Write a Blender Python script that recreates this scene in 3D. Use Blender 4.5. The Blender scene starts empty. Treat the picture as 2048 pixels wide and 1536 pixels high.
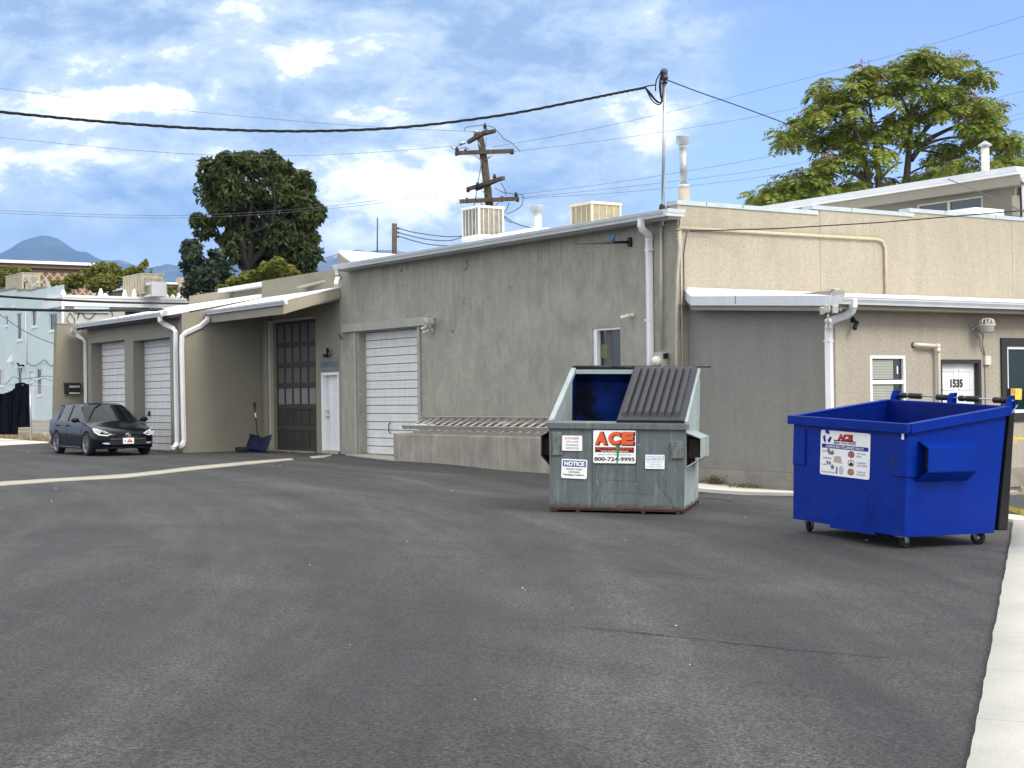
EXPO = 1.2; SKY_STR = .10; SUN_STR = 1.4; SUN_ANG = 24; CLOUD = .90; SKYTINT = (.92, .84, .98); HAZE_DENS = 8e-5
DOME = (.92, .91, .88)  # unseen cloud outside the view, kept bright and neutral to lift the shade
import bpy, bmesh, math, random
from mathutils import Vector, Matrix, noise
random.seed(7)
sc = bpy.context.scene
COL = sc.collection
pi = math.pi

# ------------------------------------------------------------------ camera calibration
FPX, CX, CY = 3100.0, 1024.0, 768.0
AX = math.atan2(2068, 3100)
SA, CA = math.sin(AX), math.cos(AX)
RT = Vector((SA, CA, 0)); FW = Vector((-CA, SA, 0)); UP = Vector((0, 0, 1))
PITCH = math.atan(24/3100); ROLL = 0.0134
EYE = Vector((0, 0, 1.5))
F3 = FW*math.cos(PITCH) + UP*math.sin(PITCH)
U3 = UP*math.cos(PITCH) - FW*math.sin(PITCH)
I3 = RT*math.cos(ROLL) - U3*math.sin(ROLL)
J3 = U3*math.cos(ROLL) + RT*math.sin(ROLL)
def ray(px, py): return F3 + I3*((px-CX)/FPX) - J3*((py-CY)/FPX)
def onX(px, py, X): d = ray(px, py); return EYE + d*((X-EYE.x)/d.x)
def onY(px, py, Y): d = ray(px, py); return EYE + d*((Y-EYE.y)/d.y)
def onZ(px, py, z): d = ray(px, py); return EYE + d*((z-EYE.z)/d.z)
def onD(px, py, D): d = ray(px, py); return EYE + d*(D/d.dot(FW))
def W(xc, zc, z=0.0): p = RT*xc + FW*zc; return Vector((p.x, p.y, z))
def xc_zc(x, y): p = Vector((x, y, 0)); return p.dot(RT), p.dot(FW)

# ------------------------------------------------------------------ object helpers
WL = {}
def wl(o): return WL.get(o.name, Vector((0, 0, 0)))
def tag(o, label=None, cat=None, group=None, kind=None):
    if label: o['label'] = label
    if cat: o['category'] = cat
    if group: o['group'] = group
    if kind: o['kind'] = kind
    return o
def thing(name, label, cat, loc=(0, 0, 0), group=None, matrix=None):
    o = bpy.data.objects.new(name, None); COL.objects.link(o)
    o.empty_display_size = .2
    if matrix is not None: o.matrix_world = matrix; WL[o.name] = Vector((0, 0, 0))
    else: o.location = loc; WL[o.name] = Vector(loc)
    return tag(o, label, cat, group)
class MB:
    def __init__(s): s.v = []; s.f = []; s.sm = []
    def poly(s, pts, smooth=False):
        n = len(s.v); s.v += [Vector(p) for p in pts]; s.f.append(tuple(range(n, n+len(pts)))); s.sm.append(smooth); return s
    def box(s, x0, x1, y0, y1, z0, z1, M=None):
        if x0 > x1: x0, x1 = x1, x0
        if y0 > y1: y0, y1 = y1, y0
        if z0 > z1: z0, z1 = z1, z0
        P = [Vector(p) for p in ((x0,y0,z0),(x1,y0,z0),(x1,y1,z0),(x0,y1,z0),(x0,y0,z1),(x1,y0,z1),(x1,y1,z1),(x0,y1,z1))]
        if M is not None: P = [M @ p for p in P]
        n = len(s.v); s.v += P
        for q in ((3,2,1,0),(4,5,6,7),(0,1,5,4),(1,2,6,5),(2,3,7,6),(3,0,4,7)): s.f.append(tuple(n+i for i in q)); s.sm.append(False)
        return s
    def hexa(s, P):
        n = len(s.v); s.v += [Vector(p) for p in P]
        for q in ((3,2,1,0),(4,5,6,7),(0,1,5,4),(1,2,6,5),(2,3,7,6),(3,0,4,7)): s.f.append(tuple(n+i for i in q)); s.sm.append(False)
        return s
    def prism(s, pts, off):
        off = Vector(off); P = [Vector(p) for p in pts]; k = len(P); n = len(s.v)
        s.v += P + [p+off for p in P]
        s.f.append(tuple(range(n+k-1, n-1, -1))); s.f.append(tuple(range(n+k, n+2*k))); s.sm += [False]*2
        for i in range(k):
            j = (i+1) % k; s.f.append((n+i, n+j, n+k+j, n+k+i)); s.sm.append(False)
        return s
    def tube(s, pts, r, n=8, sect=None, caps=True, smooth=True, up=None):
        P = [Vector(p) for p in pts]; k = len(P); rr = r if isinstance(r, (list, tuple)) else [r]*k
        if sect is None: sect = [(math.cos(2*pi*i/n), math.sin(2*pi*i/n)) for i in range(n)]
        else: smooth = False
        n = len(sect); b = len(s.v); pa = None
        for i in range(k):
            t = (P[min(i+1, k-1)] - P[max(i-1, 0)])
            if t.length < 1e-9: t = Vector((0, 0, 1))
            t.normalize()
            if pa is None:
                ref = Vector(up) if up else (Vector((0, 0, 1)) if abs(t.z) < .9 else Vector((0, 1, 0)))
                a = t.cross(ref).normalized()
            else: a = (pa - t*pa.dot(t)).normalized()
            pa = a; c = a.cross(t).normalized()
            m = 1.0
            if 0 < i < k-1:
                d1 = (P[i]-P[i-1]).normalized(); d2 = (P[i+1]-P[i]).normalized(); m = 1/max(.5, math.cos(d1.angle(d2)/2))
            for (u, w) in sect: s.v.append(P[i] + (a*u + c*w)*rr[i]*(1+(m-1)*.6))
        for i in range(k-1):
            for j in range(n):
                q = (j+1) % n; s.f.append((b+i*n+j, b+i*n+q, b+(i+1)*n+q, b+(i+1)*n+j)); s.sm.append(smooth)
        if caps:
            s.f.append(tuple(b+j for j in range(n-1, -1, -1))); s.f.append(tuple(b+(k-1)*n+j for j in range(n))); s.sm += [False]*2
        return s
    def lathe(s, prof, o, ax=(0, 0, 1), n=20, smooth=True, caps=True):
        ax = Vector(ax).normalized(); ref = Vector((0, 0, 1)) if abs(ax.z) < .9 else Vector((1, 0, 0))
        a = ax.cross(ref).normalized(); c = ax.cross(a); o = Vector(o); b = len(s.v); k = len(prof)
        for (r, h) in prof:
            for i in range(n):
                t = 2*pi*i/n; s.v.append(o + ax*h + (a*math.cos(t) + c*math.sin(t))*r)
        for i in range(k-1):
            for j in range(n):
                q = (j+1) % n; s.f.append((b+i*n+j, b+i*n+q, b+(i+1)*n+q, b+(i+1)*n+j)); s.sm.append(smooth)
        if caps and prof[0][0] > 1e-4: s.f.append(tuple(b+j for j in range(n-1, -1, -1))); s.sm.append(False)
        if caps and prof[-1][0] > 1e-4: s.f.append(tuple(b+(k-1)*n+j for j in range(n))); s.sm.append(False)
        return s
    def ball(s, c, r, n=12, M=None):
        if not isinstance(r, (list, tuple)): r = (r, r, r)
        c = Vector(c); b = len(s.v); m = n//2
        for i in range(m+1):
            th = pi*i/m
            for j in range(n):
                ph = 2*pi*j/n; p = Vector((r[0]*math.sin(th)*math.cos(ph), r[1]*math.sin(th)*math.sin(ph), r[2]*math.cos(th)))
                s.v.append(c + (M @ p if M is not None else p))
        for i in range(m):
            for j in range(n):
                q = (j+1) % n; s.f.append((b+i*n+j, b+(i+1)*n+j, b+(i+1)*n+q, b+i*n+q)); s.sm.append(True)
        return s
    def build(s, name, mat, parent=None, bevel=0, fix=True):
        off = Vector((0, 0, 0))
        if parent is not None: off = wl(parent)
        me = bpy.data.meshes.new(name); me.from_pydata([tuple(v-off) for v in s.v], [], s.f)
        me.polygons.foreach_set('use_smooth', s.sm)
        if fix:
            bm = bmesh.new(); bm.from_mesh(me); bmesh.ops.remove_doubles(bm, verts=bm.verts, dist=1e-5)
            bmesh.ops.recalc_face_normals(bm, faces=bm.faces); bm.to_mesh(me); bm.free()
        me.update()
        o = bpy.data.objects.new(name, me); COL.objects.link(o)
        if mat: me.materials.append(mat)
        if parent is not None: o.parent = parent
        WL[o.name] = off.copy()
        if bevel:
            m = o.modifiers.new('bevel', 'BEVEL'); m.width = bevel; m.segments = 2; m.limit_method = 'ANGLE'; m.angle_limit = .6
        return o
def solo(mb, name, mat, label, cat, group=None, bevel=0): return tag(mb.build(name, mat, None, bevel), label, cat, group)
def struct(mb, name, mat): o = mb.build(name, mat); o['kind'] = 'structure'; return o

# ------------------------------------------------------------------ materials
def nd(nt, t, **kw):
    n = nt.nodes.new(t)
    for k, v in kw.items(): setattr(n, k, v)
    return n
def lk(nt, a, b): nt.links.new(a, b)
def ramp(nt, fac, stops, interp='LINEAR'):
    r = nd(nt, 'ShaderNodeValToRGB'); r.color_ramp.interpolation = interp
    e = r.color_ramp.elements
    while len(e) < len(stops): e.new(.5)
    for i, (p, c) in enumerate(stops):
        e[i].position = p; e[i].color = (c, c, c, 1) if isinstance(c, (int, float)) else (*c[:3], 1)
    lk(nt, fac, r.inputs[0]); return r.outputs[0]
def nz(nt, vec, scale, detail=4, rough=.55, dist=0, sc3=None, loc=(0, 0, 0), ntype=None):
    if sc3 or loc != (0, 0, 0):
        m = nd(nt, 'ShaderNodeMapping'); m.inputs['Scale'].default_value = sc3 or (1, 1, 1); m.inputs['Location'].default_value = loc
        lk(nt, vec, m.inputs[0]); vec = m.outputs[0]
    n = nd(nt, 'ShaderNodeTexNoise'); n.inputs['Scale'].default_value = scale; n.inputs['Detail'].default_value = detail
    n.inputs['Roughness'].default_value = rough; n.inputs['Distortion'].default_value = dist; lk(nt, vec, n.inputs['Vector'])
    return n.outputs[0]
def mix(nt, fac, a, b, mode='MIX'):
    m = nd(nt, 'ShaderNodeMix', data_type='RGBA', blend_type=mode)
    for si, val in ((0, fac), (6, a), (7, b)):
        sock = m.inputs[si]
        if hasattr(val, 'is_linked') or hasattr(val, 'links'): lk(nt, val, sock)
        elif isinstance(val, (tuple, list)): sock.default_value = (*val[:3], 1)
        else: sock.default_value = val if si == 0 else (val, val, val, 1)
    return m.outputs[2]
def math_(nt, op, a, b=0, c=None):
    m = nd(nt, 'ShaderNodeMath', operation=op)
    for i, v in enumerate((a, b, c)):
        if v is None: continue
        if hasattr(v, 'links'): lk(nt, v, m.inputs[i])
        else: m.inputs[i].default_value = v
    return m.outputs[0]
def newmat(name):
    m = bpy.data.materials.new(name); m.use_nodes = True; nt = m.node_tree
    b = nt.nodes['Principled BSDF']; tc = nd(nt, 'ShaderNodeTexCoord')
    return m, nt, b, tc.outputs['Object']
def scl(c, k): return tuple(max(0, min(1, x*k)) for x in c)
def addbump(nt, b, h, strength=.3, dist=.01):
    n = nd(nt, 'ShaderNodeBump'); n.inputs['Strength'].default_value = strength; n.inputs['Distance'].default_value = dist
    lk(nt, h, n.inputs['Height']); lk(nt, n.outputs[0], b.inputs['Normal'])
def mat(name, col, rough=.7, metal=0, var=.12, scale=2.5, fine=0, fscale=90, bump=0, bscale=90, bdist=.004, streak=0, sscale=1.2,
        dirt=None, dcol=(.05, .045, .04), coat=0, spec=.22):
    m, nt, b, vec = newmat(name)
    c = ramp(nt, nz(nt, vec, scale, 5, .6), [(.3, scl(col, 1-var)), (.7, scl(col, 1+var))])
    if streak:
        s = ramp(nt, nz(nt, vec, sscale, 4, .6, .3, (5, 5, .5)), [(.35, 1-streak), (.65, 1+streak*.6)]); c = mix(nt, 1.0, c, s, 'MULTIPLY')
    if fine:
        s = ramp(nt, nz(nt, vec, fscale, 3, .7), [(.3, 1-fine), (.7, 1+fine)]); c = mix(nt, 1.0, c, s, 'MULTIPLY')
    if dirt:
        d = ramp(nt, nz(nt, vec, dirt[0], 6, .7, .4, dirt[2] if len(dirt) > 2 else None), [(dirt[1], 0), (min(1, dirt[1]+.15), 1)])
        c = mix(nt, d, c, dcol)
    lk(nt, c, b.inputs['Base Color'])
    b.inputs['Roughness'].default_value = rough; b.inputs['Metallic'].default_value = metal
    b.inputs['Specular IOR Level'].default_value = spec
    if coat: b.inputs['Coat Weight'].default_value = coat; b.inputs['Coat Roughness'].default_value = .04
    if bump: addbump(nt, b, nz(nt, vec, bscale, 3, .6), bump, bdist)
    return m

def make_asphalt():
    m, nt, b, vec = newmat('asphalt')
    # direction of the sweeping tyre paths runs across the lot
    big = nz(nt, vec, .16, 4, .55, 1.1, (1, 1, 1))
    dx = nd(nt, 'ShaderNodeVectorMath', operation='DOT_PRODUCT'); lk(nt, vec, dx.inputs[0]); dx.inputs[1].default_value = (.757, .65, 0)
    dy = nd(nt, 'ShaderNodeVectorMath', operation='DOT_PRODUCT'); lk(nt, vec, dy.inputs[0]); dy.inputs[1].default_value = (-.65, .757, 0)
    cc = nd(nt, 'ShaderNodeCombineXYZ'); yy = math_(nt, 'MULTIPLY', dy.outputs['Value'], .13)
    bend = math_(nt, 'MULTIPLY', math_(nt, 'MULTIPLY', yy, yy), .9)
    lk(nt, math_(nt, 'ADD', dx.outputs['Value'], bend), cc.inputs[0]); lk(nt, yy, cc.inputs[1])
    sweep = nz(nt, cc.outputs[0], .75, 5, .6, .25, None, (3.3, 1, 0))
    fine_streak = nz(nt, cc.outputs[0], 4.5, 4, .6, .2, None, (1.3, 7, 0))
    sweep2 = nz(nt, vec, .28, 6, .62, 1.6, (.8, 1.6, 1), (9, 4, 0))
    mid = nz(nt, vec, 5, 5, .65)
    c = ramp(nt, big, [(.35, (.0305, .0305, .031)), (.65, (.0395, .039, .039))])
    c = mix(nt, 1.0, c, ramp(nt, sweep, [(.38, .72), (.50, 1.0), (.61, 1.36)]), 'MULTIPLY')
    c = mix(nt, 1.0, c, ramp(nt, sweep2, [(.40, .88), (.62, 1.15)]), 'MULTIPLY')
    c = mix(nt, 1.0, c, ramp(nt, fine_streak, [(.35, .9), (.65, 1.12)]), 'MULTIPLY')
    c = mix(nt, 1.0, c, ramp(nt, mid, [(.3, .90), (.7, 1.1)]), 'MULTIPLY')
    c = mix(nt, 1.0, c, ramp(nt, nz(nt, vec, 45, 3, .7), [(.38, .45), (.62, 1.7)]), 'MULTIPLY')
    c = mix(nt, 1.0, c, ramp(nt, nz(nt, vec, 110, 2, .7), [(.38, .5), (.62, 1.65)]), 'MULTIPLY')
    # dark irregular patches
    p = ramp(nt, nz(nt, vec, .8, 6, .62, .5, None, (5, 2, 0)), [(.60, 0), (.68, .5)])
    c = mix(nt, p, c, (.022, .022, .024))
    # pale grit
    v = nd(nt, 'ShaderNodeTexVoronoi'); v.inputs['Scale'].default_value = 26; lk(nt, vec, v.inputs['Vector'])
    g = ramp(nt, v.outputs['Distance'], [(0, 1), (.045, 0)], 'LINEAR')
    g2 = ramp(nt, nz(nt, vec, 1.3, 3, .6), [(.5, 0), (.62, .8)])
    c = mix(nt, math_(nt, 'MULTIPLY', g, g2), c, (.14, .14, .13))
    lk(nt, c, b.inputs['Base Color'])
    lk(nt, ramp(nt, sweep, [(.3, .74), (.7, .9)]), b.inputs['Roughness'])
    b.inputs['Specular IOR Level'].default_value = .35
    h = math_(nt, 'ADD', math_(nt, 'MULTIPLY', nz(nt, vec, 70, 3, .7), .7), math_(nt, 'MULTIPLY', nz(nt, vec, 6, 3, .6), 1.2))
    addbump(nt, b, h, .6, .012)
    return m
def make_wall(name, col, kind):
    m, nt, b, vec = newmat(name)
    if kind == 'smooth':     # mottled trowelled render with vertical streaks
        c = ramp(nt, nz(nt, vec, .8, 6, .62, .6), [(.3, scl(col, .87)), (.7, scl(col, 1.12))])
        c = mix(nt, 1.0, c, ramp(nt, nz(nt, vec, 1.3, 5, .6, .8, (2.2, 2.2, .9)), [(.35, .90), (.65, 1.1)]), 'MULTIPLY')
        c = mix(nt, 1.0, c, ramp(nt, nz(nt, vec, 4, 6, .7, 1.2), [(.38, .95), (.6, 1.06)]), 'MULTIPLY')
        c = mix(nt, 1.0, c, ramp(nt, nz(nt, vec, 40, 3, .7), [(.3, .94), (.7, 1.06)]), 'MULTIPLY')
        cr = nd(nt, 'ShaderNodeTexVoronoi'); cr.feature = 'DISTANCE_TO_EDGE'; cr.inputs['Scale'].default_value = .22
        dd = nd(nt, 'ShaderNodeVectorMath', operation='ADD'); lk(nt, vec, dd.inputs[0])
        nn = nd(nt, 'ShaderNodeTexNoise'); nn.inputs['Scale'].default_value = 1.8; nn.inputs['Detail'].default_value = 6; lk(nt, vec, nn.inputs['Vector'])
        lk(nt, nn.outputs['Color'], dd.inputs[1]); lk(nt, dd.outputs[0], cr.inputs['Vector'])
        k = math_(nt, 'MULTIPLY', ramp(nt, cr.outputs['Distance'], [(0, 1), (.0025, 0)]), ramp(nt, nz(nt, vec, .6, 2), [(.56, 0), (.62, .3)]))
        c = mix(nt, k, c, scl(col, .35))
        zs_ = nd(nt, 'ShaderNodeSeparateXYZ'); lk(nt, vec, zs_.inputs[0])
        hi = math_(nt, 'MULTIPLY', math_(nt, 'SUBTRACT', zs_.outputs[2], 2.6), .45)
        drip_shade = math_(nt, 'MULTIPLY', ramp(nt, nz(nt, vec, 3.0, 5, .65, .2, (3, 3, .16)), [(.50, 0), (.66, 1)]), ramp(nt, hi, [(0, 0), (1, .55)]))  # drip runs that also paint the eave's shade into the upper wall
        c = mix(nt, drip_shade, c, scl(col, .62))
        lo = math_(nt, 'ADD', math_(nt, 'MULTIPLY', zs_.outputs[2], -2.2), math_(nt, 'MULTIPLY', nz(nt, vec, 2.5, 5, .7), 1.3))
        c = mix(nt, ramp(nt, lo, [(.3, 0), (.8, .45)]), c, (.17, .16, .135))
        addbump(nt, b, nz(nt, vec, 9, 6, .65, .5), .25, .02)
    elif kind == 'sand':     # sprayed stucco, strong grain
        c = ramp(nt, nz(nt, vec, .5, 5, .6, .5), [(.3, scl(col, .93)), (.7, scl(col, 1.07))])
        c = mix(nt, 1.0, c, ramp(nt, nz(nt, vec, 1.2, 4, .6, .3, (3, 3, .5)), [(.35, .95), (.65, 1.04)]), 'MULTIPLY')
        c = mix(nt, 1.0, c, ramp(nt, nz(nt, vec, 22, 5, .75), [(.33, .84), (.67, 1.18)]), 'MULTIPLY')
        addbump(nt, b, nz(nt, vec, 26, 5, .7), .5, .012)
    else:                    # plain painted render
        c = ramp(nt, nz(nt, vec, .6, 5, .6, .4), [(.3, scl(col, .92)), (.7, scl(col, 1.08))])
        c = mix(nt, 1.0, c, ramp(nt, nz(nt, vec, 60, 3, .7), [(.3, .95), (.7, 1.05)]), 'MULTIPLY')
        addbump(nt, b, nz(nt, vec, 40, 4, .7), .3, .006)
    lk(nt, c, b.inputs['Base Color']); b.inputs['Roughness'].default_value = .9; b.inputs['Specular IOR Level'].default_value = .25
    return m
def leafmat(name, c1, c2, c3=None):
    m, nt, b, vec = newmat(name)
    gi = nd(nt, 'ShaderNodeNewGeometry')
    r = ramp(nt, gi.outputs['Random Per Island'], [(0, c1), (.6, c2), (1, c3 or c2)])
    c = mix(nt, ramp(nt, nz(nt, vec, .7, 4, .6), [(.4, 0), (.62, .6)]), r, c3 or c2)
    lk(nt, c, b.inputs['Base Color']); b.inputs['Roughness'].default_value = .6; b.inputs['Specular IOR Level'].default_value = .3
    tr = nd(nt, 'ShaderNodeBsdfTranslucent'); lk(nt, c, tr.inputs[0]); ms = nd(nt, 'ShaderNodeMixShader'); ms.inputs[0].default_value = .3
    lk(nt, b.outputs[0], ms.inputs[1]); lk(nt, tr.outputs[0], ms.inputs[2]); lk(nt, ms.outputs[0], nt.nodes['Material Output'].inputs[0])
    return m
M = {}
M['asphalt'] = make_asphalt()
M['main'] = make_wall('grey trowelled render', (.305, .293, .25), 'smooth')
M['beige'] = make_wall('beige sprayed stucco', (.35, .315, .245), 'sand')
M['grey_sand'] = make_wall('grey sprayed stucco', (.225, .222, .20), 'sand')
M['wing_beige'] = make_wall('pale beige stucco', (.36, .325, .27), 'sand')
M['taupe'] = make_wall('taupe painted render', (.25, .232, .178), 'plain')
M['taupe_grey'] = make_wall('greyed taupe render', (.255, .238, .198), 'plain')  # greyer copy of taupe; on the garage front the grey paints its shade
M['trim_grey'] = mat('grey painted trim', (.34, .34, .31), .7, var=.08, fine=.05)
M['conc'] = mat('concrete', (.35, .33, .28), .9, var=.15, scale=1.3, fine=.12, fscale=70, bump=.3, bscale=60, dirt=(2.5, .66), dcol=(.25, .23, .2))
M['conc_pale'] = mat('pale new concrete', (.58, .56, .50), .9, var=.1, scale=.9, fine=.1, fscale=80, bump=.3, bscale=70, dirt=(1.7, .66), dcol=(.40, .38, .34))
M['conc_dock'] = mat('stained dock concrete', (.30, .28, .235), .9, var=.2, scale=1.8, fine=.08, bump=.4, bscale=30, bdist=.01, streak=.16, dirt=(3, .7, (1, 1, .5)), dcol=(.13, .115, .09))
M['found'] = mat('foundation concrete', (.27, .25, .21), .95, var=.2, scale=2.5, fine=.15, bump=.5, bscale=25, bdist=.015, dirt=(5, .64), dcol=(.06, .055, .045))
M['white_metal'] = mat('white painted metal', (.74, .75, .76), .45, var=.04, scale=2, streak=.05)
M['gutter_m'] = mat('white gutter metal', (.60, .63, .66), .4, var=.05, streak=.04)
M['white_roof'] = mat('white membrane roof', (.82, .82, .82), .7, var=.04, dirt=(3, .72), dcol=(.55, .53, .48))
M['white_door'] = mat('white painted door', (.72, .73, .74), .5, var=.05, streak=.06)
M['rollup'] = mat('white rolled steel', (.64, .645, .64), .5, var=.05, streak=.06, sscale=1.5, dirt=(4, .74), dcol=(.4, .39, .36))
M['galv'] = mat('galvanised steel', (.42, .46, .48), .4, .7, var=.15, scale=6, streak=.1)
M['cap_metal'] = mat('zinc parapet flashing', (.46, .52, .54), .5, .3, var=.1, scale=3)
M['dark_wood'] = mat('dark grey painted timber', (.052, .048, .042), .6, var=.12, fine=.06)
M['dark_pane'] = mat('dull painted door pane', (.105, .10, .092), .35, var=.15, scale=1)
M['reflect_pane'] = mat('door pane with reflection', (.21, .205, .195), .3, var=.08, scale=1)  # pale tone paints a reflection into one row of door panes
M['black_trim'] = mat('charcoal trim', (.035, .037, .037), .6, var=.1)
M['frame_white'] = mat('white window frame', (.78, .79, .80), .45, var=.03)
M['glass_dark'] = mat('dark window glass', (.012, .018, .02), .06, var=.3, scale=1.2, spec=.6)
M['glass_teal'] = mat('teal tinted glass', (.002, .022, .028), .05, var=.2, scale=1, spec=.3)
M['blind'] = mat('window blind', (.42, .43, .38), .6, var=.06)
M['black'] = mat('black plastic', (.018, .018, .02), .5, var=.2)
M['rubber'] = mat('rubber', (.022, .022, .023), .8, var=.2)
M['offwhite'] = mat('off white plastic', (.62, .60, .52), .5, var=.06)
M['cream_pipe'] = mat('weathered cream pipe', (.52, .44, .31), .6, var=.12, scale=7, dirt=(9, .64), dcol=(.25, .11, .05))
M['beige_pipe'] = mat('beige conduit', (.42, .38, .31), .6, var=.1, scale=5)
M['grey_pipe'] = mat('grey conduit', (.27, .26, .23), .55, var=.1)
M['cooler_white'] = mat('white cooler housing', (.72, .71, .68), .5, var=.05, dirt=(6, .7), dcol=(.5, .46, .38))
M['cooler_cream'] = mat('cream cooler housing', (.62, .55, .40), .5, var=.05)
M['louvre'] = mat('louvre pad', (.32, .30, .25), .9, var=.25, scale=7, dirt=(9, .6), dcol=(.12, .10, .08))
M['louvre_cream'] = mat('cream louvre pad', (.46, .41, .30), .9, var=.15, scale=7)
M['alu'] = mat('weathered aluminium', (.46, .44, .40), .5, .5, var=.15, scale=6)
M['wire'] = mat('black cable', (.012, .012, .013), .6, var=.1)
M['wire_grey'] = mat('weathered wire', (.10, .11, .12), .6, var=.1)
M['pole_wood'] = mat('weathered pole timber', (.10, .078, .058), .85, var=.3, scale=5, streak=.3, sscale=3)
M['porcelain'] = mat('insulator', (.03, .028, .035), .3, var=.1)
M['ivory'] = mat('pale blue render', (.54, .645, .66), .85, var=.05, scale=.7, streak=.04)
M['offwhite_wall'] = mat('off white render', (.50, .50, .46), .85, var=.06, scale=.7)
M['tan_metal'] = mat('tan cooler housing', (.46, .40, .30), .6, var=.15, scale=3, streak=.1)
M['joint'] = mat('dark door joint', (.12,.12,.125), .8)
M['dark_lower'] = mat('dark lower panel', (.045,.043,.038), .6)
M['frieze'] = mat('brown frieze', (.17,.12,.085), .9)
# ------------------------------------------------------------------ ground
GC = [(-12,45,0),(-5,42,0),(0,37,0),(-2,30,0),(.48,20.6,-.045),(2.2,20.2,-.08),(2.6,22,-.075),(.9,22.4,-.05),(3.5,29.8,-.22),(5,27.7,-.28),(9.4,29.3,-.36),
      (3.07,17.05,-.02),(3.9,15.5,-.092),(4.97,16.07,-.117),(4.1,17.7,-.05),(0,5,0),(-5,15,0),(5,8,-.1),(6,12,-.14),(-20,30,0),(0,0,0),(1,32,-.1),(-8,25,0),(14,20,-.3),(14,35,-.4),(-15,60,0),(-25,60,0)]
def g(x, y):
    a, b = xc_zc(x, y); s = t = 0.0
    for (u, w, h) in GC:
        k = 1/((a-u)**2+(b-w)**2+.35)**1.5; s += k*h; t += k
    v = s/t; d = math.hypot(a, b-25)
    return v if d < 40 else v*max(0, 1-(d-40)/40)
def frange(a, b, st):
    n = int(round((b-a)/st)); return [a+st*i for i in range(n+1)]
xs = [-16000,-7000,-2500,-900,-300,-120,-60,-40]+frange(-30, 20, .5)+[30,45,80,200,600,2500,7000,16000]
zs = [-400,-100,-40,-20,-10]+frange(-4, 50, .5)+[55,60,70,85,110,160,300,700,2000,6000,11000,16000]
mb = MB(); idx = {}
for j, zc in enumerate(zs):
    for i, xc in enumerate(xs):
        p = W(xc, zc); p.z = g(p.x, p.y); mb.v.append(p)
nx = len(xs)
for j in range(len(zs)-1):
    for i in range(nx-1): mb.f.append((j*nx+i, j*nx+i+1, (j+1)*nx+i+1, (j+1)*nx+i)); mb.sm.append(True)
struct(mb, 'parking_lot', M['asphalt'])
def strip(name, A, B, h, m, n=24, depth=.25, ragged=0):
    """draped slab between two polylines A and B (world xy points), h above the lot"""
    def samp(P, t):
        L = [0]
        for i in range(1, len(P)): L.append(L[-1]+(P[i]-P[i-1]).length)
        d = t*L[-1]
        for i in range(1, len(P)):
            if d <= L[i]+1e-9:
                k = (d-L[i-1])/max(1e-9, L[i]-L[i-1]); return P[i-1].lerp(P[i], k)
        return P[-1]
    mb = MB(); A = [Vector((p[0], p[1])) for p in A]; B = [Vector((p[0], p[1])) for p in B]; m_ = 3
    rows = []
    for i in range(n+1):
        a = samp(A, i/n); b = samp(B, i/n); r = []
        if ragged: a = a+(a-b).normalized()*(ragged*(noise.noise(Vector((i*.37,1.3,0)))+.6*noise.noise(Vector((i*1.3,7,0)))))
        for j in range(m_+1):
            p = a.lerp(b, j/m_); r.append(Vector((p.x, p.y, g(p.x, p.y)+h)))
        rows.append(r)
    for i in range(n):
        for j in range(m_): mb.poly([rows[i][j], rows[i][j+1], rows[i+1][j+1], rows[i+1][j]], True)
        for j in (0, m_):
            p, q = rows[i][j], rows[i+1][j]; mb.poly([p, q, q-Vector((0, 0, depth)), p-Vector((0, 0, depth))])
    for i in (0, n):
        for j in range(m_):
            p, q = rows[i][j], rows[i][j+1]; mb.poly([p, q, q-Vector((0, 0, depth)), p-Vector((0, 0, depth))])
    return struct(mb, name, m)
def gp(px, py, z=0):
    p = onZ(px, py, z)
    for _ in range(4): p = onZ(px, py, g(p.x, p.y))
    return p
# concrete strip across the lot
strip('concrete_strip', [gp(x, y) for x, y in ((-260,998),(0,964),(120,957),(250,949),(400,932),(500,923),(582,917))],
      [gp(x, y) for x, y in ((-260,1006),(0,972),(120,963),(250,956),(400,939),(500,929),(588,920))], .012, M['conc'], 160, ragged=.07)
strip('doorway_apron', [gp(619,914), gp(650,910.5), gp(664,909.5)], [gp(624,917), gp(650,915), gp(664,911.5)], .012, M['conc'], 6)
a0 = onY(711, 913, 19.3)
strip('garage_threshold', [(-36.2, 19.62), (-32.4, 19.62)], [(-36.35, 18.95), (-32.4, 18.2)], .03, M['conc'], 8)
strip('dark_door_threshold', [(-41.6,19.5),(-39.0,19.5)], [(-41.6,19.12),(-39.0,19.1)], .03, M['conc'], 6)
# pale drive at far left
strip('pale_driveway', [gp(-200,872), gp(0,877), gp(97,884)], [gp(-200,897), gp(0,891.5), gp(97,886)], .012, M['conc_pale'], 16)
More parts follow.
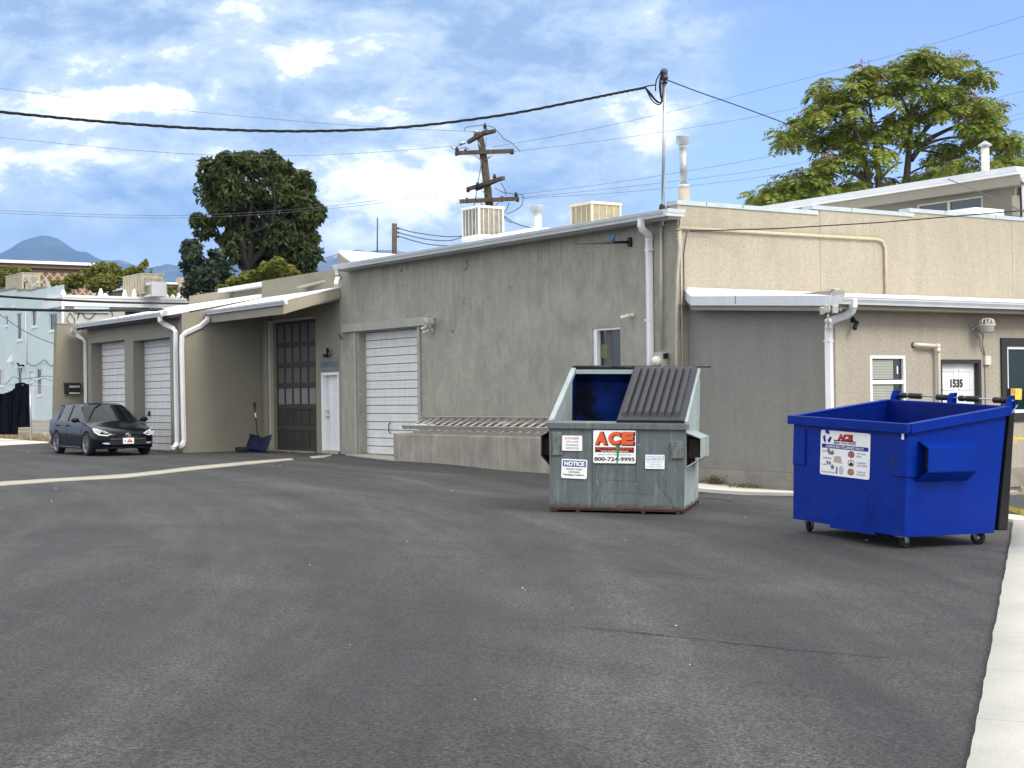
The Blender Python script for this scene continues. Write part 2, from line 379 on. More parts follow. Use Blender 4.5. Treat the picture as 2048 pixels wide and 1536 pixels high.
# sidewalk along the wing, right sidewalk and its joints
strip('wing_sidewalk', [(-23.3, 18.9), (-21.6, 19.0), (-19.0, 19.1), (-17.6, 19.1)], [(-23.3,17.9),(-21.4,17.95),(-18.6,18.0),(-16.6,18.05)], .06, M['conc_pale'], 20)
e0 = gp(2027,1046); e1 = gp(1936,1536); e2 = e1 + (e1-e0)*.6
o0 = W(xc_zc(e0.x,e0.y)[0]+2.2, xc_zc(e0.x,e0.y)[1]); o1 = W(xc_zc(e1.x,e1.y)[0]+2.2, xc_zc(e1.x,e1.y)[1]); o2 = W(xc_zc(e2.x,e2.y)[0]+2.2, xc_zc(e2.x,e2.y)[1])
def scored(name, base):
    m, nt, b, vec = newmat(name)
    c = ramp(nt, nz(nt, vec, 1.2, 5, .6), [(.3, scl(base, .88)), (.7, scl(base, 1.1))])
    c = mix(nt, 1.0, c, ramp(nt, nz(nt, vec, 90, 3, .7), [(.3, .84), (.7, 1.12)]), 'MULTIPLY')
    # joints across the walk every 1.5 m along its length
    d = (e1-e0).normalized()
    dt = nd(nt, 'ShaderNodeVectorMath', operation='DOT_PRODUCT'); lk(nt, vec, dt.inputs[0]); dt.inputs[1].default_value = (d.x, d.y, 0)
    fr = math_(nt, 'FRACT', math_(nt, 'MULTIPLY', dt.outputs['Value'], 1/1.5))
    j = ramp(nt, fr, [(0, 1), (.008, 0)]); c = mix(nt, math_(nt, 'MULTIPLY', j, .7), c, (.12, .11, .1))
    c = mix(nt, ramp(nt, nz(nt, vec, 2.2, 6, .7, .5), [(.63, 0), (.8, .5)]), c, (.33, .31, .27))
    lk(nt, c, b.inputs['Base Color']); b.inputs['Roughness'].default_value = .92
    addbump(nt, b, nz(nt, vec, 90, 3, .7), .3, .004); return m
M['scored'] = scored('scored sidewalk concrete', (.56, .54, .48))
strip('right_sidewalk', [e0, e1, e2], [o0, o1, o2], .035, M['scored'], 150, ragged=.010)
q0 = gp(1990,1030); q1 = gp(2060,1037); r0 = gp(1990,1039); r1 = gp(2060,1050)
strip('curb_return', [q0, q1], [r0, r1], .03, M['conc_pale'], 6)
# bare soil bed by the office wing
M['soil'] = mat('dry soil', (.20, .165, .125), 1, var=.35, scale=3, fine=.35, fscale=40, bump=.8, bscale=22, bdist=.05, dirt=(3, .55), dcol=(.34, .31, .26))
strip('soil_bed', [(-19.12,20.0),(-19.12,30)], [(-17.3,19.25),(-13.2,27.5)], .02, M['soil'], 20)
M['litter'] = mat('dry leaf litter', (.22, .17, .11), 1, var=.4, scale=4, fine=.4, fscale=30, bump=.8, bscale=16, bdist=.06, dirt=(4, .55), dcol=(.40, .33, .22))
strip('leaf_strewn_verge', [gp(-200,858), gp(0,863), gp(110,868)], [gp(-200,871), gp(0,876), gp(100,883.5)], .02, M['litter'], 24)
# dry leaves, pebbles and weeds as stuff
lm = leafmat('dry leaves', (.30,.20,.10), (.20,.13,.07), (.38,.30,.18))
mb = MB()
def leafq(mb, p, s, l=1.0):
    a = Vector((random.gauss(0,1), random.gauss(0,1), random.gauss(0,.6))).normalized(); b = a.cross(Vector((random.gauss(0,1), random.gauss(0,1), random.gauss(0,1)))).normalized()
    n = len(mb.v); mb.v += [p-a*s*l, p-b*s*.5, p+a*s*l, p+b*s*.5]; mb.f.append((n, n+1, n+2, n+3)); mb.sm.append(False)
for i in range(1500):
    px = random.uniform(-30, 108); t = random.random(); p = gp(px, 865+.065*px+ t*12); p.z += .02+random.random()*.05; leafq(mb, p, random.uniform(.03,.07))
for i in range(260):
    x = random.uniform(-50, -37.5); y = 16.6 if x < -42 else 19.1
    p = Vector((x, y-abs(random.gauss(0, .25)), g(x, y)+.02)); leafq(mb, p, random.uniform(.02,.04))
o = mb.build('fallen_leaves', lm, fix=False); tag(o, kind='stuff'); o['label'] = 'brown dry leaves scattered along the verge under the fence'; o['category'] = 'leaves'
wm = leafmat('weeds', (.055,.06,.02), (.10,.09,.035), (.16,.13,.06))
mb = MB()
def blades(c, n, r, h):
    for i in range(n):
        p = c+Vector((random.gauss(0, r), random.gauss(0, r), 0)); q = p+Vector((random.gauss(0, h*.5), random.gauss(0, h*.5), random.uniform(.4, 1)*h)); w = Vector((random.gauss(0,1), random.gauss(0,1), 0)).normalized()*.006
        k = len(mb.v); mid = (p+q)/2+Vector((0,0,h*.1)); mb.v += [p-w, p+w, mid+w, mid-w, q]; mb.f += [(k,k+1,k+2,k+3), (k+3,k+2,k+4)]; mb.sm += [False]*2
        if i % 2: leafq(mb, q, .025)
for px, py, n, r, h in ((1428,957,90,.09,.17),(1438,959,40,.08,.09),(1484,964,70,.13,.07),(1500,966,50,.12,.06),(1408,955,25,.1,.06)):
    p = onY(px, py, 19.0); p.z = g(p.x, p.y)+.06; blades(p, n, r, h)
for i in range(26):
    y = random.uniform(26, 30); p = Vector((-19.0+random.random()*.9, y, 0)); p.z = g(p.x, p.y)+.02; blades(p, 26, .14, .22)
o = mb.build('weeds', wm, fix=False); tag(o, kind='stuff'); o['label'] = 'scruffy weeds growing along the base of the office wing wall'; o['category'] = 'weeds'
mb = MB(); 
for i in range(500):
    y = random.uniform(20, 30); t = random.random(); x = -19.0+t*(1.6+ (y-20)*.5); s = random.choice((.015,.02,.03,.05)); mb.ball((x, y, g(x, y)+.02), (s, s*.8, s*.6), 6)
o = mb.build('pebbles', mat('pebble stone', (.42,.38,.32), .9, var=.3, scale=8), fix=False); tag(o, kind='stuff'); o['label'] = 'small pale stones strewn over the dry soil bed'; o['category'] = 'pebbles'
# grit and small litter on the asphalt
mb = MB()
for px, py, s in ((1352,1252,.012),(1045,1177,.012),(1050,1181,.008),(1250,1080,.008),(905,982,.015),(815,1083,.01),(112,977,.02),(103,1003,.02),(56,906,.02),(560,932,.02),(795,926,.02),(1225,950,.012),(1490,1035,.01),(700,1290,.006),(950,1400,.006),(1380,1330,.007),(620,1130,.01),(1733,1081,.02)):
    p = gp(px, py); mb.ball((p.x, p.y, p.z+s*.3), (s, s*.7, s*.4), 6)
o = mb.build('litter_specks', mat('pale litter', (.55,.53,.46), .8), fix=False); tag(o, kind='stuff'); o['label'] = 'tiny pale stones and scraps lying about on the asphalt'; o['category'] = 'grit'

# thin pavement seams, laid just above the asphalt
M['seam'] = mat('tarry seam', (.016,.016,.017), .7, var=.3, scale=6)
def seam(pts, w):
    P = [gp(x, y) for x, y in pts]; Q = bez_([Vector((p.x, p.y, 0)) for p in P], 14); mb = MB(); prev = None
    for i in range(len(Q)-1):
        d = (Q[i+1]-Q[i]).normalized(); nrm = Vector((-d.y, d.x, 0)); k = w*(.45+.9*abs(noise.noise(Vector((i*.5,w*90,0)))+.3))+.001; o = nrm*(noise.noise(Vector((i*.31,3,w*70)))*.03)
        L, R_ = Q[i]+nrm*k+o, Q[i]-nrm*k+o
        L.z = g(L.x, L.y)+.005; R_.z = g(R_.x, R_.y)+.005
        if prev: mb.poly([prev[0], prev[1], R_, L])
        prev = (L, R_)
    struct(mb, 'pavement_seam', M['seam'])
def bez_(P, n):
    Q = [P[0]]+P+[P[-1]]; out = []
    for i in range(1, len(Q)-2):
        a, b, c, d = Q[i-1], Q[i], Q[i+1], Q[i+2]
        for k in range(n):
            t = k/n; out.append(.5*((2*b)+(c-a)*t+(2*a-5*b+4*c-d)*t*t+(3*b-a-3*c+d)*t**3))
    out.append(P[-1]); return out
seam([(1140,1254),(1330,1272),(1560,1297),(1790,1317)], .006)
seam([(1395,996),(1430,998),(1465,1003)], .02)
seam([(1350,1151),(1420,1160),(1500,1170)], .004)

# ------------------------------------------------------------------ walls with openings
def wall(mb, o, d, L, z0, z1, holes=(), depth=.3, inward=(0, 1, 0), step=None):
    """vertical wall from o (xy) along unit dir d for L; holes (u0,u1,z0,z1) get reveals going inward"""
    o = Vector((o[0], o[1], 0)); d = Vector(d).normalized(); inward = Vector(inward)
    us = sorted({0, L, *[h[0] for h in holes], *[h[1] for h in holes]}); zz = sorted({z0, z1, *[h[2] for h in holes], *[h[3] for h in holes]})
    P = lambda u, z: o + d*u + Vector((0, 0, z))
    for i in range(len(us)-1):
        for j in range(len(zz)-1):
            uc = (us[i]+us[i+1])/2; zc = (zz[j]+zz[j+1])/2
            if any(h[0] < uc < h[1] and h[2] < zc < h[3] for h in holes): continue
            mb.poly([P(us[i], zz[j]), P(us[i+1], zz[j]), P(us[i+1], zz[j+1]), P(us[i], zz[j+1])])
    for (a, b, c, e) in holes:
        k = inward*depth
        for p, q in ((P(a,c),P(b,c)),(P(b,c),P(b,e)),(P(b,e),P(a,e)),(P(a,e),P(a,c))): mb.poly([p, q, q+k, p+k])
def rollup(name, X0, X1, Y, z0, z1, parent, seed=0, sec=.215, ribs=2, handle=None):
    """white sectional door: section joints plus shallow ribs modelled in the profile"""
    mb = MB(); z = z0; prof = []
    n = int(round((z1-z0)/sec)); sec = (z1-z0)/n
    for i in range(n):
        a = z0+i*sec; prof += [(0.014, a), (0.0, a+.012)]
        for k in range(1, ribs):
            c = a+sec*k/ribs; prof += [(0, c-.012), (.006, c), (0, c+.012)]
        prof += [(0, a+sec-.012), (.014, a+sec-.004)]
    for i in range(len(prof)-1):
        (u, a), (w, b) = prof[i], prof[i+1]
        mb.poly([(X0, Y+u, a), (X1, Y+u, a), (X1, Y+w, b), (X0, Y+w, b)])
    mb.box(X0, X1, Y+.03, Y+.06, z0, z1)
    o = mb.build(name, M['rollup'], parent, fix=False)
    if handle:
        hx, hz = handle; h = MB().tube([(hx,Y-.01,hz+.14),(hx,Y-.06,hz+.10),(hx,Y-.06,hz-.10),(hx,Y-.01,hz-.14)], .012, 6); h.build('handle', M['black'], o)
    # weather seal
    MB().box(X0, X1, Y-.004, Y+.02, z0-.03, z0-.001).build('bottom_seal', M['rubber'], o)
    jb = MB()
    for i in range(1, n): jb.box(X0, X1, Y-.003, Y+.01, z0+i*sec-.008, z0+i*sec+.006)
    jb.build('section_joints', M['joint'], o)
    return o
KSECT = [(-1,-1),(.55,-1),(.62,-.6),(1,.1),(1,.75),(1.08,.8),(1.08,1),(-1,1)]
def gutter(name, p, q, w, h, out, parent, m=None):
    """K-style gutter between p and q (top inner edge), section projecting along 'out'"""
    p = Vector(p); q = Vector(q); out = Vector(out); mb = MB(); S = []
    for (u, v) in [(0,0),(0,-1),(.62,-1),(.70,-.72),(.95,-.35),(.95,-.14),(1.03,-.12),(1.03,0),(.93,0),(.93,-.07),(.06,-.07),(.06,0)]: S.append(out*(u*w)+Vector((0,0,v*h)))
    mb.prism([p+s for s in S], q-p)
    return mb.build(name, m or M['gutter_m'], parent)
def spout(name, pts, parent, w=.05, h=.038, m=None, up=(0,0,1)):
    o = MB().tube(pts, 1, sect=[(-w,-h*.8),(-w*.8,-h),(w*.8,-h),(w,-h*.8),(w,h*.8),(w*.8,h),(-w*.8,h),(-w,h*.8)], up=up).build(name, m or M['white_metal'], parent)
    return o
def bez(P, n=10):
    """smooth polyline through control points (Catmull-Rom)"""
    P = [Vector(p) for p in P]; Q = [P[0]]+P+[P[-1]]; out = []
    for i in range(1, len(Q)-2):
        a, b, c, d = Q[i-1], Q[i], Q[i+1], Q[i+2]
        for k in range(n):
            t = k/n; out.append(.5*((2*b)+(c-a)*t+(2*a-5*b+4*c-d)*t*t+(3*b-a-3*c+d)*t**3))
    out.append(P[-1]); return out
# ------------------------------------------------------------------ main grey building
XC, XL, YM = -23.08, -37.2, 19.3
B = thing('warehouse_building', 'large grey rendered warehouse with white eaves, roll-up door and beige stepped side wall', 'building', (-30, 19.3, 0))
wz1 = onY(1213, 655, YM).z; wx0 = onY(1185, 700, YM).x; wx1 = onY(1241, 700, YM).x
HOLE = [(-36.2-XL, -33.07-XL, -.05, 3.22), (wx0-XL, wx1-XL, 1.55, wz1)]
mb = MB(); wall(mb, (XL, YM), (1,0,0), XC-XL, -.6, 5.0, HOLE, .30)
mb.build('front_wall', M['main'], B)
# narrow parapet end above the eave, then the stepped beige side wall
y1 = onX(1633, 425, XC).y; y2 = onX(1825, 420, XC).y; YE = 31.5
mb = MB()
mb.box(XC-.25, XC, YM-.004, y1, -.6, 5.16); mb.box(XC-.25, XC, y1, y2, -.6, 5.27); mb.box(XC-.25, XC, y2, YE, -.6, 5.37)
mb.build('side_wall', M['beige'], B)
mb = MB().prism([(XC-.44,YM-.012,4.95),(XC-.012,YM-.012,4.95),(XC-.012,YM-.012,5.158),(XC-.25,YM-.012,5.158)], (0,.012,0)); mb.box(XC-.25,XC-.0,YM-.010,YM-.005,-.6,4.95)
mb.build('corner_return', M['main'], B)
mb = MB()
for a, b, z in ((YM-.03, y1+.02, 5.155), (y1-.12, y2+.02, 5.265), (y2-.12, YE, 5.365)): mb.box(XC-.28, XC+.03, a, b, z, z+.085)
mb.prism([(XC-.46,YM-.03,4.96),(XC-.28,YM-.03,5.24),(XC-.25,YM-.03,5.24),(XC-.42,YM-.03,4.96)], (0,.28,0))
mb.build('parapet_flashing', M['cap_metal'], B)
mb = MB()
for yy in (20.0, 20.95, 24.0, 26.9, 28.6): MB().box(XC+.03, XC+.034, yy, yy+.012, 5.17 if yy < y1 else 5.28 if yy < y2 else 5.38, 5.235 if yy < y1 else 5.345 if yy < y2 else 5.445).build('flashing_joint', M['black_trim'], B)
# vertical control joints in the stucco
mb = MB()
for px in (1640, 2024): yy = onX(px, 520, XC).y; MB().box(XC, XC+.003, yy, yy+.018, 3.4, 5.26 if px < 1700 else 5.36).build('control_joint', M['found'], B)
# back and left walls, roof sheet
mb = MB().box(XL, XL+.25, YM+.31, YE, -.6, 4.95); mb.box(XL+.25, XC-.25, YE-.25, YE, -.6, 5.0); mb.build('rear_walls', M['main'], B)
gy = 18.97; gl = onY(664, 531, gy-.13); gr = onY(1327, 421, gy-.13); GZ = 5.03
rx = XC-.27; mb = MB().hexa([(gl.x, gy, GZ-.05), (rx, gy, GZ-.05), (rx, YE, 5.05), (gl.x, YE, 5.05), (gl.x, gy, GZ-.015), (rx, gy, GZ-.015), (rx, YE, 5.10), (gl.x, YE, 5.10)]); mb.box(rx, gr.x, gy, YM-.02, GZ-.05, GZ-.015)
mb.build('roof', M['white_roof'], B)
mb = MB().box(gl.x+.05, gr.x-.02, gy+.004, YM-.004, GZ-.17, GZ-.06); mb.build('soffit', M['trim_grey'], B)
gutter('gutter', (gl.x, gy, GZ), (gr.x, gy, GZ), .13, .13, (0,-1,0), B)
# lit end return of the gutter
gutter('gutter', (gr.x-.01, gy-.13, GZ), (gr.x-.01, YM-.01, GZ), .13, .13, (1,0,0), B)
# main downspout
pt = lambda px, py, y: onY(px, py, y)
spout('downspout', [pt(1282,438,18.9), pt(1282,452,18.9), pt(1285,459,18.95), pt(1293,466,19.1), pt(1298,472,19.2), pt(1298,486,19.23), pt(1302,820,19.23)], B, .062, .045)
mb = MB()
for py in (500, 640, 745):
    c = pt(1298.5, py, 19.23); MB().box(c.x-.075, c.x+.075, 19.17, 19.29, c.z-.02, c.z+.02).build('downspout_strap', M['white_metal'], B)
# left short downspout wrapping down to the lower roof
spout('downspout', [pt(674,541,18.9), pt(675,549,18.92), pt(678,556,19.0), pt(673,563,18.6), pt(672,570,18.5)], B, .05, .04)
# electric conduits down the corner
mb = MB().tube([pt(1322,436,19.24), pt(1322.5,700,19.24)], .028, 8); mb.build('conduit', M['beige_pipe'], B)
c = pt(1323, 705, 19.2); mt = MB().box(c.x-.15, c.x+.10, 19.12, 19.29, c.z-1.0, c.z).build('meter_cabinet', M['trim_grey'], B, .01)
c2 = pt(1311, 722, 19.05); MB().lathe([(.10,0),(.10,.06),(.085,.10),(.06,.14),(0,.15)], (c2.x, 19.12, c2.z), (0,-1,0), 20).build('meter_dial', M['offwhite'], mt)
MB().box(c.x+.10, c.x+.125, 19.16, 19.26, c.z-.12, c.z-.02).build('hinge', M['black'], mt)
# corner pipes: cream pipe from corner elbow running over the beige wall, then down
p0 = pt(1357,470,19.2)
mb = MB().tube([(p0.x, 19.22, onY(1357,462,19.2).z), (p0.x-.005,19.22,4.3), pt(1354,560,19.22), pt(1353,700,19.22), pt(1353,830,19.22)], .03, 8)
mb.build('corner_pipe', M['beige_pipe'], B)
mb = MB()
for py in (459, 466, 472, 478): c = pt(1356.5, py, 19.22); MB().lathe([(.042,-.012),(.046,0),(.042,.012)], (c.x, 19.22, c.z), (0,0,1), 12).build('pipe_clamp', M['beige_pipe'], B)
xq = XC+.05
ym = onX(1755, 478, xq).y; yb = onX(1771, 500, xq).y
P = [(xq, YM-.03, onX(1366,456,xq).z), (xq, 22, onX(1580,468.5,xq).z), (xq, ym, onX(1752,478,xq).z), (xq, (ym+yb)/2+.04, onX(1764,482.5,xq).z), (xq, yb, onX(1771,496,xq).z), (xq, yb, 3.55)]
MB().tube(P, .032, 8).build('gas_pipe', M['cream_pipe'], B)
MB().tube([(XC+.045, onX(1372,462,XC).y, onX(1372,462,XC).z), (XC+.02, onX(1370,480,XC).y, onX(1370,480,XC).z), (XC+.02, onX(1366,510,XC).y, onX(1366,510,XC).z), (XC+.02, onX(1367,570,XC).y, onX(1367,570,XC).z),
           (XC+.02, YM+.02, onY(1361,640,YM).z), (XC-.1, YM-.03, onY(1357,740,YM).z)], .010, 6).build('cable_drop', M['wire_grey'], B)
MB().tube([(XC+.03, YM+.04, 5.0), (XC+.03, YM+.04, 1.0)], .02, 6).build('conduit', M['beige_pipe'], B)
# header beam and frame boards round the roll-up door
hz = onY(690, 658, YM).z; hx0 = onY(689, 658, YM).x; hx1 = onY(866, 640, YM).x
MB().box(hx0, hx1-.1, YM-.10, YM-.004, hz-.10, hz+.11).build('door_header', M['trim_grey'], B, .006)
jx = onY(711, 800, YM).x
for x_ in (jx, -33.06): MB().box(x_, x_+.12, YM-.05, YM-.004, -.05, hz-.103).build('door_casing', M['trim_grey'], B, .004)
rollup('roll_up_door', -36.2, -33.07, YM+.22, .03, 3.215, B, handle=(-34.9, .72))
# window by the downspout: curtain seen dimly, with a reflection painted on the glass
wn = MB()
for a, b, c, d in ((wx0, wx0+.12, 1.55, wz1), (wx1-.03, wx1, 1.55, wz1), (wx0+.12, wx1-.03, 1.55, 1.6), (wx0+.12, wx1-.03, wz1-.05, wz1)): wn.box(a, b, YM+.03, YM+.15, c, d)
wn = wn.build('window', M['frame_white'], B)
MB().box(wx0+.05, wx1-.03, YM+.12, YM+.125, 1.6, wz1-.05).build('pane', M['glass_dark'], wn)
MB().box(wx0+.35, wx0+.52, YM+.115, YM+.118, 1.6, wz1-.05).build('curtain', mat('grey curtain', (.10,.095,.10), .8), wn)
MB().box(wx0+.06, wx0+.36, YM+.112, YM+.117, wz1-.62, wz1-.34).build('painted_reflection', mat('olive reflection tint', (.15,.15,.08), .6), wn)  # olive patch painted in as a reflection on the pane
M['crack'] = mat('dark crack', (.07,.068,.06), 1)
# cracks and scars in the render (real grooves filled dark)
mb = MB()
def crack(pts, w=.012):
    mb = MB()
    P = [onY(x, y, YM-.003) for x, y in pts]
    for i in range(len(P)-1):
        d = (P[i+1]-P[i]).normalized(); nrm = Vector((-d.z, 0, d.x))*w
        mb.poly([P[i]-nrm*.7, P[i+1]-nrm*.7, P[i+1]+nrm*.7, P[i]+nrm*.7])
    mb.build('render_crack', M['crack'], B, fix=False)
crack([(938,513),(937,520),(933,524),(937,530),(928,542)], .016); crack([(932,597),(926,604),(931,610)], .01); crack([(1018,572),(1023,577)], .014)
for x, y in ((803,541),(1330,445),(905,663)): c = onY(x, y, YM-.003); MB().poly([c+Vector((math.cos(t*pi/4)*.035, 0, math.sin(t*pi/4)*.035)) for t in range(8)]).build('render_hole', M['crack'], B, fix=False)
MB().tube([pt(676,668,19.28), pt(680,671,19.1), pt(681,673,19.05), pt(683,678,19.28)], .012, 6).build('hook', M['black'], B)

# raised white roof portion at the left and its grey cheek
A_, B_, C_, D_ = onY(678,500,23.2), onY(800,509,23.2), onY(722,530,20.2), onY(850,530,20.2)
mb = MB().hexa([C_-Vector((0,0,.12)), D_-Vector((0,0,.12)), B_-Vector((0,0,.12)), A_-Vector((0,0,.12)), C_, D_, B_, A_]); mb.build('raised_roof', M['white_roof'], B)
mb = MB().hexa([Vector((A_.x+.1,20.5,4.9)), Vector((B_.x,20.5,4.9)), Vector((B_.x,23.1,4.9)), Vector((A_.x+.1,23.1,4.9)), Vector((C_.x+.15,20.5,C_.z-.1)), Vector((D_.x,20.5,D_.z-.12)), Vector((B_.x,23.1,B_.z-.12)), Vector((A_.x+.1,23.1,A_.z-.13))])
mb.build('raised_roof_wall', M['taupe'], B)
c = onY(1050, 462, 22.0)
mb = MB().hexa([(c.x-1.1,21.3,4.98),(c.x+1.1,21.3,4.98),(c.x+1.1,23.3,5.05),(c.x-1.1,23.3,5.05),(c.x-.8,21.6,c.z-.03),(c.x+.9,21.6,c.z-.03),(c.x+.9,23.0,c.z+.04),(c.x-.8,23.0,c.z+.04)]); mb.build('roof_hatch', M['white_roof'], B)

# ------------------------------------------------------------------ rooftop coolers
def cooler(name, label, X1, Y0, wx, wy, z0, z1, hm, lm_, ns, nr, zbase, group='swamp coolers on the roofs'):
    T = thing(name, label, 'cooler', (X1-wx/2, Y0+wy/2, zbase), group)
    mb = MB(); t = .05; X0 = X1-wx; Y1 = Y0+wy; hh = z1-z0
    mb.box(X0-.02, X1+.02, Y0-.02, Y1+.02, z1-.06, z1); mb.box(X0-.01, X1+.01, Y0-.01, Y1+.01, z0, z0+.1)
    for x in (X0, X1-t):
        for y in (Y0, Y1-t): mb.box(x, x+t, y, y+t, z0+.1, z1-.06)
    # slats between the louvre bays
    for i in range(1, ns): x = X0+wx*i/ns; mb.box(x-.008, x+.008, Y0-.0, Y0+.04, z0+.1, z1-.06); mb.box(x-.008, x+.008, Y1-.04, Y1, z0+.1, z1-.06)
    for i in range(1, nr): y = Y0+wy*i/nr; mb.box(X1-.04, X1, y-.008, y+.008, z0+.1, z1-.06); mb.box(X0, X0+.04, y-.008, y+.008, z0+.1, z1-.06)
    mb.box(X0+.04, X1-.04, Y0+.04, Y1-.04, z1-.2, z1-.05)
    mb.build('housing', hm, T, .008)
    lv = MB(); nl = 22
    for k in range(nl):
        z = z0+.1+(hh-.17)*k/nl
        lv.hexa([(X0+t,Y0+.016,z),(X1-t,Y0+.016,z),(X1-t,Y0+.03,z+.004),(X0+t,Y0+.03,z+.004),(X0+t,Y0+.03,z+hh/nl*.7),(X1-t,Y0+.03,z+hh/nl*.7),(X1-t,Y0+.034,z+hh/nl*.72),(X0+t,Y0+.034,z+hh/nl*.72)])
        lv.hexa([(X1-.016,Y0+t,z),(X1-.016,Y1-t,z),(X1-.03,Y1-t,z+.004),(X1-.03,Y0+t,z+.004),(X1-.03,Y0+t,z+hh/nl*.7),(X1-.03,Y1-t,z+hh/nl*.7),(X1-.034,Y1-t,z+hh/nl*.72),(X1-.034,Y0+t,z+hh/nl*.72)])
    lv.box(X0+t, X1-t, Y0+.036, Y1-t, z0+.1, z1-.07); lv.box(X1-.05, X1-.036, Y0+t, Y1-t, z0+.1, z1-.07)
    lv.build('louvres', lm_, T, fix=False)
    if zbase < z0-.02:
        mb = MB()
        for x in (X0+.05, X1-.05):
            for y in (Y0+.05, Y1-.05): mb.box(x-.025, x+.025, y-.025, y+.025, zbase, z0)
        mb.box(X0, X1, Y0+.02, Y0+.08, z0-.04, z0-.002); mb.box(X0, X1, Y1-.08, Y1-.02, z0-.04, z0-.002)
        mb.build('stand', hm, T)
    return T
k = onY(957, 410, 21.3); kb = onY(957, 476, 21.3)
cooler('swamp_cooler', 'white louvred swamp cooler on the roof directly below the leaning utility pole', k.x, 21.3, .82, .78, kb.z, k.z, M['cooler_white'], M['louvre'], 5, 5, 5.02)
k = onY(1183, 402, 21.5)
cooler('swamp_cooler', 'cream coloured swamp cooler standing on the warehouse roof left of the cable mast', k.x, 21.5, .84, .87, k.z-.72, k.z, M['cooler_cream'], M['louvre_cream'], 4, 4, 5.02)
# ------------------------------------------------------------------ roof flues and mast
def flue(name, label, px, yb_, ptop, Y, r, cap, mat1, zb=5.0, mode='cap'):
    t = onY(px, ptop, Y); T = thing(name, label, 'vent pipe', (t.x, Y, zb))
    if mode == 'galv':
        zc_ = onY(px, yb_, Y).z
        MB().lathe([(r*1.55,zb),(r*1.55,zc_-.02)], (t.x, Y, 0), n=20).build('sleeve', M['beige_pipe'], T)
        MB().lathe([(r*1.62,zc_-.02),(r*1.62,zc_+.04),(r*1.1,zc_+.05)], (t.x, Y, 0), n=20).build('storm_collar', M['cap_metal'], T)
        MB().lathe([(r,zc_),(r,t.z-.22)], (t.x, Y, 0), n=20).build('flue_pipe', M['galv'], T)
    else: MB().lathe([(r,zb),(r,t.z-.15)], (t.x, Y, 0), n=20).build('flue_pipe', M['offwhite'], T)
    if mode == 'cone': MB().lathe([(r*.9,t.z-.15),(r*.9,t.z-.07),(r*1.75,t.z-.09),(r*1.7,t.z-.07),(.02,t.z+.03)], (t.x, Y, 0), n=20).build('rain_cap', M['galv'], T)
    else:
        mb = MB().lathe([(r*1.05,t.z-.24),(r*1.3,t.z-.2),(r*1.05,t.z-.17),(r*1.7,t.z-.15),(r*1.78,t.z-.15),(r*1.78,t.z-.01),(r*1.9,t.z),(r*1.7,t.z+.012),(0,t.z+.015)], (t.x, Y, 0), n=20); mb.build('rain_cap', M['cap_metal'], T)
    return T
flue('flue', 'tall galvanised flue rising behind the parapet corner beside the cable mast', 1366, 374, 273, 20.4, .078, 1, None, 4.9, 'galv')
flue('flue', 'short flue with bright metal cap between the two roof coolers', 1075, 0, 412, 23.5, .105, 1, None)
T = thing('cable_mast', 'tall thin steel service mast with a weatherhead at the warehouse eave', 'mast', tuple(pt(1325,418,19.1)))
mb0 = pt(1324.5,420,19.1); mt0 = pt(1330,150,19.1)
MB().tube([mb0-Vector((0,0,.3)), mt0], .034, 10).build('mast_pipe', M['galv'], T)
MB().ball(mt0+Vector((-.03,0,.06)), (.09,.07,.08), 12).lathe([(.055,-.1),(.06,0)], mt0).build('weatherhead', M['wire_grey'], T)
mb = MB()
for py in (158, 166): c = pt(1329.5, py, 19.1); MB().lathe([(.05,-.015),(.05,.015)], c, n=10).box(c.x-.1, c.x+.1, 19.06, 19.1, c.z-.01, c.z+.01).build('clamp', M['black'], T)
MB().lathe([(.075,-.02),(.05,.13)], mb0+Vector((0,0,-.02)), n=12).build('roof_boot', M['black'], T)
for P in ([(1324,142),(1313,160),(1311,182)], [(1325,142),(1319,165),(1321,192),(1325,202),(1316,205),(1306,196),(1290,176)], [(1326,143),(1322,165),(1322,190),(1323,205),(1316,209),(1306,203),(1298,190),(1292,178)], [(1326,143),(1326,170),(1325,192),(1322,205),(1312,200),(1301,186),(1289,173)], [(1284,176),(1296,172),(1310,170)]):
    MB().tube(bez([pt(x, y, 19.0) for x, y in P], 6), .013, 6).build('drip_loop', M['wire'], T)

# ------------------------------------------------------------------ lights and cameras on the walls
def face_basis(n):
    n = Vector(n).normalized(); r = Vector((0,0,1)).cross(n).normalized(); return r, n
def bullet_cam(name, label, base, n, aim, m=M['offwhite'], group='security cameras on the walls'):
    T = thing(name, label, 'security camera', tuple(base), group); n = Vector(n); aim = Vector(aim).normalized(); base = Vector(base)
    MB().lathe([(.05,0),(.05,.03),(.03,.045)], base, n, 14).build('mount', m, T)
    e = base+n*.11; MB().tube([base+n*.03, e], .016, 8).ball(e, .028, 10).build('arm', m, T)
    b = MB().lathe([(.0,-.03),(.035,-.03),(.038,.14),(.042,.15),(.042,.17)], e, aim, 14).build('camera_body', m, T)
    MB().lathe([(.034,.168),(.03,.175),(0,.176)], e, aim, 14).build('lens', M['black'], b)
c = onY(1266, 631, YM); bullet_cam('security_camera', 'white bullet camera above the window near the main downspout', c, (0,-1,0), (-.75,-.45,-.25))
c = onY(866, 661, YM); bullet_cam('security_camera', 'white bullet camera just right of the roll-up door header', c, (0,-1,0), (-.8,-.4,-.3))
c = onY(861, 652, YM-.1); bullet_cam('security_camera', 'small white camera tucked directly under the twin floodlight', c, (0,-1,0), (-.1,-.8,-.5))
T = thing('flood_light', 'white twin-head floodlight at the right end of the roll-up door header', 'floodlight', tuple(onY(868, 645, YM)))
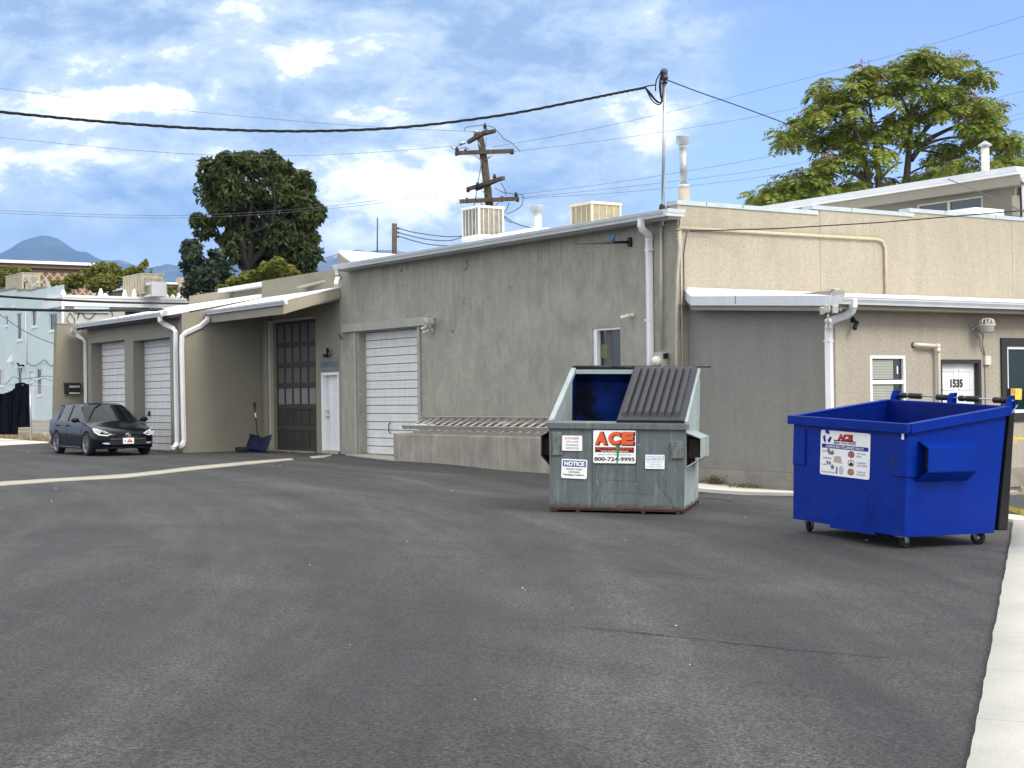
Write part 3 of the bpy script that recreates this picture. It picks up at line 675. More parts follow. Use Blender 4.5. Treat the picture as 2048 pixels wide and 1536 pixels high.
c = onY(868, 644, YM-.01); MB().box(c.x-.06, c.x+.06, YM-.06, YM-.004, c.z-.1, c.z+.1).build('junction_box', M['trim_grey'], T)
def lamp_head(c, aim, T, w=.09, h=.075, m=M['offwhite']):
    aim = Vector(aim).normalized(); r = aim.cross(Vector((0,0,1))).normalized(); u = r.cross(aim); c = Vector(c)
    P = [c-aim*.07-r*w*.5-u*h*.5, c-aim*.07+r*w*.5-u*h*.5, c-aim*.07+r*w*.5+u*h*.5, c-aim*.07-r*w*.5+u*h*.5]
    Q = [c+aim*.03-r*w-u*h, c+aim*.03+r*w-u*h, c+aim*.03+r*w+u*h, c+aim*.03-r*w+u*h]
    o = MB().hexa(P+Q).build('lamp_head', m, T, .006)
    w *= .8; h *= .78; MB().hexa([c+aim*.031-r*w-u*h, c+aim*.031+r*w-u*h, c+aim*.031+r*w+u*h, c+aim*.031-r*w+u*h]+[c+aim*.036-r*w-u*h, c+aim*.036+r*w-u*h, c+aim*.036+r*w+u*h, c+aim*.036-r*w+u*h]).build('lens', mat('lamp lens', (.42,.44,.42), .15), o)
for q, a in ((onY(851, 641, YM-.22), (-.5,-1,-.5)), (onY(862, 641, YM-.22), (.5,-1,-.45))): lamp_head(q, a, T)
q = onY(857, 648, YM-.16); MB().tube([onY(867,646,YM-.05), q, onY(857,642,YM-.22)], .014, 6).build('bracket', M['offwhite'], T)
T = thing('wall_light', 'flat dark floodlight arm with blue photocell high beside the main downspout', 'floodlight', tuple(onY(1262, 484, YM)))
c = onY(1262, 484, YM); MB().box(c.x-.05, c.x+.05, YM-.05, YM-.004, c.z-.09, c.z+.09).build('mount', M['black'], T)
e = c+Vector((-.62,-.95,-.02)); s = c+Vector((-.03,-.05,0)); d = (e-s).normalized(); r = d.cross(Vector((0,0,1))).normalized()
MB().tube([s, s+d*.35], .028, 8).build('arm', M['black'], T)
MB().hexa([s+d*.3-r*.07-UP*.03, s+d*.3+r*.07-UP*.03, e+r*.05-UP*.005, e-r*.05-UP*.005, s+d*.3-r*.07+UP*.035, s+d*.3+r*.07+UP*.035, e+r*.05+UP*.01, e-r*.05+UP*.01]).build('lamp_head', mat('dark grey metal', (.08,.085,.085), .5), T, .01)
q = s+d*.3+UP*.06; MB().lathe([(.035,-.03),(.04,.06),(.03,.09),(0,.095)], q, n=12).build('photocell', mat('blue plastic', (.05,.2,.5), .4), T)
T = thing('flood_light', 'small black floodlight with one lit-looking head above the white side door', 'floodlight', tuple(onY(653, 712, YM)))
c = onY(655, 711, YM); MB().lathe([(.06,0),(.06,.04),(.03,.06)], c, (0,-1,0), 14).build('mount', M['black'], T)
lamp_head(onY(653, 702, YM-.15), (-.3,-1,-.1), T, .075, .1, M['black']); lamp_head(onY(649, 711, YM-.15), (-.9,-.6,-.4), T, .06, .05, M['black'])
MB().tube([c+Vector((0,-.05,0)), onY(655,705,YM-.1), onY(657,703,YM-.14)], .018, 6).build('bracket', M['black'], T)

# ------------------------------------------------------------------ loading dock and ladders
YD = 18.27; dx0 = onY(787, 890, YD).x; dx1 = onY(1175, 890, YD).x
prof = onY(787, 867, YD).z
D = thing('loading_dock', 'low stained concrete loading dock against the grey warehouse wall', 'loading dock', (dx0, YD, 0))
MB().box(dx0+.15, dx1, YD, YM-.006, -.6, prof).build('platform', M['conc_dock'], D, .02)
MB().box(dx0, dx0+.145, YD-.01, YM-.006, -.6, prof+.01).build('end_block', M['conc_dock'], D, .02)
def ladder(label, xa, xb, ya, za, yb_, zb, n, m=M['alu']):
    T = thing('ladder', label, 'ladder', (xa, ya, za), 'aluminium ladders lying on the loading dock')
    nrm = Vector((0, -(zb-za), yb_-ya)).normalized(); rail = [(-.014,-.045),(.014,-.045),(.014,-.035),(0,-.035),(0,.035),(.014,.035),(.014,.045),(-.014,.045)]
    for (y, z, sh, nm) in ((ya, za, 0, 'rail'), (yb_, zb, 0, 'rail')):
        c = Vector((0, y, z)); across = Vector((0, yb_-ya, zb-za)).normalized(); s = 1 if y == ya else -1
        MB().prism([Vector((xa+sh,0,0))+c+across*(u*s)+nrm*v for u, v in rail], (xb-xa, 0, 0)).build(nm, m, T)
    for i in range(n):
        x = xa+.28+(xb-xa-.5)*i/(n-1); MB().tube([(x, ya, za), (x, yb_, zb)], .021, 8).build('rung', m, T)
    return T
l0 = onY(803, 853, 18.30); l1 = onY(1083, 866, 18.30); f0 = onY(827, 836, 18.82)
ladder('aluminium extension ladder on top of the loading dock pile, its back rail tipped up', l0.x, l1.x+1.2, 18.33, l0.z-.01, 18.83, f0.z, 21)
ladder('lower aluminium ladder half hidden beneath the other on the dock', l0.x+.45, l1.x+.8, 18.38, l0.z-.13, 18.90, f0.z-.13, 18)
mb = MB(); c = onY(840, 850, 18.5); mb.box(c.x-.2, c.x+.25, 18.45, 18.75, c.z-.08, c.z+.02); solo(mb, 'paint_tray', M['white_metal'], 'small white tray wedged between the rungs at the left end of the ladders', 'tray', bevel=.01)
mb = MB(); c = onY(1010, 846, 18.7); mb.box(c.x-.12, c.x+.2, 18.6, 18.8, c.z-.05, c.z+.03); solo(mb, 'bracket_plate', M['alu'], 'pale metal ladder bracket lying over the rungs near the green bin', 'bracket', bevel=.01)
# ------------------------------------------------------------------ left garage building with recessed entrance
YB, XB0, XB1, YR = 16.8, -51.0, -42.2, 19.3
G = thing('garage_building', 'low taupe garage block with two white doors and a porch over a tall dark door', 'building', (-46, 17, 0))
def rect_from(px0, py0, px1, Y): a = onY(px0, py0, Y); b = onY(px1, py0, Y); return a.x, b.x
d1 = (onY(183,760,YB).x, onY(249.5,760,YB).x); z1_ = onY(216,683,YB).z; d2 = (onY(267,760,YB).x, onY(340.5,760,YB).x); z2_ = onY(305,678,YB).z
mb = MB(); wall(mb, (XB0, YB), (1,0,0), XB1-XB0, -.5, 3.95, [(d1[0]-XB0, d1[1]-XB0, -.1, z1_), (d2[0]-XB0, d2[1]-XB0, -.1, z2_)], .42); mb.build('front_wall', M['taupe_grey'], G)
for (a, b), z in ((d1, z1_), (d2, z2_)): rollup('garage_door', a, b, YB+.36, .0, z-.005, G, sec=.215, ribs=2)
# bolt and latch by the door
hb = onY(190, 788, YB); 
mb = MB().box(XB1-.2, XB1, YB-.003, YR, -.5, 3.97); mb.prism([(XB1-.2,YB,3.97),(XB1-.2,YR,3.97),(XB1-.2,YR,4.5)], (.2,0,0)); mb.build('side_wall', M['taupe'], G)
# wing wall (buttress) with sloping outer edge
yb_t = onX(114, 650, XB0).y; yb_b = onX(107, 850, XB0).y
mb = MB().prism([(XB0-.3, yb_b, -.5), (XB0-.3, YB+.01, -.5), (XB0-.3, YB+.01, 4.08), (XB0-.3, yb_t, 4.08)], (.3,0,0)); mb.build('wing_wall', M['taupe'], G)
MB().box(XB0-.32, XB0+.02, yb_t-.02, YB+.01, 4.082, 4.11).build('wing_wall_cap', M['found'], G)
# recess back wall with tall door and side door
bx0 = onY(547,760,YR).x; bx1 = onY(632,760,YR).x; bz = onY(590,641,YR).z
wx0_ = onY(645,820,YR).x; wx1_ = onY(679,820,YR).x; wz_ = onY(661,745,YR).z
mb = MB(); wall(mb, (XB1, YR), (1,0,0), XL-XB1+.0, -.5, 5.0, [(bx0-XB1, bx1-XB1, -.1, bz), (wx0_-XB1, wx1_-XB1, -.1, wz_)], .25); mb.build('porch_wall', M['taupe'], G)
# pilaster between side wall and tall door frame
px_a = onY(524,760,19.1).x
MB().box(px_a, bx0-.16, YR-.12, YR-.004, -.3, 4.3).build('pilaster', M['taupe_grey'], G)
cas = mat('cream door casing', (.44,.41,.32), .7, var=.08)
mb = MB().box(bx0-.12, bx0, YR-.10, YR+.0, -.05, bz+.06); mb.box(bx0, bx1+.0, YR-.06, YR-.004, bz-.0, bz+.06); mb.build('door_casing', cas, G)
# tall dark panelled door
DD = MB().box(bx0, bx1, YR+.16, YR+.20, 0.0, bz-.003).build('tall_door', M['dark_wood'], G)
rows = [onY(600,y,YR).z for y in (648, 682, 727, 770, 812, 855, 900)]; rows[0] = bz-.02
ncol = 6; fr = MB(); W_ = bx1-bx0
zr = [bz, onY(600,686,YR).z, onY(600,727,YR).z, onY(600,769,YR).z, onY(600,812,YR).z, onY(600,855,YR).z, .0]
for z in zr: fr.box(bx0, bx1, YR+.10, YR+.158, z-.09 if z > .2 else 0, z+.05 if z < bz-.1 and z > .2 else (z if z > .2 else .13))
for i in range(ncol): 
    x = bx0+.02+W_*i/5.45; fr.box(x-.035, x+.035, YR+.105, YR+.157, .0, bz-.1)
fr.box(bx1-.06, bx1, YR+.105, YR+.157, 0, bz)
fr.build('door_frame', M['dark_wood'], DD, fix=False)
for r in range(6):
    za, zb = zr[r], zr[r+1]; mm = M['reflect_pane'] if r == 3 else (M['dark_pane'] if r < 3 else M['dark_lower'])
    for i in range(5):
        x = bx0+.02+W_*i/5.45
        MB().box(x+.036, x+W_/5.45-.036, YR+.13, YR+.159, zb+.052 if r < 5 else .135, za-.093).build('door_pane' if r < 4 else 'door_panel', mm, DD)
# white side door
fw = MB().box(wx0_, wx0_+.07, YR-.03, YR+.2, 0, wz_); fw.box(wx1_-.05, wx1_, YR-.03, YR+.1, 0, wz_); fw.box(wx0_+.07, wx1_-.05, YR-.028, YR+.19, wz_-.07, wz_); fw.build('side_door_frame', M['frame_white'], G)
SD = MB().box(wx0_+.07, wx1_-.05, YR+.14, YR+.18, .08, wz_-.07)
def panels(mb, x0, x1, y, z0, z1):
    w = x1-x0; h = z1-z0
    for a, b in ((.14,.44),(.56,.86)):
        for c, d in ((.06,.38),(.43,.72),(.78,.93)):
            X0, X1, Z0, Z1 = x0+w*a, x0+w*b, z0+h*c, z0+h*d
            for q in ((X0,X1,Z0,Z0+.014),(X0,X1,Z1-.014,Z1),(X0,X0+.014,Z0,Z1),(X1-.014,X1,Z0,Z1)): mb.box(q[0], q[1], y-.008, y, q[2], q[3])
            mb.box(X0+.05, X1-.05, y-.006, y, Z0+.05, Z1-.05)
panels(SD, wx0_+.07, wx1_-.05, YR+.14, .08, wz_-.07); SD = SD.build('side_door', M['white_door'], G, fix=False)
kx = wx0_+.13
for z in (1.0, 1.16): MB().lathe([(.03,0),(.03,.012),(.012,.02),(.012,.05),(.03,.06),(.03,.08),(0,.09)], (kx, YR+.14, z), (0,-1,0), 12).build('knob', M['galv'], SD)
MB().box(wx0_+.02, wx1_, YR-.06, YR+.2, -.02, .075).build('door_sill', M['conc'], G)
# roof B
def slab(mb, x0, x1, y0, y1, z0, z1, t): mb.hexa([(x0,y0,z0-t),(x1,y0,z0-t),(x1,y1,z1-t),(x0,y1,z1-t),(x0,y0,z0),(x1,y0,z0),(x1,y1,z1),(x0,y1,z1)])
gB0 = onY(143,648,16.3); gB1 = onY(333,629,16.3)
zB = 4.05
mb = MB(); slab(mb, gB0.x, XB1, 16.42, 20.0, zB-.01, zB+.70, .10); mb.build('roof', M['white_roof'], G)
mb = MB(); slab(mb, gB0.x+.05, XB1-.01, 16.45, YB-.01, zB-.12, zB-.06, .08); mb.build('soffit', M['black_trim'], G)
gutter('gutter', (gB0.x, 16.42, zB), (onY(320,630,16.3).x, 16.42, zB), .12, .13, (0,-1,0), G)
MB().box(onY(320,630,16.3).x, XB1-.02, 16.38, 16.418, zB-.12, zB+.03).build('fascia', M['white_metal'], G)
# porch roof C with deep fascia and beige rake
YC = 17.62; zC = 4.06; xC0 = XB1+.02; xC1 = XL-.0; cl = onY(412,632,YC-.12); cr = onY(568,604,YC-.12)
zE = zC + (YR-YC)*.235
mb = MB(); slab(mb, xC0-.25, xC1, YC, YR-.01, zC-.005, zE, .30); mb.build('porch_roof', M['taupe'], G)
mb = MB(); slab(mb, xC0-.5, xC1+.015, YC-.02, 22.0, zC+.04, zE+.235*(22-YR)+.04, .03); mb.build('porch_roof_membrane', M['white_roof'], G)
gutter('gutter', (cl.x, YC-.004, zC+.03), (cr.x, YC-.004, zC+.03), .13, .12, (0,-1,0), G)
mb = MB().prism([(xC1+.002,YC-.01,zC-.33),(xC1+.002,YC-.01,zC+.0),(xC1+.002,YR-.01,zE),(xC1+.002,YR-.01,zE-.24)], (.02,0,0)); mb.build('rake_board', M['beige'], G)
MB().box(xC0-.05, xC1-.0, YC-.016, YC-.002, zC-.33, zC-.10).build('porch_fascia', M['taupe_grey'], G)
# raised back wall and upper fascia
YU = 19.6; ux0 = onY(378,600,YU).x; ux1 = onY(450,580,YU).x; ux2 = onY(672,540,YU).x
MB().box(ux0, ux1+.3, YU, YU+3, 4.3, 4.95).build('upper_wall', M['beige'], G)
MB().box(ux1, XL+.0, YU+.12, YU+3.2, 4.3, 4.88).build('upper_wall', M['taupe'], G)
mb = MB().box(ux1-.1, XL-.02, YU-.2, YU+3.4, 4.88, 5.0); mb.build('upper_roof', M['white_roof'], G)
mb = MB(); a_ = onY(594,577,19.0); b_ = onY(668,559,19.4); mb.hexa([a_, b_, b_+Vector((0,.5,0)), a_+Vector((0,.5,0)), a_+Vector((0,0,.06)), b_+Vector((0,0,.06)), b_+Vector((0,.5,.06)), a_+Vector((0,.5,.06))]); mb.build('roof_curb', M['trim_grey'], G)
# body behind (closes the volume)
MB().box(XB0-.28, XL-.01, 20.02, 24, -.5, 4.25).build('rear_block', M['taupe'], G)
MB().box(XB0-.28, XB0-.02, YB+.012, 20.01, -.5, 4.0).build('end_wall', M['taupe'], G)
# downspouts
s_ = lambda pts, Y: [onY(x, y, yy) for (x, y, yy) in pts]
spout('downspout', s_([(144,655,16.35),(144,662,16.35),(150,669,16.5),(166,678,16.68),(170,684,16.73),(170,700,16.74),(172,884,16.74)], 0), G, .05, .042)
spout('downspout', s_([(320,634,16.35),(320,641,16.35),(328,648,16.5),(347,657,16.68),(351,663,16.73),(351,690,16.74),(354,884,16.74),(351,892,16.65),(346,896,16.5)], 0), G, .06, .045)
spout('downspout', [onY(415,633,17.5), onY(415,640,17.5), onX(401,652,XB1+.06), onX(371,666,XB1+.06), onX(364,673,XB1+.06), onX(363.5,700,XB1+.06), onX(368,880,XB1+.06), onX(366,888,XB1+.1), onX(360,893,XB1+.2)], G, .06, .045)
# gate latch and bolt at the white door edge
o = MB().box(d2[0]+.38, d2[0]+.46, YB+.30, YB+.35, onY(283,826,YB).z-.10, onY(283,826,YB).z+.05).build('latch', M['black'], G)
# letter box on the wing wall
T = thing('mailbox', 'black wall letterbox with two pale bands on the taupe wing wall', 'mailbox', tuple(onX(143, 779, XB0)))
a = onX(128, 768, XB0); b = onX(158, 789, XB0)
MB().box(XB0+.002, XB0+.16, a.y, b.y, b.z+.02, a.z).build('box', M['black'], T, .02)
MB().hexa([(XB0+.002,a.y-.02,a.z-.02),(XB0+.20,a.y-.02,a.z-.05),(XB0+.20,b.y+.02,a.z-.05),(XB0+.002,b.y+.02,a.z-.02),(XB0+.002,a.y-.02,a.z+.04),(XB0+.20,a.y-.02,a.z-.02),(XB0+.20,b.y+.02,a.z-.02),(XB0+.002,b.y+.02,a.z+.04)]).build('lid', M['black'], T)
h = a.z-b.z; MB().box(XB0+.161, XB0+.166, a.y+.12*1, b.y-.02, a.z-.33*h, a.z-.1*h).build('label_band', M['offwhite'], T); MB().box(XB0+.161, XB0+.166, a.y+.12*1, b.y-.02, b.z+.07*h, b.z+.19*h).build('label_band', M['offwhite'], T)

# ------------------------------------------------------------------ text helper
def glyphs(s, bold=.02, sp=1.0):
    cu = bpy.data.curves.new('txt', 'FONT'); cu.body = s; cu.size = 1; cu.offset = bold; cu.space_character = sp; cu.resolution_u = 4
    o = bpy.data.objects.new('txt', cu); COL.objects.link(o); dg = bpy.context.evaluated_depsgraph_get(); dg.update()
    me = o.evaluated_get(dg).to_mesh(); V = [Vector((v.co.x, v.co.y)) for v in me.vertices]; F = [tuple(p.vertices) for p in me.polygons]
    o.evaluated_get(dg).to_mesh_clear(); bpy.data.objects.remove(o); bpy.data.curves.remove(cu)
    x0 = min(v.x for v in V); x1 = max(v.x for v in V); y0 = min(v.y for v in V); y1 = max(v.y for v in V)
    return [((v.x-x0)/(x1-x0)-.5, (v.y-y0)/(y1-y0)-.5) for v in V], F
class Plane:
    """sign plane: origin o at its centre, right r, up u, normal n"""
    def __init__(s, o, r, u): s.o = Vector(o); s.r = Vector(r).normalized(); s.u = Vector(u).normalized(); s.n = s.r.cross(s.u).normalized()
    def p(s, x, y, h=0): return s.o + s.r*x + s.u*y + s.n*h
    def text(s, mb, t, x, y, w, h, lift=.003, bold=.02, sp=1.0, shear=0):
        V, F = glyphs(t, bold, sp); b = len(mb.v); mb.v += [s.p(x+a*w+shear*c*h, y+c*h, lift) for a, c in V]
        for f in F: mb.f.append(tuple(b+i for i in f)); mb.sm.append(False)
    def rect(s, mb, x0, x1, y0, y1, lift=.002): mb.poly([s.p(x0,y0,lift), s.p(x1,y0,lift), s.p(x1,y1,lift), s.p(x0,y1,lift)])
    def disc(s, mb, x, y, rx, ry=None, lift=.002, n=20, r0=0):
        ry = ry or rx
        if r0 == 0: mb.poly([s.p(x+rx*math.cos(2*pi*i/n), y+ry*math.sin(2*pi*i/n), lift) for i in range(n)])
        else:
            for i in range(n):
                a, b = 2*pi*i/n, 2*pi*(i+1)/n; mb.poly([s.p(x+rx*math.cos(a), y+ry*math.sin(a), lift), s.p(x+rx*math.cos(b), y+ry*math.sin(b), lift), s.p(x+rx*r0*math.cos(b), y+ry*r0*math.sin(b), lift), s.p(x+rx*r0*math.cos(a), y+ry*r0*math.sin(a), lift)])
    def poly(s, mb, pts, lift=.002): mb.poly([s.p(x, y, lift) for x, y in pts])
    def plate(s, w, h, t=.004, rad=.02):
        pts = []
        for cx, cy, a0 in ((w/2-rad,h/2-rad,0),(-w/2+rad,h/2-rad,90),(-w/2+rad,-h/2+rad,180),(w/2-rad,-h/2+rad,270)):
            for k in range(5): a = math.radians(a0+22.5*k); pts.append(s.p(cx+rad*math.cos(a), cy+rad*math.sin(a), -t))
        return MB().prism(pts, s.n*t)
    def mesh(s, mb, name, m, parent): return mb.build(name, m, parent, fix=False)
# grey name board above the white side door
sc_ = onY(659.5, 727, YR); a = onY(642, 727, YR).x; b = onY(677, 727, YR).x; za = onY(660, 714, YR).z; zb = onY(660, 741, YR).z
T = thing('name_board', 'small blue-grey name board fixed above the white side door', 'sign', ((a+b)/2, YR, (za+zb)/2))
P_ = Plane(((a+b)/2, YR-.022, (za+zb)/2), (1,0,0), (0,0,1)); P_.plate(b-a, za-zb, .018, .01).build('board', mat('blue grey board', (.17,.20,.205), .6), T)
mb = MB(); P_.text(mb, 'DORAN TAYLOR', 0, -.02, (b-a)*.92, .15, bold=.0); P_.mesh(mb, 'lettering', mat('dark letter', (.05,.055,.06), .6), T)
# ------------------------------------------------------------------ office wing on the right
XW, YW = -19.15, 19.5
O = thing('office_wing', 'low beige stucco office wing with grey side wall, white eaves and a numbered door', 'building', (-19.2, 24, 0))
fz = onY(1480, 940, YW).z
mb = MB().box(XC+.01, XW-.006, YW, YW+.25, fz+.0, 3.25); mb.build('side_wall', M['grey_sand'], O)
mb = MB().box(XC+.01, XW+.02, YW-.03, YW+.25, -.8, fz-.004); mb.build('foundation', M['found'], O)
def hx(px, py): return onX(px, py, XW)
w = (hx(1740,760).y, hx(1811,760).y, hx(1775,711).z); dr = (hx(1880,760).y, hx(1962,760).y, hx(1920,719).z); bw = (hx(2001,760).y, hx(2001,760).y+2.6, hx(2015,676).z, hx(2015,843).z)
w_bot = w[2]-1.15; YE2 = 31.0
mb = MB(); wall(mb, (XW, YW-.002), (0,1,0), YE2-YW, fz-.05, 3.04, [(w[0]-YW, w[1]-YW, w_bot, w[2]), (dr[0]-YW+.03, dr[1]-YW-.03, -.3, dr[2]-.03), (bw[0]-YW+.1, bw[1]-YW-.1, bw[3]+.1, bw[2]-.1)], .16, (-1,0,0))
mb.build('front_wall', M['wing_beige'], O)
MB().box(XW-.2, XW+.015, YW+.3, YE2, -.9, fz-.054).build('foundation', M['found'], O)
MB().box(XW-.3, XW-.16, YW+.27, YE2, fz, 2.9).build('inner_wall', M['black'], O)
# roof
z_w, z_g = 3.56, 3.09; XG = -18.75; YS = 19.18
A = (XC+.01, YW, z_w); Bq = (XC+.01, YE2, z_w); Cq = (XG, YE2, z_g+.0); Dq = (XG, YS, z_g+.03); E = (XC+.5, YS, 3.34); F_ = (XC+.01, YW-.05, 3.50)
mb = MB().poly([A, E, Dq]).poly([A, Dq, Cq, Bq]).poly([A, F_, E]); mb.build('roof', M['white_roof'], O, fix=False)
bt = .165
mb = MB()
for p, q in ((E, Dq), (F_, E)):
    p = Vector(p); q = Vector(q); d = (q-p); n_ = Vector((d.y, -d.x, 0)).normalized()*.012
    mb.hexa([p+Vector((0,0,-bt)), q+Vector((0,0,-bt)), q+Vector((0,0,-bt))+n_, p+Vector((0,0,-bt))+n_, p+Vector((0,0,.01)), q+Vector((0,0,.01)), q+Vector((0,0,.01))+n_, p+Vector((0,0,.01))+n_])
mb.build('rake_fascia', M['gutter_m'], O)
mb = MB(); t = E[0]+1.25; mb.box(t, t+.012, YS-.016, YS-.011, 3.13, 3.29); mb.build('fascia_joint', M['black_trim'], O)
p, q = Vector(E)+Vector((0,.02,-bt-.004)), Vector(Dq)+Vector((0,.02,-bt-.004)); k = Vector((0,.06,0)); dn = Vector((0,0,-.085))
mb = MB().hexa([p+dn, q+dn, q+dn+k, p+dn+k, p, q, q+k, p+k]); p2 = Vector(F_)+Vector((0,.02,-bt-.004)); mb.hexa([p2+dn, p+dn, p+dn+k, p2+dn+k, p2, p, p+k, p2+k]); mb.build('rake_trim', M['grey_sand'], O)
mb = MB().poly([(XC+.01,YS+.08,3.02+.2),(XG+.02,YS+.08,2.94),(XG+.02,YW+.0,2.94),(XC+.01,YW,3.22)]); mb.build('side_soffit', M['grey_sand'], O, fix=False)
MB().box(XW+.003, XG-.01, YS+.05, YE2, 2.90, 2.94).build('front_soffit', M['taupe'], O)
MB().box(XG-.008, XG-.001, YS+.02, YE2, 2.91, 3.07).build('fascia', M['taupe_grey'], O)
gutter('gutter', (XG, YS+.0, z_g+.02), (XG, YE2, z_g+.02), .12, .13, (1,0,0), O)
# downspout wrapping back round the corner
c0 = onX(1706, 600, XG+.06)
sp = [onX(1706,598,XG+.07), onX(1706,612,XG+.07), onX(1703,622,XG+.0), onX(1692,631,XG-.12), onX(1668,639,XW+.02)]
yy = YW-.07
sp += [onY(1660,646,yy), onY(1658,655,yy), onY(1658,700,yy), onY(1661,900,yy)]
spout('downspout', sp, O, .062, .05)
MB().box(XW-.17, XW+.004, YW-.012, YW-.003, fz, 2.95).build('corner_strip', M['wing_beige'], O)
c = onY(1657.5, 682, yy); MB().box(c.x-.072, c.x+.072, yy-.06, YW, c.z-.012, c.z+.012).build('downspout_strap', M['white_metal'], O)
# small sash window with blinds
WN = MB(); t = .055
for a, b, cz, dz in ((w[0],w[0]+t,w_bot,w[2]),(w[1]-t,w[1],w_bot,w[2]),(w[0]+t,w[1]-t,w[2]-t,w[2]),(w[0]+t,w[1]-t,w_bot,w_bot+t)): WN.box(XW-.06, XW+.006, a, b, cz, dz)
zm = hx(1775,764).z; WN.box(XW-.055, XW-.005, w[0]+t, w[1]-t, zm-.035, zm+.035); WN = WN.build('window', M['frame_white'], O)
MB().box(XW-.05, XW-.045, w[0]+t, w[1]-t, w_bot+t, w[2]-t).build('pane', M['glass_dark'], WN)
mb = MB(); z = w_bot+t+.01
while z < w[2]-t-.03:
    if not (zm-.05 < z < zm+.035): mb.box(XW-.045, XW-.038, w[0]+t+.01, w[1]-t-.22, z, z+.021)
    z += .028
mb.build('blind', M['blind'], WN)
c = hx(1798, 740); MB().box(XW-.044, XW-.036, c.y-.015, c.y+.015, c.z-.07, c.z+.07).build('sticker', M['frame_white'], WN)
# numbered door
tr = MB().box(XW-.15, XW+.012, dr[0], dr[0]+.05, -.3, dr[2]); tr.box(XW-.15, XW+.012, dr[1]-.07, dr[1], -.3, dr[2]); tr.box(XW-.15, XW+.012, dr[0]+.05, dr[1]-.07, dr[2]-.07, dr[2]); tr.build('door_casing', M['black_trim'], O)
y0, y1_ = dr[0]+.05, dr[1]-.07; ND = MB().box(XW-.14, XW-.10, y0, y1_, -.25, dr[2]-.07)
dz0, dz1 = -.25, dr[2]-.07
for a, b in ((.12,.44),(.56,.88)):
    for cz, dz in ((.88-.1,.96-.02),(.55,.72),(.10,.40)):
        Y0_, Y1_, Z0, Z1 = y0+(y1_-y0)*a, y0+(y1_-y0)*b, dz0+(dz1-dz0)*cz, dz0+(dz1-dz0)*dz
        for q in ((Y0_,Y1_,Z0,Z0+.016),(Y0_,Y1_,Z1-.016,Z1),(Y0_,Y0_+.016,Z0,Z1),(Y1_-.016,Y1_,Z0,Z1)): ND.box(XW-.10, XW-.09, q[0], q[1], q[2], q[3])
ND = ND.build('numbered_door', M['white_door'], O, fix=False)
c = onX(1912.5, 766.5, XW-.10); nh = hx(1912,759).z-hx(1912,774).z; nw = hx(1925,766).y-hx(1901,766).y
Pn = Plane((XW-.10, c.y, c.z), (0,1,0), (0,0,1)); mb = MB(); Pn.text(mb, '1535', 0, 0, nw*1.02, nh*1.1, .012, .035); Pn.mesh(mb, 'house_number', M['black'], ND)
MB().lathe([(.03,0),(.012,.02),(.012,.05),(.03,.06),(0,.09)], (XW-.10, y1_-.07, .85), (1,0,0), 12).build('knob', M['galv'], ND)
# big dark window at the right edge
BWN = MB(); t = .16
for a, b, cz, dz in ((bw[0],bw[0]+t,bw[3],bw[2]),(bw[1]-t,bw[1],bw[3],bw[2]),(bw[0]+t,bw[1]-t,bw[2]-t,bw[2]),(bw[0]+t,bw[1]-t,bw[3],bw[3]+t)): BWN.box(XW+.004, XW+.04, a, b, cz, dz)
BWN = BWN.build('large_window', M['black_trim'], O)
mb = MB(); s = t
for a, b, cz, dz in ((bw[0]+s,bw[0]+s+.05,bw[3]+s,bw[2]-s),(bw[1]-s-.05,bw[1]-s,bw[3]+s,bw[2]-s),(bw[0]+s+.05,bw[1]-s-.05,bw[2]-s-.05,bw[2]-s),(bw[0]+s+.05,bw[1]-s-.05,bw[3]+s,bw[3]+s+.06)): mb.box(XW-.05, XW+.02, a, b, cz, dz)
mb.build('window_frame', M['frame_white'], BWN)
zt = hx(2020,703).z
MB().box(XW-.03, XW-.02, bw[0]+s+.05, bw[1]-s-.05, bw[3]+s+.06, bw[2]-s-.05).build('pane', M['glass_teal'], BWN)
# conduit and lamp wiring
hb = hx(1971, 720); MB().box(XW+.003, XW+.06, hb.y-.07, hb.y+.09, hx(1970,730).z, hx(1970,712).z).build('junction_box', M['offwhite'], O, .006)
MB().tube([(XW+.02,hb.y-.03,hb.z-.08),(XW+.02,hb.y-.03,.3)], .012, 6).build('conduit', M['grey_pipe'], O)
# vent pipe leaving the wall, turning down beside the door
of = .10; pa = hx(1826, 690); pb = onX(1876, 692, XW+of)
MB().tube([(XW-.02,pa.y,pa.z),(XW+of*.7,pa.y+.02,pa.z),(XW+of,pa.y+.1,pa.z),(XW+of,pb.y-.02,pb.z)], .035, 10).tube([(XW+of,pb.y-.04,pb.z),(XW+of,pb.y,pb.z-.01),(XW+of,pb.y+.01,pb.z-.06),(XW+of,pb.y+.0,.25)], .035, 10).lathe([(.045,-.04),(.045,.04)], (XW+of,pb.y-.02,pb.z), (0,1,0), 12).lathe([(.045,-.04),(.045,.04)], (XW+of,pb.y,pb.z-.08), (0,0,1), 12).build('drain_pipe', mat('cream white pipe', (.66,.62,.52), .5, var=.06, dirt=(6,.72), dcol=(.4,.3,.18)), O)
MB().lathe([(.05,0),(.05,.012)], (XW+.002,pa.y,pa.z), (1,0,0), 12).build('pipe_collar', M['black'], O)
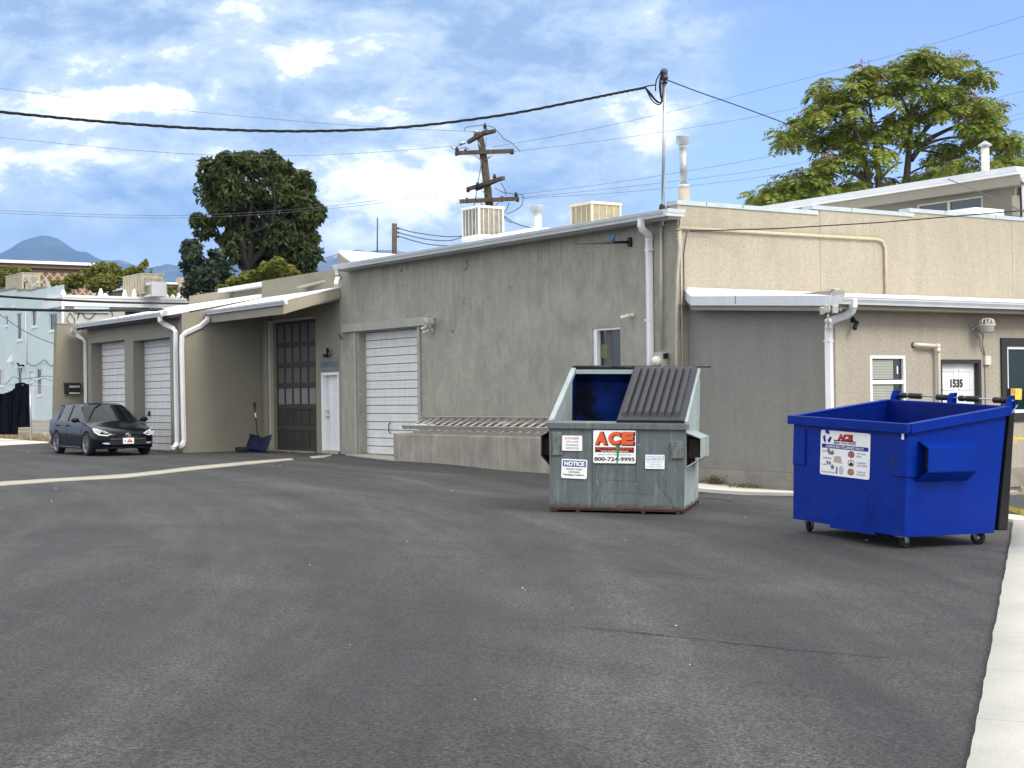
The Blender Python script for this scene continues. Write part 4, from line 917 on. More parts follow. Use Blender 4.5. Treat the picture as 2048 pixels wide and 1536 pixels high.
# barn light
bc = hx(1948, 655); T = thing('barn_light', 'round caged barn light on a bracket above the numbered door', 'wall lamp', (XW, bc.y, bc.z), None)
lc = Vector((XW+.28, bc.y+.02, bc.z))
MB().lathe([(.10,-.11),(.125,-.08),(.13,0),(.15,.02),(.15,.035),(.12,.03)], lc, (0,0,1), 22).build('refractor', mat('milky plastic', (.45,.46,.42), .3), T)
mb = MB()
for i in range(12):
    a = 2*pi*i/12; v = Vector((math.cos(a), math.sin(a), 0)); mb.tube([lc+v*.148+Vector((0,0,.03)), lc+v*.12+Vector((0,0,.12)), lc+v*.05+Vector((0,0,.155))], .012, 5)
mb.lathe([(.15,.02),(.155,.03),(.15,.045)], lc, n=22).lathe([(.07,.14),(.06,.16),(0,.165)], lc, n=16); mb.build('cage', M['offwhite'], T)
MB().lathe([(.05,-.02),(.07,.02),(.055,.10),(0,.12)], lc, n=14).build('ballast', M['trim_grey'], T)
MB().tube([(XW, bc.y-.06, bc.z+.0), (XW+.1, bc.y-.04, bc.z+.02), lc+Vector((-.1,0,.03))], .022, 8).lathe([(.05,0),(.05,.02)], (XW,bc.y-.06,bc.z), (1,0,0), 12).build('bracket', M['galv'], T)
MB().tube(bez([(XW+.05,bc.y-.04,bc.z-.04),(XW+.08,bc.y+.15,bc.z-.13),(XW+.05,hb.y-.14,bc.z-.30),(XW+.03,hb.y-.05,hb.z+.12),(XW+.03,hb.y-.04,hb.z+.03)], 6), .016, 6).build('flex_cable', M['grey_pipe'], T)
# twin flood light at the corner, with its sensor
q = onY(1656, 650, YW-.15); T = thing('flood_light', 'white triple-head floodlight on the downspout corner of the office wing', 'floodlight', tuple(q))
MB().lathe([(.06,-.02),(.065,.02),(.03,.05)], onY(1657,656,YW-.17), n=14).ball(onY(1656.5,642,19.15), (.07,.06,.05), 12).tube([onY(1657,656,YW-.17), onY(1656.5,645,19.15), onY(1656,630,19.0)], .018, 6).build('bracket', M['offwhite'], T)
for (px, py), am in (((1655,617),(.45,-.9,-.12)), ((1670,618),(.9,-.55,-.15)), ((1645,621),(-.35,-.9,-.1))): lamp_head(onY(px, py, 19.0), am, T, .05, .07)
q = onY(1665, 579, 19.35); T = thing('roof_sensor', 'flat pale antenna puck on the office wing roof edge above the floodlight', 'antenna', tuple(q))
MB().lathe([(.0,-.0),(.11,.005),(.115,.015),(.0,.02)], q, n=18).build('disc', M['offwhite'], T); MB().tube([q, q+Vector((0,0,-.09))], .03, 8).build('stem', M['trim_grey'], T)
MB().tube([q+Vector((-.02,0,-.06)), onY(1661,598,19.1), onY(1657,612,19.1)], .006, 5).build('cable', M['offwhite'], T)
c = hx(1705, 640); T = thing('security_camera', 'black bullet camera under the office wing eave beside the corner downspout', 'security camera', tuple(c), 'security cameras on the walls')
MB().lathe([(.05,0),(.05,.03),(.02,.05)], c, (1,0,0), 12).build('mount', M['black'], T); e = c+Vector((.13,-.02,-.05)); MB().tube([c+Vector((.03,0,0)), e], .015, 6).build('arm', M['black'], T); MB().lathe([(0,-.05),(.035,-.04),(.04,.13),(.03,.14)], e+Vector((0,-.02,-.02)), (.35,-.75,-.75), 12).build('camera_body', M['black'], T)

# caution tape and its ground loops
ty = mat('yellow tape', (.62,.50,.08), .5, var=.1)
def ribbon(mb, P, w, up=(0,0,1)):
    up = Vector(up)
    for i in range(len(P)-1): mb.poly([P[i]-up*w, P[i+1]-up*w, P[i+1]+up*w, P[i]+up*w])
mb = MB(); X_ = -17.6
ribbon(mb, [onX(1995,875,X_), onX(2020,876,X_), onX(2060,877.5,X_)], .022); ribbon(mb, [onX(1998,901,X_), onX(2020,888,X_), onX(2042,878,X_-.02)], .012)
solo(mb, 'barrier_tape', ty, 'yellow barrier tape stretched at waist height behind the blue bin', 'barrier tape', 'yellow tape by the soil bed')
mb = MB(); P = [gp(x, y)+Vector((0,0,.05)) for x, y in ((2000,1012),(2012,1020),(2025,1027),(2038,1030),(2050,1036),(2066,1045))]; ribbon(mb, P, .03); P = [gp(x, y)+Vector((0,0,.04)) for x, y in ((2036,1030),(2044,1029),(2060,1030))]; ribbon(mb, P, .025)
solo(mb, 'fallen_tape', ty, 'crumpled yellow tape lying on the kerb behind the blue bin', 'barrier tape', 'yellow tape by the soil bed')

# ------------------------------------------------------------------ taller block behind the parapet
XT, YT = -23.35, 29.8
Tb = thing('upper_block', 'taller grey-beige block with a white roof edge and strip window behind the stepped parapet', 'building', (-28, 31, 0))
zt_ = onY(1800, 371, YT-.4).z
HL = [onY(1833, 410, YT).x, onY(1965, 410, YT).x]; hz1 = onY(1965, 391, YT).z
mb = MB(); wall(mb, (-38, YT), (1,0,0), XT+38, 3, zt_-.35, [(HL[0]+38, HL[1]+38, 5.2, hz1)], .15); mb.build('front_wall', M['taupe_grey'], Tb)
MB().box(XT-.2, XT, YT+.16, YT+9, 3, zt_-.35).build('side_wall', M['taupe_grey'], Tb)
mb = MB().box(-38.4, XT+.35, YT-.45, YT+9.3, zt_-.16, zt_); mb.build('roof', M['white_roof'], Tb)
MB().box(-38.35, XT+.3, YT-.36, YT+9.2, zt_-.40, zt_-.163).build('fascia', M['taupe_grey'], Tb)
gutter('gutter', (-38.4, YT-.45, zt_+.005), (XT+.35, YT-.45, zt_+.005), .1, .11, (0,-1,0), Tb)
BW2 = MB(); xm = onY(1896, 410, YT).x
for a, b, cz, dz in ((HL[0],HL[0]+.05,5.2,hz1),(HL[1]-.05,HL[1],5.2,hz1),(xm-.04,xm+.04,5.2,hz1-.045),(HL[0]+.05,HL[1]-.05,hz1-.04,hz1)): BW2.box(a, b, YT+.02, YT+.08, cz, dz)
BW2 = BW2.build('strip_window', M['offwhite'], Tb); MB().box(HL[0]+.05, HL[1]-.05, YT+.06, YT+.065, 5.2, hz1-.04).build('pane', mat('blue grey glass', (.06,.085,.10), .12, spec=.6), BW2)
spout('downspout', [onY(2046,342,YT-.5), onY(2047,350,YT-.5), onY(2050,356,YT-.4), onY(2050,365,YT-.1), onY(2052,440,YT-.1)], Tb, .06, .045)
a = onY(2029, 405, YT-.1); MB().box(a.x-.07, a.x+.07, YT-.1, YT-.004, onY(2029,434,YT).z, onY(2029,392,YT).z).build('meter_box', M['beige_pipe'], Tb)
MB().tube([onY(2032,360,YT-.06), onY(2032,395,YT-.06)], .03, 8).tube([onY(2028,434,YT-.06), onY(2028,450,YT-.06)], .03, 8).build('conduit', M['beige_pipe'], Tb)
MB().box(XC-4, XC-.3, 28.3, 29.3, 5.2, onX(2030,424,XC-.5).z).build('low_roof_step', M['white_roof'], Tb)
flue('flue', 'white flue with cone cap on the upper block roof in front of the right tree', 1970, 0, 284, 31.0, .098, 1, None, zt_-.2, 'cone')

# ------------------------------------------------------------------ steel bins
def steelmat(name, col, low, rusty, streakc):
    m, nt, b, vec = newmat(name)
    c = ramp(nt, nz(nt, vec, 2.2, 6, .65, .4), [(.3, scl(col, .82)), (.7, scl(col, 1.15))])
    c = mix(nt, ramp(nt, nz(nt, vec, 3.2, 6, .7, .3, (5, 5, .45)), [(.52, 0), (.72, .55)]), c, streakc)
    c = mix(nt, ramp(nt, nz(nt, vec, 4.2, 6, .7, .4, (6, 6, .7), (3, 3, 1)), [(.56, 0), (.70, .7)]), c, scl(col, .4))
    sp = nd(nt, 'ShaderNodeSeparateXYZ'); lk(nt, vec, sp.inputs[0])
    lowf = math_(nt, 'ADD', math_(nt, 'MULTIPLY', sp.outputs[2], -5.5), math_(nt, 'MULTIPLY', nz(nt, vec, 6, 6, .75, .3, (2, 2, .8)), 1.15))
    c = mix(nt, ramp(nt, lowf, [(.0, 0), (.40, .8)]), c, low)
    rf = math_(nt, 'ADD', math_(nt, 'MULTIPLY', sp.outputs[2], -9), math_(nt, 'MULTIPLY', nz(nt, vec, 9, 5, .8), 1.9))
    c = mix(nt, ramp(nt, rf, [(.34, 0), (.46, 1)]), c, mix(nt, nz(nt, vec, 30, 4), (.03,.016,.010), (.15,.085,.05)))
    v = ramp(nt, nz(nt, vec, 26, 4, .75), [(.68, 0), (.73, .8)]); c = mix(nt, math_(nt, 'MULTIPLY', v, rusty), c, (.62,.66,.62))
    lk(nt, c, b.inputs['Base Color']); b.inputs['Roughness'].default_value = .5; b.inputs['Specular IOR Level'].default_value = .4
    addbump(nt, b, nz(nt, vec, 3, 3, .5), .35, .03); return m
M['green_bin'] = steelmat('worn grey-green steel', (.095,.112,.115), (.05,.075,.06), .5, (.20,.26,.24))
M['green_pale'] = steelmat('faded pale green steel', (.28,.335,.34), (.15,.175,.17), .4, (.38,.46,.46))
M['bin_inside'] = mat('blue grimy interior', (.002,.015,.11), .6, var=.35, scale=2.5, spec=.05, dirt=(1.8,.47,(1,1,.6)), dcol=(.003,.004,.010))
M['rust'] = mat('rusty steel', (.038,.026,.019), .85, var=.4, scale=14, dirt=(12,.58), dcol=(.03,.02,.016))
M['lid_grey'] = mat('grey plastic lid', (.030,.031,.040), .5, var=.12, scale=5, dirt=(9,.70), dcol=(.06,.062,.075))
M['lid_black'] = mat('black plastic lid', (.012,.012,.014), .35, var=.2, scale=5)
ex = (RT*math.cos(math.radians(12.5)) - FW*math.sin(math.radians(12.5)) + UP*(-.0196)).normalized()
ey = (RT*math.sin(math.radians(12.5)) + FW*math.cos(math.radians(12.5))).normalized(); ey = (ey-ex*ey.dot(ex)).normalized(); ez = ex.cross(ey)
o_ = W(.482, 20.6, -.012)
MM = Matrix(((ex.x,ey.x,ez.x,o_.x),(ex.y,ey.y,ez.y,o_.y),(ex.z,ey.z,ez.z,o_.z),(0,0,0,1)))
GB = thing('green_dumpster', 'old grey-green steel dumpster with slanted top, one ribbed grey lid closed and one side open', 'dumpster', matrix=MM)
L_ = 1.78; Dp = 1.85; HF = 1.15; HR = 1.89
prof = [(0,0.03),(0,HF),(1.70,HR),(Dp,1.72),(Dp,.03)]
mb = MB(); e = .02
for x in (-e, L_+e): mb.poly([(x if z > .5 else (0 if x < 0 else L_), y, z) for y, z in prof])
f = lambda x, y, z: (x if .2 < x < L_-.2 else ((-e if x < .2 else L_+e) if z > .5 else (0 if x < .2 else L_)), y, z)
mb.poly([(0,0,.03),(L_,0,.03),(L_+e,0,HF),(-e,0,HF)]); mb.poly([(0,Dp,.03),(L_,Dp,.03),(L_+e,Dp,1.72),(-e,Dp,1.72)]); mb.poly([(0,0,.03),(L_,0,.03),(L_,Dp,.03),(0,Dp,.03)]); mb.poly([(-e,Dp,1.72),(L_+e,Dp,1.72),(L_+e,1.70,HR),(-e,1.70,HR)])
body = mb.build('body', M['green_bin'], GB, fix=False); body.data.materials.append(M['green_pale']); body.data.polygons[1].material_index = 1; body.data.polygons[0].material_index = 1
i_ = .025
mb = MB()
for x in (i_, L_-i_): mb.poly([(x,.02,.06),(x,.02,HF-.01),(x,1.69,HR-.03),(x,Dp-i_,1.70),(x,Dp-i_,.06)])
mb.poly([(i_,Dp-i_,.06),(L_-i_,Dp-i_,.06),(L_-i_,Dp-i_,1.70),(i_,Dp-i_,1.70)]); mb.poly([(i_,.02,.06),(L_-i_,.02,.06),(L_-i_,.02,HF),(i_,.02,HF)]); mb.poly([(i_,.02,.06),(L_-i_,.02,.06),(L_-i_,Dp-i_,.06),(i_,Dp-i_,.06)])
mb.poly([(i_,Dp-i_,1.70),(L_-i_,Dp-i_,1.70),(L_-i_,1.69,HR-.03),(i_,1.69,HR-.03)])
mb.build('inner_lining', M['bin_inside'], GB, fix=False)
mb = MB().poly([(i_+.003,.02,.9),(i_+.003,.02,HF-.01),(i_+.003,1.45,HR-.13),(i_+.003,1.45,.9)]); mb.build('inner_side_sheet', M['green_pale'], GB, fix=False)
# rim: front lip, raked side edges, rear top bar
mb = MB().hexa([(-.04,-.035,HF-.075),(L_+.06,-.035,HF-.075),(L_+.06,.03,HF-.06),(-.04,.03,HF-.06),(-.05,-.035,HF+.0),(L_+.06,-.035,HF+.0),(L_+.06,.03,HF+.03),(-.05,.03,HF+.03)])
mb.build('front_rim', M['green_bin'], GB, .004)
mb = MB()
for x0, x1 in ((-.035,.035),(L_-.02,L_+.035)): mb.hexa([(x0,0.03,HF-.02),(x1,0.03,HF-.02),(x1,1.72,HR-.05),(x0,1.72,HR-.05),(x0,0.03,HF+.035),(x1,0.03,HF+.035),(x1,1.70,HR+.01),(x0,1.70,HR+.01)])
mb.box(.04, L_-.03, 1.66, 1.72, HR-.07, HR-.01); mb.box(.03,.06,.02,.06,HF,HF+.06); mb.build('side_rim', M['green_pale'], GB)
# vertical stiffeners on front and side
mb = MB()
for x in (.585, 1.165): mb.hexa([(x-.012,-.004,.05),(x+.012,-.004,.05),(x+.012,.0,.05),(x-.012,.0,.05),(x-.006,-.016,.06),(x+.006,-.016,.06),(x+.006,-.016,HF-.08),(x-.006,-.016,HF-.08)]) if False else mb.box(x-.011, x+.011, -.014, -.001, .05, HF-.08)
mb.build('front_stiffener', M['green_bin'], GB, .004)
mb = MB()
for y in (.98, 1.28): mb.hexa([(L_+.0,y-.02,.05),(L_+.03,y-.01,.05),(L_+.03,y+.01,.05),(L_+.0,y+.02,.05),(L_+.02,y-.02,1.35),(L_+.05,y-.01,1.35),(L_+.05,y+.01,1.35),(L_+.02,y+.02,1.35)])
mb.build('side_stiffener', M['green_pale'], GB)
# fork pockets
def pocket(side, y0, y1, z0, z1, w, bx, T, m, name='fork_pocket', inm=None):
    s = side; mb = MB(); q = lambda x, y, z: (bx+s*x, y, z)
    mb.hexa([q(0,y0,z0-.1),q(w,y0+.04,z0+.02),q(w,y1-.04,z0+.02),q(0,y1,z0-.1),q(0,y0,z0-.085),q(w,y0+.04,z0+.035),q(w,y1-.04,z0+.035),q(0,y1,z0-.085)])
    mb.hexa([q(0,y0,z1+.06),q(w,y0+.0,z1-.015),q(w,y1-.08,z1-.015),q(0,y1,z1+.06),q(0,y0,z1+.075),q(w,y0,z1),q(w,y1-.08,z1),q(0,y1,z1+.075)])
    mb.hexa([q(w-.014,y0,z0+.02),q(w,y0,z0+.02),q(w,y1-.08,z0+.02),q(w-.014,y1-.08,z0+.02),q(w-.014,y0,z1-.01),q(w,y0,z1-.01),q(w,y1-.08,z1-.01),q(w-.014,y1-.08,z1-.01)])
    o = mb.build(name, m, T)
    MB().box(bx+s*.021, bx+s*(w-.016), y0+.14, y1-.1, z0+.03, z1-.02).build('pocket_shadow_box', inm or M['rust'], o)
    return o
pocket(1, .02, 1.15, .68, .97, .20, L_+.02, GB, M['green_pale']); pocket(-1, .05, 1.15, .68, .97, .12, -.02, GB, M['rust'])
WP =  mat('scraped steel', (.17,.19,.18), .5, .3, var=.3, scale=8, dirt=(7,.5,(4,4,.6)), dcol=(.05,.045,.04))
MB().box(L_-.17, L_-.005, -.028, -.001, .70, .93).box(L_-.17, L_-.15, -.04, -.02, .70, .93).box(L_-.07,L_-.05,-.036,-.02,.70,.93).build('wear_plate', WP, GB, .006); MB().box(.03,.16,-.022,-.001,.72,1.03).build('wear_plate', WP, GB, .006)
# ribbed closed lid over the right half
sl = Vector((0, 1.70, HR-HF)).normalized(); nn = Vector((0, -sl.z, sl.y)); base = Vector((0, -.02, HF+.03)); top = 1.70/sl.y*1.0
lx0, lx1 = .885, L_+.0
mb = MB(); N = 8; cols = []
wr = (lx1-lx0-.10)/N
xsn = [(lx0,0),(lx0+.02,.02),(lx0+.05,.02)]
for i in range(N):
    a = lx0+.05+wr*i; xsn += [(a+wr*.04,.021),(a+wr*.14,.065),(a+wr*.68,.072),(a+wr*.76,.021)]
xsn += [(lx1-.05,.02),(lx1-.02,.02),(lx1,0)]
R = [0, .06, .10, .16, top*.5, top-.22, top-.10, top-.02]; K = [0, .0, .15, 1, 1.0, 1, .15, .0]
def shp(x): return lx0+(x-lx0)*1.0
for (x, h) in xsn:
    cols.append([Vector((x, 0, 0))+base+sl*t+nn*((.02+(h-.02)*k) if h > .02 else h)+Vector((.035*t/top-.0,0,0))*0 for t, k in zip(R, K)])
for i in range(len(cols)-1):
    for j in range(len(R)-1): mb.poly([cols[i][j], cols[i+1][j], cols[i+1][j+1], cols[i][j+1]], False)
for i in range(len(cols)-1): mb.poly([cols[i][0], cols[i+1][0], cols[i+1][0]-nn*.04, cols[i][0]-nn*.04])
for j in range(len(R)-1):
    for c in (cols[0], cols[-1]): mb.poly([c[j], c[j+1], c[j+1]-nn*.03, c[j]-nn*.03])
o = mb.build('closed_lid', M['lid_grey'], GB); o.modifiers.new('thick', 'SOLIDIFY').thickness = .006
# open lid folded back behind the bin, plus hinge rod
mb = MB().prism([(.04,1.76,HR+.01),(.04,1.78,HR+.045),(.04,1.90,HR+.03),(.04,Dp+.12,1.70),(.04,Dp+.12,.55),(.04,Dp+.06,.55),(.04,Dp+.06,1.68),(.04,1.86,HR+.0)], (.84,0,0)); mb.build('open_lid', M['lid_black'], GB, .01)
MB().tube([(-.02,1.74,HR+.035),(L_+.18,1.74,HR+.035)], .011, 8).build('hinge_rod', M['rust'], GB)
mb = MB()
for a, b in ((0.02,.56),(.60,.86),(.92,1.25),(1.32,1.45),(1.58,1.72)): mb.tube([(a,1.735,HR+.025),(b,1.735,HR+.025)], .027, 8)
mb.build('hinge_sleeve', M['black'], GB)
mb = MB().box(-.004, L_+.004, -.006, .08, .0, .029); mb.box(-.01, L_+.01, Dp-.08, Dp+.01, -.005, .029)
for x in (.01, L_-.07): mb.box(x, x+.06, .081, Dp-.081, -.005, .028)
mb.build('base_rail', M['rust'], GB)
for x in (.0,.35,1.22,1.68): MB().box(x, x+.05, -.012, .05, -.028, -.001).build('skid', M['rust'], GB)
# stickers
S = 1.78/267
def gplane(px, py): return Plane(((px-1096)*S*1.0, -.016, (1020.5-py)*S), (1,0,0), (0,0,1))
red = mat('orange red ink', (.62,.10,.035), .45, var=.12, scale=30); dred = mat('dark maroon ink', (.085,.012,.01), .5); blk = mat('black ink', (.02,.02,.024), .5); wht = mat('white vinyl', (.78,.78,.78), .4, var=.05, scale=20, dirt=(22,.70), dcol=(.45,.43,.40)); blu = mat('blue ink', (.03,.09,.30), .5); lblu = mat('faded light blue ink', (.16,.42,.62), .5); grn = mat('green spray paint', (.015,.20,.05), .4); fad = mat('faded red ink', (.55,.20,.16), .5)
P = gplane(1225.5, 894); w_, h_ = 85*S, 65*S
SG = P.plate(w_+.012, h_+.012, .004).build('company_sign', blk, GB)
P1 = Plane(P.o+P.n*.0022, P.r, P.u); P1.plate(w_, h_, .002, .02).build('sign_face', wht, SG)
mb = MB()
for x, ch in ((-.175,'A'),(0,'C'),(.175,'E')): P1.text(mb, ch, x+.012, .105, .180, .185, .002, .09, shear=.04)
P1.rect(mb, -w_/2+.025, w_/2-.025, -.075, -.005, .0015); P1.mesh(mb, 'lettering_shadow', dred, SG)
mb = MB()
for x, ch in ((-.175,'A'),(0,'C'),(.175,'E')): P1.text(mb, ch, x-.004, .113, .158, .168, .004, .07, shear=.04)
P1.text(mb, 'RECYCLING & DISPOSAL', 0, -.022, w_-.08, .032, .003, .02); P1.mesh(mb, 'lettering', red, SG)
mb = MB(); P1.text(mb, 'www.acedisposal.com', 0, -.058, w_-.20, .02, .003, .03); P1.mesh(mb, 'web_lettering', wht, SG)
mb = MB(); P1.text(mb, 'QUALITY LOCAL SERVICE SINCE 1986', 0, -.105, w_-.12, .02, .002, .0); P1.text(mb, '800-724-9995', 0, -.163, w_-.03, .052, .002, .03); P1.mesh(mb, 'phone_lettering', blk, SG)
mb = MB(); P1.poly(mb, [(.02,.02),(.075,.02),(.06,-.05),(.058,-.12),(.046,-.2),(.042,-.27),(.03,-.2),(.034,-.1),(.026,-.04)], .0055); P1.poly(mb, [(.040,-.27),(.048,-.27),(.046,-.6),(.042,-.62)], -.001); P1.mesh(mb, 'paint_drip', grn, SG)
P = gplane(1140.5, 888); SG = P.plate(.27, .20, .003, .012).build('danger_sticker', wht, GB)
mb = MB(); P.text(mb, 'DANGER', .0, .065, .19, .032, .002, .02); P.mesh(mb, 'heading', fad, SG)
mb = MB(); [P.text(mb, t, 0, y, w2, .024, .002, .01) for t, y, w2 in (('WATCH FOR', .018, .17), ('OVERHEAD', -.024, .17), ('OBSTACLES', -.066, .18))]; P.mesh(mb, 'lettering', mat('faded ink', (.18,.17,.17), .6), SG)
P = gplane(1145, 939); P.r = (P.r*.999-P.u*.03).normalized(); P.u = P.n.cross(P.r); SG = P.plate(.345, .255, .003, .02).build('notice_sticker', wht, GB)
mb = MB(); P.rect(mb, -.155, .155, .028, .11); P.mesh(mb, 'blue_band', blu, SG)
mb = MB(); P.text(mb, 'NOTICE', 0, .069, .27, .058, .004, .05); P.mesh(mb, 'heading', wht, SG)
mb = MB(); [P.text(mb, t, 0, y, w2, .022, .002, .015) for t, y, w2 in (('PRIVATE TRASH', -.005, .21), ('CONTAINER', -.042, .15), ('NO PUBLIC DUMPING', -.08, .26))]; P.poly(mb, [(-.16,-.068),(-.02,-.09),(-.02,-.095),(-.16,-.073)], .003); P.mesh(mb, 'lettering', blk, SG)
P = gplane(1305.5, 922.5); SG = P.plate(.255, .185, .003, .008).build('notice_sticker', wht, GB)
mb = MB(); P.rect(mb, -.115, .115, .022, .078); P.mesh(mb, 'blue_band', lblu, SG)
mb = MB(); P.text(mb, 'NOTICE', 0, .05, .21, .044, .004, .05); P.mesh(mb, 'heading', wht, SG)
mb = MB(); [P.text(mb, t, 0, y, w2, .014, .002, .0) for t, y, w2 in (('PRIVATE TRASH', -.004, .20), ('CONTAINER', -.032, .15), ('NO PUBLIC DUMPING', -.062, .20))]; P.mesh(mb, 'lettering', mat('faded blue ink', (.2,.33,.42), .6), SG)
# scratches
mb = MB(); P = gplane(1100, 1020)
def scr(P, pts, w, lift=.0):
    for (a, b) in zip(pts, pts[1:]):
        d = Vector((b[0]-a[0], b[1]-a[1])).normalized(); nx_, ny_ = -d.y*w, d.x*w
        P.poly(mb, [(a[0]-nx_,a[1]-ny_),(b[0]-nx_,b[1]-ny_),(b[0]+nx_,b[1]+ny_),(a[0]+nx_,a[1]+ny_)], lift)
P.o.y = -.002
scr(P, [(1.36,.62),(1.42,.5),(1.52,.37),(1.50,.2)], .0025); scr(P, [(1.40,.45),(1.46,.28),(1.58,.16),(1.62,.02)], .0025); scr(P, [(1.28,.68),(1.31,.6),(1.31,.53)], .002); scr(P, [(.68,.40),(1.2,.39)], .002); scr(P, [(.72,.235),(1.05,.235),(1.4,.215)], .002); scr(P, [(.64,.3),(.68,.38)], .003)
P.mesh(mb, 'scratches', mat('dark scratch', (.05,.06,.06), .7), GB)
mb = MB(); scr(P, [(.20,.87),(.32,.87)], .003); scr(P, [(.60,.40),(.62,.34)], .005); scr(P, [(1.11,.36),(1.13,.35)], .006); scr(P, [(1.14,.88),(1.18,.86)], .006); P.mesh(mb, 'chips', M['green_pale'], GB)
# ------------------------------------------------------------------ blue recycling bin
M['blue'] = mat('glossy blue paint', (.0,.019,.215), .40, var=.10, scale=1.2, bump=.35, bscale=2.2, bdist=.04, coat=.0, spec=.12, dirt=(1.3,.56), dcol=(.0,.013,.165))
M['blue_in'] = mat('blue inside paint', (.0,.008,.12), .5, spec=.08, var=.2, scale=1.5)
La = W(3.07, 17.05, .111); Lb = W(3.90, 15.5, .0375)
ex = (Lb-La); LB = ex.length; ex.normalize(); ey = Vector((-ex.y, ex.x, 0)).normalized(); ey = (ey + UP*(-.019)).normalized(); ey = (ey-ex*ey.dot(ex)).normalized(); ez = ex.cross(ey)
MM = Matrix(((ex.x,ey.x,ez.x,La.x),(ex.y,ey.y,ez.y,La.y),(ex.z,ey.z,ez.z,La.z),(0,0,0,1)))
BB = thing('blue_dumpster', 'glossy blue open recycling bin on castors with black lids hanging behind', 'dumpster', matrix=MM)
DB, DT, HF, HR = 1.22, 1.33, 1.115, 1.30; e = .02
P8 = lambda ins, zb=0.0: [(ins,ins,zb),(LB-ins,ins,zb),(LB-ins,DB-ins,zb),(ins,DB-ins,zb),(-e+ins,-.01+ins,HF),(LB+e-ins,-.01+ins,HF),(LB+e-ins,DT-ins,HR),(-e+ins,DT-ins,HR)]
mb = MB(); Q = P8(0)
for q in ((3,2,1,0),(0,1,5,4),(1,2,6,5),(2,3,7,6),(3,0,4,7)): mb.poly([Q[i] for i in q])
mb.build('body', M['blue'], BB)
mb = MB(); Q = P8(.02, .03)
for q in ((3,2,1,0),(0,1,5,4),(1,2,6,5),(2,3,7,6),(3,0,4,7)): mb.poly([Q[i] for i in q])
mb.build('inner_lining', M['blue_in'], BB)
# folded rim
mb = MB(); t = .045; a = -e-t; b = LB+e+t; f0 = -.01-t
def rimseg(p, q, out, h=.095, w=.055):
    p = Vector(p); q = Vector(q); out = Vector(out); S = [(-w*.5,.0),(w,.0),(w,-.012),(w*.95,-h),(w*.3,-h),(w*.3,-h+.012),(-w*.5,-.014)]
    mb.prism([p+out*u+Vector((0,0,v)) for u, v in S], q-p)
rimseg((a,-.012,HF+.02),(b,-.012,HF+.02),(0,-1,0)); rimseg((LB+e,-.012,HF+.022),(LB+e,DT+.02,HR+.022),(1,0,0)); rimseg((-e,-.012,HF+.022),(-e,DT+.02,HR+.022),(-1,0,0))
mb.box(-e, LB+e, DT-.02, DT+.05, HR-.05, HR+.018)
mb.build('rim', M['blue'], BB, .004)
# fork pocket on the right side
def pk(s, bx, y0, y1, z0, z1, w):
    q = lambda x, y, z: (bx+s*x, y, z); mb = MB(); t = .012
    mb.hexa([q(0,y0,z1+.07),q(w,y0-.0,z1),q(w,y1-.09,z1),q(0,y1,z1+.07),q(0,y0,z1+.082),q(w,y0,z1+t),q(w,y1-.09,z1+t),q(0,y1,z1+.082)])
    mb.hexa([q(w-t,y0,z0),q(w,y0,z0),q(w,y1-.09,z0),q(w-t,y1-.09,z0),q(w-t,y0,z1),q(w,y0,z1),q(w,y1-.09,z1),q(w-t,y1-.09,z1)])
    mb.hexa([q(0,y0,z0-.11),q(w,y0,z0-.002),q(w,y1-.09,z0-.002),q(0,y1-.05,z0-.11),q(0,y0,z0-.098),q(w,y0,z0+.01),q(w,y1-.09,z0+.01),q(0,y1-.05,z0-.098)])
    o = mb.build('fork_pocket', M['blue'], BB)
    MB().box(bx+s*.012, bx+s*(w-.015), y0+.10, y1-.12, z0+.012, z1-.004).build('pocket_shade_block', M['black'], o)  # black block standing in for the shade inside the hollow pocket
pk(1, LB+.012, .12, .86, .66, .89, .17); pk(-1, -.012, .12, .86, .66, .89, .17)
# rounded front corner wear plates
for s, x in ((1, LB), (-1, 0)):
    mb = MB()
    pts = [(x-s*.20, -.016), (x-s*.19,-.028), (x-s*.05, -.028), (x+s*.006, -.022), (x+s*.03, .0), (x+s*.036, .05), (x+s*.036,.11), (x-s*.2,.11)]
    mb.prism([(px, py, .60) for px, py in pts], (0,0,.40)).build('corner_plate', M['blue'], BB, .008)
mb = MB(); mb.box(LB-.165, LB-.14, -.032, -.0285, .68, .80); mb.build('plate_slot', M['black'], BB)
# rear hinge brackets, rod and rubber sleeves
br = MB()
for x in (.02, LB*.52, LB-.0): br.prism([(x-.005, DT+.04, HR-.06), (x-.005, DT+.13, HR-.02), (x-.005, DT+.14, HR+.13), (x-.005, DT+.03, HR+.12), (x-.005,DT-.0,HR+.03)], (.012,0,0)); br.box(x-.05, x+.03, DT+.10, DT+.112, HR+.0, HR+.125)
br.build('hinge_bracket', M['blue'], BB)
MB().tube([(-.0, DT+.09, HR+.075), (LB+.02, DT+.09, HR+.075)], .008, 8).build('hinge_rod', M['galv'], BB)
mb = MB()
for a_, b_ in ((.07,.18),(.22,.42),(.66,.86),(1.0,1.08),(1.10,1.30),(1.50,1.76)): mb.lathe([(.012,0),(.032,.012),(.032,b_-a_-.012),(.012,b_-a_)], (a_, DT+.09, HR+.07), (1,0,0), 12)
mb.build('hinge_sleeve', M['black'], BB)
